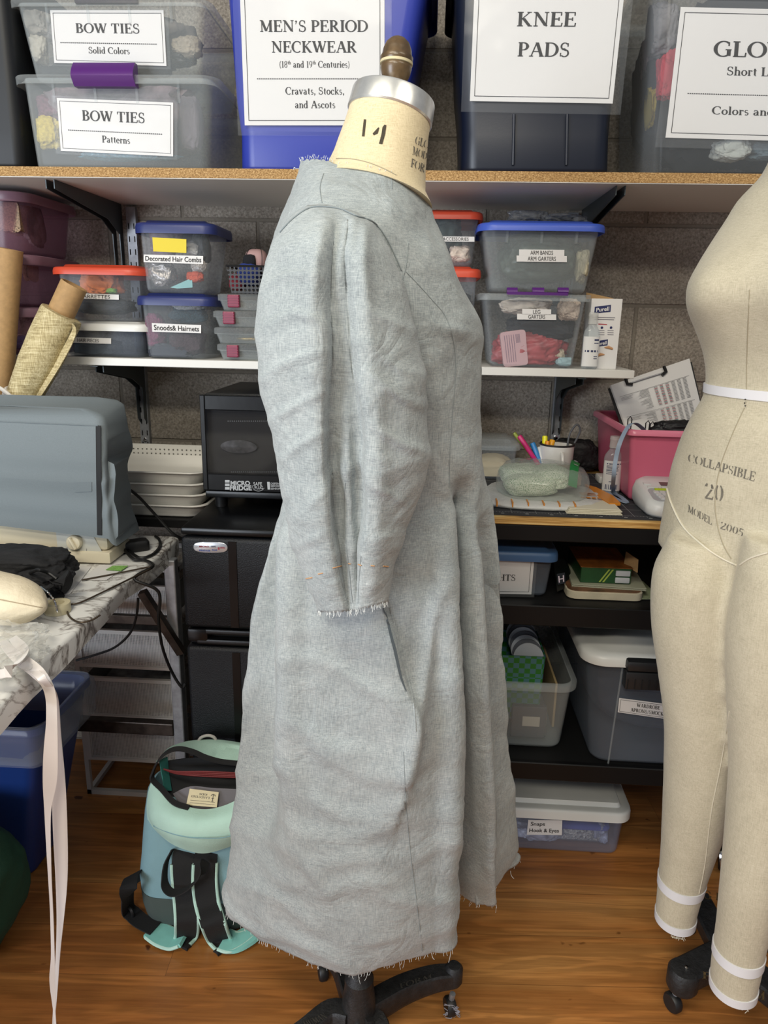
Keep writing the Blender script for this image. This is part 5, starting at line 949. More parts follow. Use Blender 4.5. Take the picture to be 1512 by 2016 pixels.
# cover
xc = at(214, 950, 1.448).x; cw = .66; t = thing('machine_cover', 'slate grey fabric dust cover over the sewing machine with a black edge strip', 'cover', (xc-.3, 1.52, TZ+.06)); R_ = []
for i in range(37):
    u = i/36; zt = 1.025; zb = .838
    ring = []
    for p in rrect(xc-cw/2+.004*u, 1.514-.004*u, cw-.014*u, .132-.03*max(0, u-.8)*5*.2, .012+.006*u, 0, 8):
        P = []
        a = p.x-xc
        zbot = zb-.070*math.exp(-((p.x-(xc+.004))/.028)**2)+.012*sin((p.x-xc)*9)*.5; z = zbot+(zt-zbot)*u; dents = .020*fbm((p.x, p.z+z, p.y), 6.5, 2)*min(1, 4*(1.05-u))+.012*(.5-abs(fbm((p.x*1.3+z*.5, z, p.y), 9, 5)))+.003*fbm((p.x, z, p.y), 28, 6)
        q = Vector((p.x, p.y, z)); n_ = Vector((q.x-(xc-cw/2), (q.y-1.514)*5, 0)).normalized(); ring.append(q+n_*dents)
    R_.append(ring)
top = R_[-1]; cx_ = Vector((xc-cw/2, 1.517, 0))
for s, dz in ((.97, .010), (.88, .018), (.6, .024), (.2, .026)): R_.append([Vector((cx_.x+(p.x-cx_.x)*(1-(1-s)*.35 if s > .5 else s), cx_.y+(p.y-cx_.y)*s, p.z+dz+.022*fbm((p.x*1.6, p.y, 0), 7, 8)+.03*max(0, min(1, (p.y-1.46)/.12))*.6)) for p in top])
CF = [([(-60, 905), (60, 890), (125, 920), (172, 985)], -.011, 26, 34), ([(55, 800), (88, 848), (78, 905)], .010, 14, 8), ([(-20, 828), (45, 850), (105, 838)], .009, 12, 9), ([(190, 955), (125, 985), (50, 990)], .008, 12, 24), ([(100, 1000), (150, 940), (190, 915)], .006, 10, 22), ([(228, 840), (219, 950), (226, 1060)], -.007, 9, 12), ([(246, 880), (232, 960), (214, 1015)], .007, 8, 10), ([(-20, 800), (60, 806), (120, 792)], .010, 14, 9), ([(120, 795), (150, 806), (175, 800)], .007, 14, 11), ([(0, 1035), (90, 1020), (180, 1040)], .006, 14, 10)]
R_ = press(R_, [[smoothpts([(a, b_, 0) for a, b_ in P], 4), A, wl, wr] for P, A, wl, wr in CF], 1.62)
cover = ob('cover_shell', *loft(R_, False, True), COVER, t, 60)
bvh_cov = BVHTree.FromPolygons([v for v in [Vector(p) for r in R_ for p in r]], loft(R_, False, False)[1])
def hit(bvh, px, py, off=.0006):
    d = ray(px, py).normalized(); h = bvh.ray_cast(O, d)
    if h[0] is None: return None
    n = h[1] if h[1].dot(d) < 0 else -h[1]; return h[0]+n*off
pts = [hit(bvh_cov, 193.5+1.4*k/8*2.2, 838+215*k/8, .0012) for k in range(9)]; pts = [p for p in pts if p]
ob('edge_strip', *ribbon(smoothpts(pts, 3), (1, .0, 0), .0105, .0014), mat('black_webbing', '#1b1c1e', .8), t, 0)
pts = [p for p in [hit(bvh_cov, 193-193*k/7, 838-1.2*k, .0008) for k in range(8)] if p]; ob('top_seam', *tube(pts, .0013, 6), COVER, t)
pts = [p for p in [hit(bvh_cov, 214+3*k/7, 828+240*k/7, .0006) for k in range(8)] if p]; pass
qs = [hit(bvh_cov, a, b_, .0005) for a, b_ in ((148, 950), (181, 949), (181, 967), (148, 969))]
if all(qs): ob('stitched_patch', *loft([qs, [p+Vector((0, -.0008, 0)) for p in qs]]), COVER, t, 0)
# cable block and cords
RUB = mat('black_rubber', '#141415', .5)
c = gz(285, 1082, TZ); t = thing('power_adapter', 'black foot pedal plug at the corner of the sewing machine base', 'power plug', (c.x, c.y, TZ))
R_ = [[Vector((p.x*cos(.6)-p.y*sin(.6)+c.x-.022, p.x*sin(.6)+p.y*cos(.6)+c.y-.012, TZ+z)) for p in rrect(0, 0, .07+2*a, .034+2*a, .008, 0)] for a, z in ((-.002, 0), (0, .003), (0, .021), (-.003, .025))]
ob('plug_body', *loft(R_), RUB, t, 40)
def cable(pts, label, r=.0035, m=RUB, nm='power_cable'): return tag(ob(nm, *tube(smoothpts(pts, 6), r, 8), m), label, 'cable')
z = TZ+.0045; p0 = Vector((c.x-.035, c.y-.035, TZ+.012))
cable([p0, gz(262, 1100, z+.004), gz(285, 1103, z), gz(301, 1115, z), Vector((ex(1.4)+.006, 1.40, TZ-.004)), at(312, 1165, 1.42), at(312, 1220, 1.46), at(320, 1275, 1.52), at(338, 1322, 1.57), at(357, 1352, 1.58), at(365, 1346, 1.585)], 'black cord going over the marble table edge and down by the steel leg')
cable([p0+Vector((.01, 0, -.003)), gz(275, 1098, z), gz(300, 1092, z), gz(315, 1075, z), gz(313, 1062, z), gz(306, 1056, z)], 'black cord looping on the marble table beside the black plug')
cable([at(250, 960, 1.64), at(275, 980, 1.66), at(310, 1018, 1.68), at(340, 1050, 1.68), at(362, 1062, 1.70)], 'black cord slanting from the grey cover past the white trays')
cable([at(272, 1178, 1.50), at(268, 1215, 1.52), at(255, 1248, 1.54), at(225, 1275, 1.56), at(185, 1290, 1.585), at(150, 1300, 1.59)], 'black cord hanging under the marble table before the mesh drawers', .003)
# papers, wire, pouch, pillow, tape
def sheet(pts, label, m=PAPER, z=TZ, dz=.0006, nm='paper_sheet'):
    q = [gz(a, b_, z+.0012) for a, b_ in pts]; return tag(ob(nm, *loft([q, [p+Vector((0, 0, dz)) for p in q]]), m, None, 0), label, 'paper')
sheet([(-30, 1100), (180, 1116), (118, 1195), (-60, 1185)], 'white paper sheet lying under the black pouch on the marble table')
sheet([(196, 1112), (252, 1113), (210, 1142), (160, 1142)], 'white slip with print beside the sewing machine base')
o = sheet([(222, 1114), (253, 1114), (238, 1124), (208, 1122)], 'bright green printed tag poking from under the sewing machine', mat('green_tag', '#7fae5a', .6, var=.4, vscale=250), TZ+.002)
wz = TZ+.004; tag(ob('bent_wire', *tube(smoothpts([gz(161, 1142, wz), gz(230, 1129, wz), gz(290, 1117, wz), gz(295, 1120, wz), gz(255, 1140, wz), gz(166, 1183, wz), gz(140, 1190, wz), gz(132, 1194, wz), gz(136, 1213, wz), gz(156, 1225, wz), gz(180, 1221, wz), gz(197, 1211, wz+.004)], 5), .0018, 8), mat('brown_wire', '#4a3f33', .4, .5)), 'long bent dark wire tool lying on the marble table', 'wire')
c = gz(122, 1205, TZ); t = thing('tape_roll', 'small roll of cream tape on the marble table beside the cushion', 'tape', (c.x, c.y, TZ))
ob('roll', *lathe([(.013, 0), (.023, 0), (.0235, .002), (.0235, .016), (.023, .018), (.013, .018), (.013, 0)], (c.x-.008, c.y, TZ+.0005), 32, None, False), mat('cream_tape', '#c9bf9f', .5), t, 40)
BLK = mat('black_pack_cloth', '#19191b', .8, bmp=.3, bscale=60)
t = thing('strap_pouch', 'black fabric pouch with straps lying on papers by the sewing machine', 'pouch', gz(50, 1160, TZ))
ob('pouch', *lump(gz(25, 1158, TZ)+Vector((0, .035, .036)), (.20, .11, .07), 120, .22), BLK, t, 75)
ob('pouch_end', *lump(gz(88, 1168, TZ)+Vector((0, .01, .025)), (.09, .09, .045), 121, .3), BLK, t, 75)
ob('strap_loop', *ribbon(smoothpts([gz(85, 1160, TZ+.03), gz(108, 1150, TZ+.05), gz(125, 1135, TZ+.05), gz(132, 1150, TZ+.03), gz(122, 1168, TZ+.012), gz(100, 1178, TZ+.01)], 6), (.3, 1, .2), .03, .003), BLK, t, 40)
ob('zip_cord', *tube(smoothpts([gz(60, 1128, TZ+.05), gz(75, 1122, TZ+.07), gz(95, 1128, TZ+.06), gz(112, 1140, TZ+.05)], 5), .0035, 8), RUB, t)
ob('bead_chain', *tube(smoothpts([gz(80, 1155, TZ+.05), gz(96, 1168, TZ+.05), gz(108, 1185, TZ+.03), gz(113, 1205, TZ+.02)], 12), [.0022 if k % 2 else .0012 for k in range(37)], 6), CHROME, t)
# stuffed cushion
a, b_ = Vector((gz(-150, 1205, TZ).x, 1.21, TZ+.045)), gz(75, 1240, TZ)+Vector((0, -.005, .045)); b_.z = TZ+.047
prof = [(-.02, .010), (0, .026), (.02, .037), (.05, .044), (.10, .048), (.2, .0485), (.3, .048), (.45, .047), (.6, .04)]
ax = (a-b_).normalized(); rings = []
for i, (s, r) in enumerate([(s, r) for s, r in [(-.024, .002)]+prof]):
    sd = ax.cross(Vector((0, 0, 1))).normalized(); cpt = b_+ax*s
    rings.append([cpt+sd*(r*1.1*cos(2*pi*k/48)*(1+.02*sin(9*s*20+k)))+Vector((0, 0, 1))*(r*.93*sin(2*pi*k/48)) for k in range(48)])
rows = dense(rings[:], 5, 1, True); rows = [[p+(p-cpt)*0 for p in r] for r in rows]
rows = [[p+Vector((0, 0, .0022*fbm(p, 26, 3))) for p in r] for r in rows]
t = thing('stuffed_cushion', 'cream calico stuffed cushion roll at the end of the marble table', 'cushion', Vector((b_.x-.1, b_.y, TZ)))
ob('cushion', *loft([r[:48] if len(r) >= 48 else r for r in rows]), mat('calico', '#d8cbb0', .9, bmp=.25, bscale=90), t, 75)
sd = ax.cross(Vector((0, 0, 1))).normalized(); pr2 = [(-.0235, .002)]+prof
ob('seam', *tube(smoothpts([b_+ax*s+sd*(r*1.1*cos(-.55+pi*(0 if sd.y < 0 else 1)))+Vector((0, 0, r*.93*.52)) for s, r in pr2], 4), .0009, 5), mat('calico_seam', '#a7977c', .9), t)
# clear bag with ribbons on the table corner
o = ob('plastic_bag', *lump(gz(5, 1310, TZ)+Vector((-.01, 0, .022)), (.13, .16, .045), 130, .45), plastic('bag_film2', '#dcdcd8', .16, .08), None, 70); tag(o, 'crumpled clear bag at the front edge of the marble table beneath the ribbons', 'bag')
SAT = mat('white_satin', '#d9d2cd', .35, sheen=.2)
ea = Vector((ex(.95)+.004, .95, TZ+.0015))
def rib(pts, wds, label, side=(1, .1, 0)):
    P = smoothpts(pts, 8); n_ = len(P); W = [crt([(i/(len(wds)-1), w_) for i, w_ in enumerate(wds)], k/(n_-1))[0] for k in range(n_)]
    S = [Vector((cos(.5*sin(k*.11)+.15), .35*sin(k*.16), 0)) for k in range(n_)] if side is None else side
    return tag(ob('satin_ribbon', *ribbon(P, S, W, .0008), SAT, None, 50), label, 'ribbon')
Yr = .955
rib([gz(5, 1262, TZ+.03), gz(30, 1290, TZ+.03), gz(75, 1325, TZ+.006), at(98, 1362, Yr+.01), at(102, 1420, Yr), at(100, 1480, Yr), at(98, 1540, Yr), at(94, 1600, Yr), at(97, 1700, Yr), at(102, 1800, Yr), at(104, 1880, Yr), at(103, 1930, Yr), at(107, 1990, Yr), at(110, 2030, Yr)], [.012, .018, .02, .021, .022, .022, .020, .010, .008, .007, .006, .009, .004, .004], 'white satin ribbon with a narrow twisted tail hanging from the marble table edge', None)
rib([gz(20, 1275, TZ+.02), gz(60, 1315, TZ+.01), gz(85, 1338, TZ+.004), at(107, 1372, Yr+.03), at(113, 1440, Yr+.03), at(115, 1520, Yr+.03), at(118, 1620, Yr+.03), at(121, 1720, Yr+.03), at(119, 1800, Yr+.03), at(114, 1880, Yr+.03), at(109, 1960, Yr+.03), at(104, 2030, Yr+.03)], [.012, .012, .012, .013, .014, .02, .022, .020, .016, .010, .006, .003], 'white satin ribbon hanging just behind the twisted one and wider near the floor', None)
rib([gz(-20, 1330, TZ+.03), gz(20, 1320, TZ+.035), gz(45, 1285, TZ+.03), gz(25, 1255, TZ+.02)], [.02, .022, .02, .012], 'loop of white ribbon lying on the clear bag', (.3, 1, .3))
# rolls behind the cover
def tubeob(a, b_, r, hollow, m, nm, parent): 
    d = (b_-a).normalized(); L = (b_-a).length; pr = [(r, 0), (r, L), (r-.004, L), (r-.004, L-.08), (0, L-.08)] if hollow else [(r, 0), (r, L), (0, L)]
    return ob(nm, *lathe([(0, 0)]+pr, a, 32, d), m, parent, 40)
a1, b1 = at(-18, 1075, 1.668), at(16, 490, 1.668); a1.z = max(a1.z, TZ+.002)
tag(tubeob(a1, b1, .031, True, KRAFT, 'cardboard_tube', None), 'bare brown cardboard tube leaning at the wall behind the grey cover', 'tube')
o = bpy.data.objects['cardboard_tube']
b2, a2 = at(146, 561, 1.645), at(40, 790, 1.625); d2 = (a2-b2).normalized(); a3 = b2+d2*((TZ+.06-b2.z)/d2.z)
t = thing('fabric_roll', 'roll of tan slub cloth on a cardboard core tied with white tape', 'fabric roll', a3)
tubeob(a3, b2, .029, True, KRAFT, 'core', t); u_ = -d2; s1 = Vector((u_.z, 0, -u_.x)).normalized(); s2 = u_.cross(s1)
Lr = (b2-a3).length; pr = [(0, .036), (.16, .037), (Lr-.36, .038), (Lr-.285, .0335), (Lr-.25, .037), (Lr-.2, .043), (Lr-.12, .044), (Lr-.075, .0435), (Lr-.070, .042), (Lr-.068, .031)]; rr = []
for k in range(len(pr)*4-3):
    i = min(k//4, len(pr)-2); uu = k/4-i; h, r = pr[i][0]*(1-uu)+pr[i+1][0]*uu, pr[i][1]*(1-uu)+pr[i+1][1]*uu; cpt = a3+u_*h
    rr.append([cpt+(s1*cos(2*pi*j/64)+s2*sin(2*pi*j/64))*(r+.0016*fbm((cos(2*pi*j/64)*3, sin(2*pi*j/64)*3, h*22), 1.0, 6)+(.004*max(0, 1-abs(j-3)/3))) for j in range(64)])
ob('cloth', *loft(rr), MATS['slub_cloth'], t, 60)
fl = [b2-u_*.075+s1*.040-s2*.02, b2-u_*.09+s1*.052-s2*.022, b2-u_*.15+s1*.05-s2*.02, b2-u_*.24+s1*.042-s2*.02, b2-u_*.30+s1*.036-s2*.02]
ob('loose_edge', *ribbon(smoothpts(fl, 6), [Vector(s1)*.8-s2*.5]*25, [.004+.018*sin(pi*min(1, k/24)) for k in range(25)], .0012), MATS['slub_cloth'], t, 50)
tp = mat('white_tape', '#cfcac2', .8); hh = Lr-.285; cc = a3+u_*hh; mb = MB()
for off in (-.006, .004): mb.add(*tube([cc+u_*(off+.004*sin(2*pi*j/24))+(s1*cos(2*pi*j/24)+s2*sin(2*pi*j/24))*.037 for j in range(24)], .0042, 6, True))
fw = -s2 if s2.y > 0 else s2; kn = cc+fw*.041; mb.add(*lump(kn, (.022, .016, .016), 140, .2, 3)); mb.add(*tube(smoothpts([kn, kn+s1*.012-u_*.02+fw*.004, kn+s1*.014-u_*.055], 4), .005, 6)); mb.add(*tube(smoothpts([kn, kn-s1*.03+u_*.006, kn-s1*.07+u_*.004+fw*.003], 4), .0045, 6))
mb.build('tie', tp, t)
# white trays on a low black stand behind the table
t = thing('side_stand', 'low black stand behind the marble table carrying the white trays', 'stand', (-.9, 1.86, FZ))
ob('stand_top', *box(-1.3, -.53, 1.715, 1.975, .735, .757, .002, 1), BLACKM, t, 0)
for x in (-1.29, -.56):
    for y in (1.72, 1.95): ob('leg', *box(x, x+.02, y, y+.02, FZ, .735), BLACKM, t, 0)
TRW = mat('tray_white', '#dedcd6', .45); x1 = -.545
for k in range(4):
    z0 = .758+.0275*k+(.0 if k else 0); h = .034 if k < 3 else .052; lab = ('white perforated tray at the bottom of the stack by the microwave', 'white perforated tray, second from the bottom of the stack', 'white perforated tray just under the top one', 'white perforated tray topmost in the stack by the microwave')[k]
    t = thing('plastic_tray', lab, 'tray', (-.75, 1.83, z0), 'stacked white trays'); b0 = (-1.0, x1-.018, 1.735, 1.95); b1 = (-1.01, x1-.002, 1.72, 1.962)
    R_ = shellrings(b0, b1, z0, z0+(.034 if k < 3 else .036), .035, .003, 7, round_=.006); ob('tray_body', *loft(R_), TRW, t, 50)
    q = [rrect((b1[0]+b1[1])/2, (b1[2]+b1[3])/2, b1[1]-b1[0]+2*a, b1[3]-b1[2]+2*a, .04, z0+(.034 if k < 3 else .036)+z, 7) for a, z in ((-.003, 0), (.004, .001), (.005, -.002), (.003, -.004), (0, -.003))]; ob('tray_rim', *loft(q+[q[0]], False, False), TRW, t, 50)
    if k == 3:
        ob('back_rise', *box(-1.0, x1-.02, 1.958, 1.966, z0+.03, z0+.062, .002), TRW, t, 0); mb = MB()
        for r_ in range(2):
            for j in range(22): mb.add(*lathe([(0, 0), (.0022, 0), (.0022, .0006), (0, .0006)], (x1-.03-.0125*j, 1.957 if r_ == 0 else 1.9575, z0+.042-.012*r_+.006), 10, (0, -1, 0)))
        mb.build('perforation', mat('hole_shade', '#6b6963', .8), t, 0)
# fridge and microwave
fx0, fx1 = -.515, -.045; t = thing('mini_fridge', 'black two door mini fridge standing beside the marble table', 'fridge', (-.28, 1.69, FZ))
ob('cabinet', *box(fx0+.004, fx1-.004, 1.50, 1.94, FZ, .80, .006), BLACKG, t, 40); ob('top_cover', *box(fx0, fx1, 1.452, 1.945, .80, .817, .006), BLACKG, t, 40)
FD = mat('fridge_door', '#090b0f', .4, spec=.3, bmp=.25, bscale=350)
zs = at(380, 1240, 1.45).z; d1 = ob('freezer_door', *box(fx0, fx1, 1.45, 1.498, zs+.004, .797, .010, 3), FD, t, 40); d2_ = ob('fridge_door', *box(fx0, fx1, 1.45, 1.498, FZ+.04, zs-.040, .010, 3), FD, t, 40)
ob('door_gap', *box(fx0+.006, fx1-.006, 1.472, 1.498, zs-.04, zs+.004), BLACKM, t, 0)
xg = at(385, 1255, 1.45).x; ob('handle', *box(xg, fx1-.01, 1.452, 1.47, zs-.036, zs-.022, .004), BLACKG, d2_, 40); ob('handle', *box(xg+.02, fx1-.01, 1.452, 1.47, zs-.012, zs+.002, .004), BLACKG, d1, 40); ob('hinge_cap', *box(fx0+.004, fx0+.05, 1.452, 1.49, zs-.03, zs+.001, .004), BLACKG, t, 40)
xs0, xs1 = at(450, 1100, 1.45).x, at(466, 1100, 1.45).x; ob('trim_strip', *box(xs0, xs1, 1.4485, 1.4495, zs+.01, .79), mat('satin_black', '#060607', .3, spec=.3), d1, 0); ob('trim_strip', *box(xs0, xs1, 1.4485, 1.4495, FZ+.05, zs-.05), MATS['satin_black'], d2_, 0)
qb = [at(a, b_, 1.4488) for a, b_ in ((381, 1066), (448, 1067), (448, 1089), (382, 1087))]; ce = sum(qb, Vector())/4; ring = [ce+(qb[1]-qb[0])*.5*math.copysign(abs(cos(a))**.55, cos(a))+(qb[0]-qb[3])*.5*math.copysign(abs(sin(a))**.8, sin(a)) for a in [2*pi*k/36 for k in range(36)]]
bd = ob('badge', *loft([ring, [p+Vector((0, -.0015, 0)) for p in ring], [ce+(p-ce)*.94+Vector((0, -.0022, 0)) for p in ring]]), mat('badge_silver', '#b9bcc2', .25, .6), d1, 40)
def badge_text(tx, u0, u1, v, m, parent, Y=1.4455, bold=.02, h=None):
    gv, gf, gw = sans(tx, bold); L = bil(qb, u0, v); R2 = bil(qb, u1, v); k = (R2-L).length/gw if h is None else h
    return ([L+(R2-L)*(x/gw)+Vector((0, Y-L.y-(R2.y-L.y)*x/gw, k*y)) for x, y in gv], gf)
for tx, u0, u1, v, cl in (('MICRO', .17, .46, .48, '#8e2a3a'), ('FRIDGE', .17, .50, .85, '#2f4e94'), ('SAFE', .52, .66, .46, '#3b3f55'), ('PLUG', .55, .70, .78, '#2f4e94'), ('1', .73, .77, .66, '#8e2a3a'), ('DEFENSE', .79, .93, .55, '#8e2a3a')):
    v_, f_ = badge_text(tx, u0, u1, v, None, None, h=.0032 if tx != '1' else .005); ob('badge_lettering', v_, f_, mat('badge_'+cl[1:], cl, .5), d1, 0)
# microwave
mx0, mx1, my, mz0, mz1 = -.507, -.03, 1.60, .852, 1.083; t = thing('microwave', 'black microwave oven standing on top of the mini fridge', 'microwave', (-.27, 1.75, .817))
ob('case', *box(mx0+.004, mx1-.004, 1.62, 1.93, mz0+.004, mz1, .006), BLACKG, t, 40); dr = MB(); wx0, wx1, wz0, wz1 = at(407, 900, my).x, mx1-.14, at(450, 934, my).z, at(450, 808, my).z
for q in ((mx0, wx0, mz0+.012, mz1-.002), (wx1, mx1, mz0+.012, mz1-.002), (wx0, wx1, mz0+.012, wz0), (wx0, wx1, wz1, mz1-.002)): dr.bx(q[0], q[1], my, 1.617, q[2], q[3], .0015, 1)
dr.build('door', BLACKG, t, 30);
ob('cavity', *box(wx0-.004, wx1+.004, 1.6185, 1.6195, wz0-.004, wz1+.004), mat('cavity_grey', '#77746b', .6), t, 0); ob('base_rail', *box(mx0+.003, mx1, my+.004, 1.62, mz0-.006, mz0+.010, .003), BLACKG, t, 40)
for x in (mx0+.03, mx1-.05):
    for y in (1.64, 1.88): ob('foot', *lathe([(0, 0), (.014, 0), (.016, .033), (0, .033)], (x, y, .8175), 16), BLACKM, t)
wq = [at(405, 806, my-.001), at(640, 806, my-.001), at(640, 935, my-.001), at(412, 935, my-.001)]; wi = ob('window', *loft([[Vector((x, my+.002, z)) for x, z in ((wx0, wz0), (wx1, wz0), (wx1, wz1), (wx0, wz1))], [Vector((x, my+.003, z)) for x, z in ((wx0, wz0), (wx1, wz0), (wx1, wz1), (wx0, wz1))]]), plastic('dark_window', '#0d0d0f', .42, .06), t, 0)
ce_ = at(470, 880, 1.612); ob('wrapped_plate', *loft([[ce_+Vector((.042*cos(a)*k, -.004*(1-k), .016*sin(a)*k*(1 if sin(a) > 0 else .9))) for a in [2*pi*j/40 for j in range(40)]] for k in (1, .8, .4, .05)]), mat('wrap_grey', '#a7a5a0', .3, var=.4, vscale=70), t, 60)
meshq = [at(448, 828, my-.0006), at(640, 828, my-.0006), at(640, 930, my-.0006), at(455, 930, my-.0006)]; V, F = [], []
for r_ in range(2):
    for k in range(46): u = k/46; inkquad(V, F, [bil(meshq, u, r_*.98), bil(meshq, u+.011, r_*.98), bil(meshq, u+.011, r_*.98+.02), bil(meshq, u, r_*.98+.02)])
ob('screen_dots', V, F, mat('dot_grey', '#3a3b3c', .4), wi, 0)
def wtext(tx, q, m, bold=.012, parent=t):
    gv, gf, gw = sans(tx, bold); q = [at(a, b_, my-.0012) for a, b_ in q]; return ob('lettering', [bil(q, x/gw, 1-y)+Vector((0, -.0008, 0)) for x, y in gv], gf, m, parent, 0)
WI = mat('grey_white_ink', '#a9abad', .6)
wtext('MICRO', [(454, 947), (492, 947), (493, 955), (454, 955)], WI, .04); wtext('FRIDGE', [(453, 956), (495, 956), (496, 965), (453, 965)], WI, .04); wtext('SAFE', [(499, 949), (516, 949), (516, 956), (499, 956)], WI); wtext('PLUG', [(501, 957), (518, 957), (518, 963), (502, 963)], WI); wtext('1', [(526, 949), (531, 949), (532, 963), (527, 963)], WI, .03); wtext('DEFENSE', [(533, 950), (556, 950), (556, 954), (533, 954)], WI); wtext('SMOKE', [(533, 955), (551, 955), (551, 958.5), (533, 958.5)], WI); wtext('SENSOR', [(533, 960), (553, 960), (553, 963.5), (533, 963.5)], WI)
V, F = [], []
for k in range(3): inkquad(V, F, [at(443, 945+7*k, my-.0018), at(452, 945+7*k, my-.0018), at(452, 950+7*k, my-.0018), at(443, 950+7*k, my-.0018)])
ob('emblem', V, F, WI, t, 0); ob('plug_ring', *tube([at(509+12*cos(a), 957+10*sin(a), my-.0018) for a in [radians(x) for x in range(20, 200, 12)]], .0005, 5), WI, t)
# white mesh drawer tower under the table
ya = 1.735; X0, X1 = at(150, 1335, ya).x, at(362, 1335, ya).x; t = thing('drawer_tower', 'white metal tower of wire mesh drawers under the marble table', 'drawers', ((X0+X1)/2, 1.8, FZ)); WM = mat('white_metal', '#dddcd8', .45)
fr = MB()
for x in (X0, X1-.012):
    for y in (ya, 1.94): fr.bx(x, x+.012, y, y+.012, FZ, .62)
for z in (FZ, .608):
    for y in (ya, 1.94): fr.bx(X0, X1, y, y+.012, z, z+.014)
    for x in (X0, X1-.012): fr.bx(x, x+.012, ya, 1.952, z, z+.014)
fr.build('frame', WM, t, 0)
for zt, zb in ((1334, 1412), (1430, 1496), (1240, 1314), (1150, 1214)):
    z1, z0 = at(250, zt, ya-.004).z, at(250, zb, ya-.004).z; a, c = X0+.018, X1-.020; d = thing('d', 'x', 'x', ((a+c)/2, ya, z0)) if False else None
    mb = MB(); y0 = ya-.012
    for bx_ in ((a, c, z1-.010, z1), (a, c, z0, z0+.008), (a, a+.010, z0+.008, z1-.010), (c-.010, c, z0+.008, z1-.010)): mb.bx(bx_[0], bx_[1], y0, y0+.010, bx_[2], bx_[3])
    dr = mb.build('drawer', WM, t, 0)
    ob('front_mesh', [(a+.01, y0+.005, z0+.008), (c-.01, y0+.005, z0+.008), (c-.01, y0+.005, z1-.01), (a+.01, y0+.005, z1-.01)], [(0, 1, 2, 3)], MESHW, dr, 0)
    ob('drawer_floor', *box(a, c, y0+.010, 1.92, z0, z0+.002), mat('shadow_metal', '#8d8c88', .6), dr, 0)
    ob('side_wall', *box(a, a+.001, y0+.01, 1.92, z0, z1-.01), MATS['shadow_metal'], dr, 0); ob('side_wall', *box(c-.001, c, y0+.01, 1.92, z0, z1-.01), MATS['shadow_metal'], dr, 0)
    tag(ob('folded_cloth', *box(a+.012, c-.012, y0+.03, 1.90, z0+.0025, z0+(z1-z0)*.55, .01), mat('drawer_cloth', '#9b9da0', .9, var=.4, vscale=30), None, 40), {1334: 'grey folded cloth in the mesh drawer just above the steel crossbar', 1430: 'grey folded cloth in the lowest mesh drawer', 1240: 'grey folded cloth in the second mesh drawer from the top', 1150: 'grey folded cloth in the top mesh drawer under the table'}[zt], 'cloth', 'cloths in the mesh drawers')
# blue bin with liner, green bag
BB = mat('bin_blue', '#1f3f86', .4); t = thing('waste_bin', 'deep blue waste bin with a clear liner under the marble table', 'bin', (-1.1, 1.45, FZ)); b0, b1 = (-1.27, -.912, 1.41, 1.575), (-1.30, -.808, 1.335, 1.59); zt = .385
ob('bin_body', *loft(shellrings(b0, b1, FZ, zt, .03, .003)), BB, t, 50); q = [rrect((b1[0]+b1[1])/2, (b1[2]+b1[3])/2, b1[1]-b1[0]+2*a, b1[3]-b1[2]+2*a, .035, zt+z) for a, z in ((-.003, 0), (.006, .002), (.007, -.014), (.003, -.015), (0, -.004))]; ob('bin_rim', *loft(q+[q[0]], False, False), BB, t, 50)
R_ = []
for k, (a, z) in enumerate(((-.012, -.10), (-.008, .0), (.004, .008), (.011, -.005), (.013, -.03), (.010, -.06), (.012, -.085))):
    R_.append([p+Vector((.006*fbm(p, 25, 3)+.004, .006*fbm(p, 30, 5), .012*fbm((p.x*1.0, p.y, k), 9, 7)*(k > 3))) for p in rrect((b1[0]+b1[1])/2, (b1[2]+b1[3])/2, b1[1]-b1[0]+2*a-.03*max(0, -z-.02), b1[3]-b1[2]+2*a-.03*max(0, -z-.02), .04, zt+z, 12)])
ob('liner', *loft(R_, False, False), plastic('liner_film', '#aeb9c6', .22, .15), t, 70)
o = ob('green_bag', *lump((-1.00, 1.20, FZ+.155), (.36, .24, .31), 150, .1, 5), mat('green_cloth', '#1d4432', .85, bmp=.2, bscale=50), None, 75); tag(o, 'dark green soft bag on the floor in front of the blue bin', 'bag')
# ------------------------------------------------------------------ mint backpack on the floor
MINT = mat('mint_canvas', '#b2d5c8', .85, bmp=.15, bscale=300, var=.06, vscale=14); TEAL = mat('teal_canvas', '#7ea3ab', .85, bmp=.15, bscale=300, var=.05, vscale=14); CHAR = mat('charcoal_canvas', '#45504c', .9, bmp=.15, bscale=300)
STRAP = mat('black_strap', '#161617', .85, bmp=.2, bscale=700); AQUA = mat('aqua_lining', '#86c9c0', .8, var=.08, vscale=20)
bc = gz(402, 1790, FZ); bc = Vector((bc.x, 1.365, FZ)); atb = lambda a, b_, Y: at(a, b_, Y-.045); t = thing('backpack', 'small mint backpack with black straps standing open on the wood floor', 'backpack', bc)
def wrink(p, a=.004, s=14, seed=1): return p+Vector((a*fbm(p, s, seed), a*fbm(p, s, seed+3), .5*a*fbm(p, s, seed+6)))
R_ = []
for z, wx, wy, dy, r in ((0, .235, .13, 0, .045), (.012, .25, .145, 0, .05), (.05, .262, .155, 0, .05), (.085, .266, .155, 0, .05)): R_.append([wrink(p, .002) for p in rrect(bc.x, bc.y+dy, wx, wy, r, FZ+z, 9)])
ob('base_panel', *loft(R_), CHAR, t, 60); R_ = []
for z, wx, wy, dy, r in ((.085, .266, .155, 0, .05), (.12, .272, .158, 0, .052), (.17, .262, .155, .002, .05), (.22, .25, .15, .006, .05), (.27, .245, .14, .012, .05), (.31, .24, .13, .02, .05), (.315, .225, .115, .02, .045), (.29, .22, .11, .02, .045), (.12, .22, .11, .01, .045)): R_.append([wrink(p, .006, 13) for p in rrect(bc.x, bc.y+dy, wx, wy, r, FZ+z, 9)])
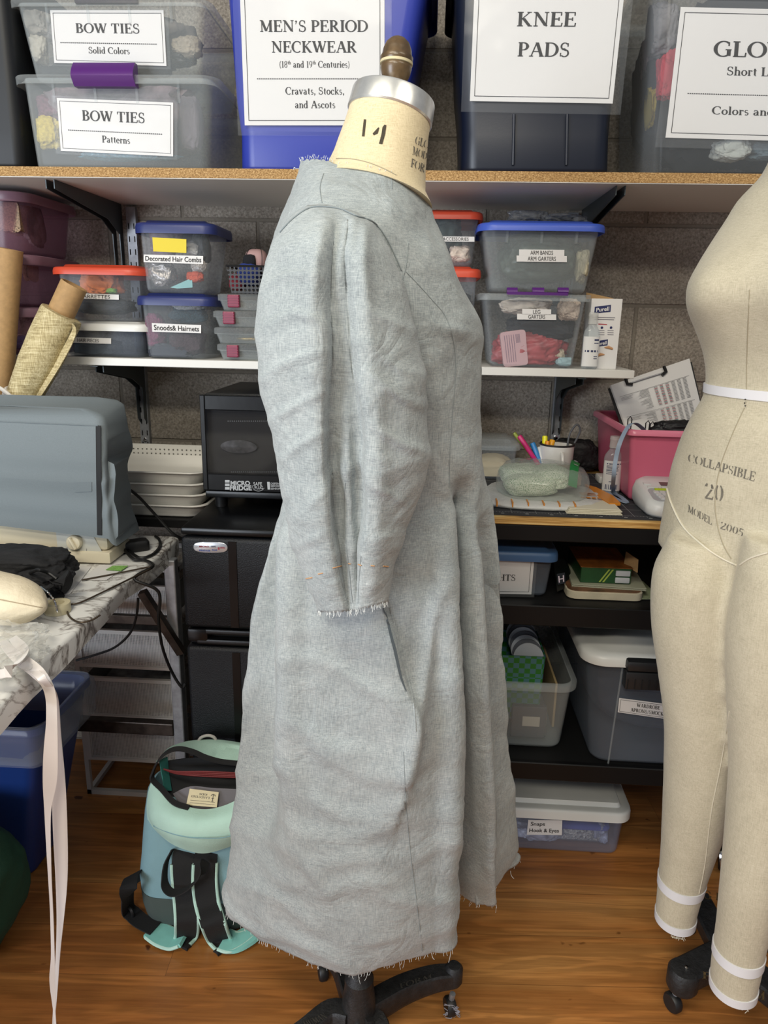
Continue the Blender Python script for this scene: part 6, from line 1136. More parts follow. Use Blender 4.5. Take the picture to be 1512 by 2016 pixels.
ob('pack_body', *loft(R_), TEAL, t, 60)
DRK = mat('dark_lining', '#1b1c1f', .8)
def patch(name, rows, m, kr=5, kc=5, thick=.003, a=.003, seed=2, sm=75):
    """soft cloth panel from control rows of (px, py, Y), given a real thickness"""
    Cn = [[atb(*q) for q in r] for r in rows]; D = dense(Cn, kr, kc); D = [[wrink(p, a, 16, seed) for p in r] for r in D]; v, f = grid(D)
    nr, nc = len(D), len(D[0]); back = []
    for i in range(nr):
        for j in range(nc):
            du = D[i][min(j+1, nc-1)]-D[i][max(j-1, 0)]; dv = D[min(i+1, nr-1)][j]-D[max(i-1, 0)][j]; n = du.cross(dv).normalized(); n = n if n.y > 0 else -n
            back.append(D[i][j]+n*thick)
    nv = len(v); f2 = list(f)+[tuple(k+nv for k in q) for q in f]
    edge = [(0*nc+j) for j in range(nc)]+[i*nc+nc-1 for i in range(1, nr)]+[(nr-1)*nc+j for j in range(nc-2, -1, -1)]+[i*nc for i in range(nr-2, 0, -1)]
    for k in range(len(edge)): a_, b_ = edge[k], edge[(k+1) % len(edge)]; f2.append((a_, b_, b_+nv, a_+nv))
    return ob(name, v+back, f2, m, t, sm), D
patch('dark_inside', [[(318, 1500, 1.40), (400, 1490, 1.43), (470, 1500, 1.43), (525, 1500, 1.41)], [(322, 1545, 1.39), (400, 1540, 1.42), (470, 1540, 1.42), (530, 1545, 1.40)], [(338, 1585, 1.37), (400, 1590, 1.38), (470, 1590, 1.38), (520, 1585, 1.38)]], DRK, thick=.002, a=.004)
patch('top_panel', [[(340, 1473, 1.46), (372, 1463, 1.475), (420, 1459, 1.48), (470, 1464, 1.475), (520, 1478, 1.46)], [(325, 1483, 1.42), (365, 1470, 1.44), (420, 1466, 1.45), (475, 1474, 1.44), (530, 1490, 1.42)], [(309, 1502, 1.375), (350, 1476, 1.385), (405, 1491, 1.39), (450, 1502, 1.39), (535, 1506, 1.38)]], MINT, thick=.004, a=.003)
patch('side_lining', [[(313, 1497, 1.385), (330, 1490, 1.40)], [(318, 1525, 1.38), (332, 1520, 1.40)], [(324, 1556, 1.37), (338, 1556, 1.385)]], mat('teal_lining', '#2d6f68', .8), 5, 5, .002)
patch('grey_pocket', [[(340, 1562, 1.365), (375, 1549, 1.36), (430, 1551, 1.36), (490, 1556, 1.365)], [(350, 1580, 1.35), (390, 1580, 1.345), (430, 1582, 1.345), (480, 1582, 1.35)], [(360, 1600, 1.335), (395, 1605, 1.33), (430, 1605, 1.33), (470, 1600, 1.335)]], mat('grey_lining', '#6a676b', .85), thick=.002)
patch('front_collar', [[(299, 1535, 1.375), (318, 1553, 1.36), (342, 1580, 1.335), (370, 1588, 1.328), (405, 1592, 1.325), (440, 1585, 1.328), (480, 1568, 1.34), (520, 1550, 1.36)], [(291, 1560, 1.365), (305, 1590, 1.33), (335, 1610, 1.305), (370, 1617, 1.295), (405, 1618, 1.29), (445, 1612, 1.295), (490, 1598, 1.31), (535, 1575, 1.34)], [(288, 1590, 1.36), (300, 1618, 1.325), (335, 1640, 1.30), (370, 1648, 1.285), (405, 1650, 1.28), (445, 1648, 1.285), (490, 1632, 1.30), (535, 1605, 1.34)], [(292, 1618, 1.36), (315, 1645, 1.335), (340, 1664, 1.315), (372, 1675, 1.305), (405, 1680, 1.30), (440, 1672, 1.305), (480, 1655, 1.32), (525, 1630, 1.345)]], MINT, 6, 5, .004, .0035)
seam = [atb(*q) for q in ((302, 1626, 1.324), (335, 1640, 1.297), (370, 1648, 1.282), (405, 1650, 1.277), (445, 1648, 1.282), (490, 1632, 1.297))]; ob('seam', *tube(smoothpts(seam, 6), .0012, 6), TEAL, t)
zp = [atb(*q) for q in ((372, 1590, 1.322), (343, 1580, 1.330), (318, 1553, 1.355), (300, 1534, 1.372), (303, 1515, 1.378), (312, 1497, 1.376), (330, 1480, 1.380), (352, 1474, 1.382), (380, 1480, 1.385), (405, 1491, 1.385), (440, 1500, 1.385), (500, 1505, 1.38))]
ob('zip_edge', *ribbon(smoothpts(zp, 5), (.2, 1, .3), .011, .004), STRAP, t, 40)
for k in range(4): ob('red_piping', *tube(smoothpts([atb(322, 1514, 1.385), atb(350, 1519+1.5*k, 1.388), atb(400, 1519+3*k, 1.39), atb(450, 1521+3*k, 1.39), atb(520, 1525+2*k, 1.385)], 5), .0016, 6), mat('dark_red_cord', '#6a1014', .6), t)
tq = [atb(374, 1553, 1.352), atb(431, 1560, 1.352), atb(427, 1590, 1.330), atb(367, 1585, 1.330)]; n_ = (tq[2]-tq[0]).cross(tq[1]-tq[0]).normalized(); n_ = n_ if n_.y < 0 else -n_
tg = ob('sewn_label', *loft([[p+n_*.001 for p in tq], [p+n_*.002 for p in tq]]), mat('cream_label', '#cfc4a2', .85), t, 0)
V, F = [], []; gv, gf, gw = serif("LANDS'END"); V += [bil(tq, .72-.62*x/gw, .38+.13*y)+n_*.0026 for x, y in gv]; F += [tuple(f) for f in gf]
b0_ = len(V); gv, gf, gw = sans('KIDS', .01); V += [bil(tq, .62-.26*x/gw, .20+.12*y)+n_*.0026 for x, y in gv]; F += [tuple(i+b0_ for i in f) for f in gf]
for v_ in (.68, .84): inkquad(V, F, [bil(tq, .1, v_)+n_*.0026, bil(tq, .92, v_)+n_*.0026, bil(tq, .92, v_+.02)+n_*.0026, bil(tq, .1, v_+.02)+n_*.0026])
ob('lettering', V, F, mat('label_ink', '#3d3f45', .8), tg, 0)
mb = MB(); P = lambda u, v: bil(tq, u, v)+n_*.003
mb.add(*tube([P(.83, .2), P(.83, .6)], .0005, 5)); mb.add(*tube([P(.76, .3), P(.78, .22), P(.83, .19), P(.88, .22), P(.90, .3)], .0006, 5)); mb.add(*tube([P(.79, .45), P(.87, .45)], .0005, 5)); mb.add(*tube([P(.83+.02*cos(a), .64+.05*sin(a)) for a in [2*pi*k/10 for k in range(10)]], .0004, 5, True)); mb.build('anchor_mark', MATS['label_ink'], tg)
ob('carry_loop', *tube(smoothpts([atb(388, 1464, 1.475), atb(396, 1452, 1.475), atb(410, 1448, 1.475), atb(422, 1452, 1.475), atb(427, 1463, 1.475)], 5), .0035, 8), mat('grey_piping', '#a7a4a0', .6), t)
# straps: black with mint edges, falling to the floor in front
def strap(pts, w0, lining=None, nm='shoulder_strap'):
    P = smoothpts(pts, 8); n = len(P); S = [Vector((1, .15, .0))]*n; o = ob(nm, *ribbon(P, (1, .2, 0), w0, .006), STRAP, t, 50)
    for s in (-1, 1): ob('edge_binding', *tube([p+Vector((1, .2, 0)).normalized()*(s*w0/2) for p in P[int(n*.18):]], .004, 8), MINT, o)
    return o
f_ = lambda px, py, z: gz(px, py, FZ+z)
strap([atb(364, 1672, 1.345), atb(360, 1700, 1.325), atb(362, 1740, 1.315), atb(366, 1780, 1.30), atb(368, 1815, 1.28), f_(366, 1845, .012), f_(352, 1862, .006)], .046)
strap([atb(408, 1672, 1.345), atb(404, 1700, 1.325), atb(403, 1740, 1.315), atb(408, 1780, 1.30), atb(420, 1820, 1.27), f_(432, 1850, .012), f_(448, 1868, .006)], .048)
def pad_strap(pts, w0, nm):
    P = smoothpts([f_(*q) for q in pts], 6); S = (.25, 1, .0); o = ob(nm, *ribbon(P, S, w0, .008), AQUA, t, 50)
    for s in (-1, 1): ob('edge_binding', *tube([p+Vector(S).normalized()*(s*w0/2) for p in P], .004, 8), MINT, o)
pad_strap([(364, 1845, .02), (345, 1850, .010), (320, 1842, .010), (300, 1828, .014)], .05, 'strap_pad'); pad_strap([(440, 1850, .012), (462, 1855, .010), (490, 1842, .012), (515, 1822, .016)], .052, 'strap_pad')
ob('webbing', *ribbon(smoothpts([f_(306, 1828, .02), f_(280, 1815, .022), f_(262, 1800, .02), f_(252, 1788, .03), atb(252, 1755, 1.30), atb(258, 1728, 1.33), atb(272, 1718, 1.36), atb(284, 1728, 1.37)], 6), [Vector((.3, 1, 0))]*24+[Vector((.9, .5, .3))]*20, .036, .003), STRAP, t, 40)
ob('strap_slider', *tube(smoothpts([f_(244, 1790, .01), f_(244, 1778, .03), f_(258, 1790, .04), f_(262, 1805, .02), f_(252, 1808, .006)], 4, True), .004, 8, True), RUB, t)
ob('hanging_loop', *ribbon(smoothpts([atb(340, 1672, 1.335), atb(327, 1700, 1.32), atb(324, 1735, 1.305), atb(332, 1754, 1.29), atb(350, 1758, 1.285), atb(375, 1745, 1.285), atb(395, 1722, 1.29), atb(404, 1695, 1.32)], 6), (.2, 1, 0), .02, .0025), STRAP, t, 40)
# ------------------------------------------------------------------ the canvas legs form
def remesh(v, f, vox, sm=6):
    me = bpy.data.meshes.new('r'); me.from_pydata([tuple(p) for p in v], [], [tuple(q) for q in f]); bm = bmesh.new(); bm.from_mesh(me); bmesh.ops.recalc_face_normals(bm, faces=bm.faces); bm.to_mesh(me); bm.free()
    o = bpy.data.objects.new('r', me); col.objects.link(o); md = o.modifiers.new('a', 'REMESH'); md.mode = 'VOXEL'; md.voxel_size = vox; s_ = o.modifiers.new('b', 'SMOOTH'); s_.factor = .5; s_.iterations = sm
    dg = bpy.context.evaluated_depsgraph_get(); m2 = bpy.data.meshes.new_from_object(o.evaluated_get(dg)); v2 = [p.co.copy() for p in m2.vertices]; f2 = [tuple(p.vertices) for p in m2.polygons]
    bpy.data.objects.remove(o); bpy.data.meshes.remove(me); bpy.data.meshes.remove(m2); return v2, f2
La, Ra = gz(1330, 1812, .03), gz(1444, 1948, .03); C2 = (La+Ra)/2; C2.z = 0
fr2 = Vector((-.80, -.60, 0)).normalized(); rt2 = Vector((fr2.y, -fr2.x, 0))
SIL = [(250, 1512), (342, 1505), (365, 1480), (395, 1450), (430, 1430), (475, 1400), (525, 1370), (560, 1353), (585, 1349), (615, 1353), (650, 1368), (690, 1383), (730, 1389), (765, 1388), (785, 1382), (810, 1365), (860, 1340), (920, 1320), (990, 1307), (1050, 1297), (1110, 1287), (1170, 1284), (1230, 1283)]
TOR = [(.84, .178, .115, .12, 0), (.90, .19, .12, .135, 0), (.97, .192, .122, .135, 0), (1.05, .178, .118, .115, 0), (1.11, .155, .108, .095, 0), (1.15, .145, .10, .088, 0), (1.20, .15, .103, .09, 0), (1.26, .162, .125, .095, .012), (1.30, .168, .14, .1, .02), (1.34, .17, .135, .1, .014), (1.40, .178, .11, .095, 0), (1.45, .165, .085, .085, 0), (1.49, .12, .065, .07, 0), (1.52, .075, .055, .06, 0), (1.60, .062, .052, .055, 0)]
def torso(z, grow=0.0):
    a, bf, bb, bu = crt(TOR, z); P = []
    for k in range(72):
        th = 2*pi*k/72; s, c = sin(th), cos(th); b_ = bf if s > 0 else bb
        x = math.copysign(abs(c)**.9, c)*a; y = math.copysign(abs(s)**.9, s)*b_
        if s > 0: y += bu*(math.exp(-((x-.075)/.05)**2)+math.exp(-((x+.075)/.05)**2))*s
        P.append(C2+rt2*x+fr2*y+Vector((0, 0, z)))
    lat = [(p-C2).dot(_R) for p in P]; j = min(range(72), key=lambda i: pxof(P[i])[0]); px, py = pxof(P[j]); tgt = lerpt(SIL, py)[0]
    dep = (P[j]-O).dot(_f); want = lat[j]+(tgt-px)*dep/FPX; k = max(.6, min(1.6, want/lat[j]))
    Pn = []
    for p, l in zip(P, lat):
        u = max(0.0, min(1.0, -l/.06)); u = u*u*(3-2*u); q = p+_r*(l*(k-1)*u)
        g = (q-C2); g.z = 0; Pn.append(q+g.normalized()*grow)
    return Pn
tv, tf = loft([torso(.86+.74*i/60) for i in range(61)])
def leg(tab, n=40):
    rows = []
    for i in range(41):
        py = tab[0][0]+(tab[-1][0]-tab[0][0])*i/40; l, r, Y = crt(tab, py); a, b_ = at(l, py, Y), at(r, py, Y); c = (a+b_)/2; ra = (b_-a).length/2
        rows.append([c+Vector((ra*cos(2*pi*k/n), ra*1.06*sin(2*pi*k/n), 0)) for k in range(n)])
    for r in rows: zc = sum(p.z for p in r)/n; 
    return rows
FAR = [(1060, 1318, 1440, 1.215), (1130, 1288, 1452, 1.215), (1230, 1284, 1452, 1.22), (1330, 1297, 1452, 1.225), (1430, 1309, 1455, 1.23), (1520, 1309, 1452, 1.24), (1600, 1306, 1432, 1.245), (1680, 1302, 1405, 1.25), (1750, 1296, 1382, 1.25), (1812, 1291, 1367, 1.25)]
NEAR = [(1060, 1470, 1610, 1.11), (1130, 1457, 1612, 1.10), (1230, 1437, 1606, 1.10), (1330, 1433, 1596, 1.10), (1430, 1436, 1590, 1.10), (1520, 1438, 1584, 1.10), (1645, 1430, 1565, 1.095), (1740, 1421, 1540, 1.09), (1830, 1412, 1512, 1.09), (1900, 1403, 1497, 1.09), (1946, 1399, 1487, 1.09)]
RF, RN = leg(FAR), leg(NEAR); mb = MB(); mb.add(tv, tf); mb.loft(RF); mb.loft(RN)
pv, pf = remesh(mb.v, mb.f, .0075, 8); bvh2 = BVHTree.FromPolygons(pv, pf)
t = thing('trouser_form', 'canvas full body dress form with legs, marked size 20, on a cast iron stand', 'dress form', (C2.x, C2.y, FZ))
ob('body', pv, pf, CANVAS, t, 0).data.shade_smooth()
WHT = mat('white_twill', '#d5d4d6', .8)
ob('waist_tape', *loft([torso(z, g) for z, g in ((1.143, -.003), (1.143, .0025), (1.158, .003), (1.158, -.003))], False, False), WHT, t, 60)
def band(R_, i0, i1, g, nm, m=WHT):
    def ring(x): i = int(x); u = x-i; A = R_[min(i, 40)]; B = R_[min(i+1, 40)]; c = sum(A, Vector())/len(A)*(1-u)+sum(B, Vector())/len(B)*u; return [(a*(1-u)+b_*u)+((a*(1-u)+b_*u)-c).normalized()*g for a, b_ in zip(A, B)]
    q0, q1 = ring(i0), ring(i1); c0 = sum(q0, Vector())/40; c1 = sum(q1, Vector())/40
    ob(nm, *loft([[c0+(p-c0)*.94 for p in q0], q0, q1, [c1+(p-c1)*.94 for p in q1]], False, False), m, t, 60)
band(RF, 35.6, 36.5, .0012, 'ankle_tape'); band(RF, 39.25, 40, .0012, 'hem_tape'); band(RN, 36.4, 37.2, .0012, 'ankle_tape'); band(RN, 39.35, 40, .0012, 'hem_tape')
for R_ in (RF, RN):
    c0 = sum(R_[40], Vector())/40; ob('end_cap', *loft([[c0+(p-c0)*.97+Vector((0, 0, .002)) for p in R_[40]], [c0+(p-c0)*.93+Vector((0, 0, -.004)) for p in R_[40]]]), mat('cap_dark', '#3b3430', .8), t, 0)
def hits(bvh, pts, off=.0006): return [p for p in (hit(bvh, *q, off) for q in pts) if p]
def interp_px(P, k=4): return [(v.x, v.y) for v in smoothpts([(a, b_, 0) for a, b_ in P], k)]
CORD = mat('cream_cord', '#cfc8b4', .8); SEAM = mat('canvas_seam', '#9c937c', .9)
ob('style_cord', *tube(hits(bvh2, interp_px([(1314, 962), (1324, 995), (1348, 1040), (1388, 1078), (1425, 1101), (1450, 1112)]), .0008), .0018, 6), CORD, t)
ob('style_cord', *tube(hits(bvh2, interp_px([(1458, 1112), (1480, 1098), (1512, 1088)]), .0008), .0018, 6), CORD, t)
ob('seam', *tube(hits(bvh2, interp_px([(1466, 803), (1440, 860), (1418, 920), (1408, 980), (1412, 1030), (1424, 1072), (1440, 1100)]), .0003), .0009, 5), SEAM, t)
ob('seam', *tube(hits(bvh2, interp_px([(1476, 570), (1472, 650), (1470, 720), (1470, 775)]), .0002), .0008, 5), SEAM, t)
ob('seam', *tube(hits(bvh2, interp_px([(1436, 1400), (1420, 1500), (1400, 1600), (1388, 1700), (1376, 1760)]), .0003), .0008, 5), CORD, t)
for q in ((1470, 787), (1469, 794), (1470, 800)): 
    h = hit(bvh2, *q, .004); ob('pin', *lump(h, (.0022, .0022, .0022), 1, 0, 2), INK, t) if h else None
GL.update({'2': (.66, [_A(.32, .72, .22, .26, -10, 170, .17), _L(.5, .62, .1, .06, .13), _L(.06, .05, .6, .05, .1), _L(.58, .03, .62, .2, .06)]), '0': (.66, [_A(.33, .5, .23, .46, 0, 360, .17)]), '5': (.62, [_L(.14, .55, .14, .97, .1), _L(.12, .95, .52, .95, .11), _A(.28, .3, .22, .28, -140, 120, .15)]), '4': (.6, [_L(.44, 0, .44, 1, .15), _L(.08, .30, .40, .78, .11), _L(.06, .30, .58, .30, .1)])})
def stencil(text, q, bvh, parent, m=STENCIL, off=.0007, cut=.3):
    V, F = [], []; gv, gf, gw = serif(text); cache = {}
    for f in gf:
        if len(f) == 4 and cut:
            c = [sum(gv[i][k] for i in f)/4 for k in (0, 1)]
            if abs(c[1]-.5) > .43 and max(gv[i][0] for i in f)-min(gv[i][0] for i in f) < .2 and max(gv[i][1] for i in f)-min(gv[i][1] for i in f) < .18: continue
        P = []
        for i in f:
            x, y = gv[i]; u, v = x/gw, 1-y; X = (q[0][0]*(1-u)+q[1][0]*u)*(1-v)+(q[3][0]*(1-u)+q[2][0]*u)*v; Y = (q[0][1]*(1-u)+q[1][1]*u)*(1-v)+(q[3][1]*(1-u)+q[2][1]*u)*v
            P.append(hit(bvh, X, Y, off))
        if all(P): b_ = len(V); V += P; F.append(tuple(range(b_, b_+len(P))))
    if V: ob('lettering', V, F, m, parent, 0)
stencil('COLLAPSIBLE', [(1356, 893), (1490, 930), (1486, 948), (1355, 909)], bvh2, t); stencil('20', [(1388, 949), (1427, 956), (1425, 989), (1387, 981)], bvh2, t); stencil('MODEL', [(1355, 993), (1402, 1020), (1402, 1034), (1354, 1007)], bvh2, t); stencil('2005', [(1420, 1026), (1467, 1043), (1464, 1057), (1417, 1040)], bvh2, t)
rnd = random.Random(3)
for R_, k in ((RF, 12), (RN, 3)):
    c0 = sum(R_[40], Vector())/40; mb = MB()
    for i in range(k): a = -pi/2+rnd.uniform(-.7, .4); p = c0+Vector((.026*cos(a), .030*sin(a), -.003)); mb.add(*tube(smoothpts([p, p+Vector((rnd.uniform(-.008, .008), -.004, -.006)), p+Vector((rnd.uniform(-.012, .012), -.004, -.012+rnd.uniform(-.004, .006)))], 3), .0006, 5))
    mb.build('loose_thread', CORD, t)
# cast iron stand of the form
IRON = mat('cast_iron', '#2a2a2b', .5, .3, var=.35, vscale=60, bmp=.25, bscale=120); BRASSI = mat('worn_brass', '#6a5738', .6, .3, var=.4, vscale=80)
def arm(parent, P, W, H, name='stand_arm', m=IRON):
    """cast arm with an inset top face"""
    P = smoothpts(P, 5); n = len(P); R_ = []
    for i in range(n):
        d = (P[min(i+1, n-1)]-P[max(i-1, 0)]); d.z = 0; d.normalize(); s = Vector((-d.y, d.x, 0)); u = i/(n-1); w_ = W[0]+(W[1]-W[0])*u; h_ = H[0]+(H[1]-H[0])*u; R_.append([P[i]+s*(w_*a)+Vector((0, 0, h_*b_)) for a, b_ in ((-.42, -.5), (.42, -.5), (.5, -.3), (.5, .4), (.42, .5), (-.42, .5), (-.5, .4), (-.5, -.3))])
    return ob(name, *loft(R_), m, parent, 35)
def caster(parent, c, r=.02, d=(1, .3, 0)):
    w_ = ob('caster', *lathe([(0, -.009), (r*.85, -.009), (r, -.005), (r, .005), (r*.85, .009), (0, .009)], c, 24, d), mat('caster_black', '#1a1a1b', .5), parent)
    ob('caster_fork', *tube([c+Vector((0, 0, r*.2)), c+Vector((.004, 0, r+.012))], .006, 8), STEEL, w_)
hub = C2-fr2*.05+rt2*(-.02); hub.z = FZ+.085
E1 = gz(1345, 1922, FZ+.085); arm(t, [hub, hub*.6+E1*.4, E1], (.06, .055), (.036, .04)); ob('arm_end', *lathe([(0, -.028), (.026, -.028), (.030, -.02), (.030, .014), (.026, .02), (0, .02)], E1, 28), IRON, t, 40); ob('bolt', *lathe([(0, 0), (.004, 0), (.004, .003), (0, .004)], E1+Vector((.004, 0, .02)), 12), CHROME, t)
arm(t, [hub, hub*.5+gz(1700, 2090, FZ+.085)*.5, gz(1700, 2090, FZ+.085)], (.06, .055), (.036, .04)); E3 = gz(1372, 1772, FZ+.09); arm(t, [hub, hub*.5+E3*.5, E3], (.055, .05), (.034, .038)); E4 = hub*2-E1; E4.z = FZ+.085; arm(t, [hub, E4], (.055, .05), (.034, .038))
for e in (E1, E3, E4, gz(1700, 2090, FZ+.085)): caster(t, Vector((e.x-.012, e.y, FZ+.0201)), .02, (1, .5, 0))
ob('stand_pole', *lathe([(.03, -.02), (.028, .03), (.015, .05), (.0125, .06), (.0125, .95)], hub, 24), STEEL, t, 40)
for tx, q in (('F', [(1383, 1912), (1400, 1916), (1399, 1930), (1383, 1927)]), ('M', [(1484, 1945), (1508, 1952), (1507, 1970), (1486, 1966)]), ('G', [(1383, 1750), (1402, 1757), (1402, 1772), (1384, 1768)]), ('L', [(1410, 1757), (1420, 1761), (1419, 1775), (1409, 1771)])):
    gv, gf, gw = serif(tx); zl = FZ+(.1062 if tx in 'FM' else .1092); c_ = [gz(a, b_, zl) for a, b_ in q]; ob('lettering', [bil(c_, x/gw, 1-y) for x, y in gv], gf, BRASSI, t, 0)
# ------------------------------------------------------------------ the neck form under the dress
AX = Vector((-.055, 1.09, 0)); t = thing('dress_form', 'linen covered dress form size 14 with a metal neck cap and wooden finial', 'dress form', (AX.x, AX.y, FZ))
Bn, Tn = at(741, 352, 1.10), at(768, 228, 1.115); axn = (Tn-Bn).normalized(); Ln = (Tn-Bn).length; e1 = Vector((1, 0, 0)); e1 = (e1-axn*e1.dot(axn)).normalized(); e2 = axn.cross(e1)
tl0 = .035
def nring(h, r, ry=None): return [Bn+axn*h+e1*(r*cos(2*pi*k/56))+e2*((ry or r)*sin(2*pi*k/56))+Vector((0, 0, -tl0*0)) for k in range(56)]
# torso under the dress, then the neck
TB = [(.80, .08, .10), (.92, .08, .10), (1.0, .07, .095), (1.07, .065, .09), (1.16, .075, .105), (1.25, .085, .125), (1.33, .08, .13), (1.38, .07, .10), (1.41, .062, .078)]
tr_ = [[Vector((AX.x+.0-(.02 if z > 1.3 else 0)+a*cos(2*pi*k/56), 1.105+b_*sin(2*pi*k/56), z)) for k in range(56)] for z, a, b_ in TB]
ob('torso', *loft(tr_), NECKC, t, 60)
rw = [nring(h*Ln, r) for h, r in ((-.25, .085), (-.05, .0715), (.08, .069), (.25, .0655), (.5, .0625), (.75, .0592), (1.0, .0572))]
nv, nf = loft(rw); ob('neck', nv, nf, NECKC, t, 60); bvhn = BVHTree.FromPolygons([Vector(p) for p in nv], nf)
AL = mat('brushed_aluminium', '#d6d6d2', .3, .75, var=.12, vscale=50)
ob('neck_cap', *loft([nring(Ln+h, r) for h, r in ((-.004, .050), (-.004, .0585), (-.002, .060), (.022, .0585), (.024, .0578), (.025, .054), (.0235, .02))]), AL, t, 40)
fc = Tn+axn*.0245; WD = mat('dark_wood', '#5a472e', .35, var=.45, vscale=45, coat=.2)
up_ = (axn*.35+Vector((0, 0, 1))).normalized()
ob('finial', *lathe([(.014, 0), (.0155, .002), (.0150, .014), (.0135, .016), (.016, .020), (.0195, .028), (.0215, .036), (.0215, .040), (.0200, .0415), (.0222, .0445), (.0225, .050), (.0205, .053), (.0195, .060), (.016, .068), (.010, .0735), (.004, .076), (0, .0765)], fc, 40, up_), WD, t, 50)
ob('cream_band', *lathe([(.0212, .0405), (.0226, .041), (.0226, .0442), (.0212, .0448)], fc, 40, up_), mat('cream_rubber', '#c9bd98', .6), t)
ob('collar_ring', *lathe([(.0160, .003), (.0170, .004), (.0165, .011), (.0155, .012)], fc, 20, up_), mat('old_brass', '#5e4d29', .5, .6), t)
for tx, q in (('1', [(712, 235), (727, 236), (724, 270), (708, 268)]), ('4', [(734, 242), (762, 247), (757, 285), (728, 280)])):
    V, F = [], []; gv, gf = ([(.3, 0), (.62, 0), (.62, 1), (.3, 1)], [(0, 1, 2, 3)]) if tx == '1' else ([(.1, .45), (.42, .82), (.5, .80), (.45, .50), (.2, .38), (.62, 0), (.85, 0), (.95, .55), (.95, 1), (.80, 1), (.70, .85), (.70, .5)], [(0, 1, 2, 3, 4), (5, 6, 7, 11), (11, 7, 8, 9, 10)])
    for f in gf:
        P = []
        for i in f: u, v = gv[i][0], 1-gv[i][1]; P.append(hit(bvhn, (q[0][0]*(1-u)+q[1][0]*u)*(1-v)+(q[3][0]*(1-u)+q[2][0]*u)*v, (q[0][1]*(1-u)+q[1][1]*u)*(1-v)+(q[3][1]*(1-u)+q[2][1]*u)*v))
        if all(P): b_ = len(V); V += P; F.append(tuple(range(b_, b_+len(P))))
    ob('lettering', V, F, mat('marker_ink', '#3f382c', .9), t, 0)
for tx, q in (('GLO', [(819, 267), (845, 279), (843, 293), (816, 283)]), ('MOD', [(813, 288), (842, 301), (840, 314), (811, 304)]), ('FOR', [(810, 312), (838, 325), (835, 340), (808, 328)])):
    stencil(tx, q, bvhn, t, off=.0006, cut=.3)
ob('neck_seam', *tube(hits(bvhn, interp_px([(662, 312), (690, 313), (720, 319), (750, 330), (780, 345)]), .0002), .0007, 5), SEAM, t)
# iron base
hb = at(707, 1938, 1.045); hb = Vector((hb.x, 1.045, FZ+.10))
ob('stand_pole', *lathe([(.030, -.035), (.032, -.02), (.030, .03), (.026, .06), (.0262, .075), (.022, .08), (.0135, .10), (.0135, .8)], hb, 28), IRON, t, 40)
G2 = lambda px, py, z: gz(px, py, FZ+z); ends = []
A1 = [hb+Vector((.015, .01, -.01)), G2(790, 1950, .088), G2(850, 1928, .092), G2(893, 1922, .088)]; a1o = arm(t, A1, (.040, .032), (.05, .034)); ends.append(A1[-1])
A2 = [hb+Vector((-.015, -.01, -.01)), G2(650, 2000, .085), G2(600, 2035, .085), G2(540, 2075, .075)]; arm(t, A2, (.040, .032), (.05, .034)); ends.append(A2[-1])
A3 = [hb+Vector((.01, -.02, -.01)), G2(742, 2020, .08), G2(760, 2075, .075)]; arm(t, A3, (.040, .032), (.05, .034)); ends.append(A3[-1])
A4 = [hb+Vector((-.01, .015, -.01)), G2(672, 1905, .085), G2(640, 1862, .08)]; arm(t, A4, (.040, .032), (.05, .034)); ends.append(A4[-1])
for e in ends:
    ob('arm_end', *lathe([(0, -.022), (.014, -.022), (.0175, -.015), (.0175, .014), (.012, .021), (0, .022)], e+Vector((0, 0, .006)), 24), IRON, t, 40); caster(t, Vector((e.x-.004, e.y-.004, FZ+.0191)), .019, (1, .35, 0))
ce = ends[0]; mb = MB(); rnd = random.Random(9)
for k in range(9): 
    p = Vector((ce.x-.004, ce.y-.012, FZ+.02)); mb.add(*tube(smoothpts([p+Vector((rnd.uniform(-.016, .02), rnd.uniform(-.008, .0), rnd.uniform(-.015, .02))) for _ in range(4)], 4), .0008, 5))
mb.build('tangled_thread', mat('grey_thread', '#8f8d96', .8), t)
ob('set_screw', *lathe([(0, 0), (.005, 0), (.005, .012), (.003, .014), (0, .014)], hb+Vector((0, -.028, .0)), 12, (0, -1, 0)), STEEL, t)
for tx, c4 in (('FORM', [(786, 1937), (850, 1916), (852, 1925), (788, 1947)]), ('HUMAN', [(596, 2012), (638, 1994), (646, 2004), (604, 2024)])):
    gv, gf, gw = serif(tx); zl = FZ+.1135 if tx == 'FORM' else FZ+.1085; c_ = [gz(a, b_, zl) for a, b_ in c4]; ob('lettering', [bil(c_, x/gw, 1-y) for x, y in gv], gf, mat('raised_iron', '#4d4a45', .5, .4), t, 0)
# ------------------------------------------------------------------ the linen dress
Y0 = 1.105
t = thing('linen_dress', 'unfinished blue grey linen dress with a full sleeve and raw hem on the dress form', 'dress', (AX.x, AX.y, .19))
NC = 14
def mirror_far(row):
    """hidden far side of one ring, from its near side points"""
    out = []
    for j in (12, 10, 8, 6, 4, 2, 1):
        p = row[j]; y = 2*Y0-p.y; out.append(Vector((row[0].x+(p.x-row[0].x), max(y, Y0+.03), (row[0].z+row[13].z)/2+(p.z-(row[0].z+row[13].z)/2)*.5)))
    return out
rows = []
def prow(L): r = [at(*q) for q in L]; rows.append(r+mirror_far(r))
prow([(592, 320, 1.13), (598, 317, 1.10), (613, 315, 1.075), (638, 316, 1.05), (666, 324, 1.035), (698, 330, 1.025), (724, 334, 1.02), (748, 340, 1.02), (770, 347, 1.027), (786, 354, 1.035), (800, 360, 1.047), (812, 363, 1.06), (821, 365, 1.075), (829, 367, 1.10)])
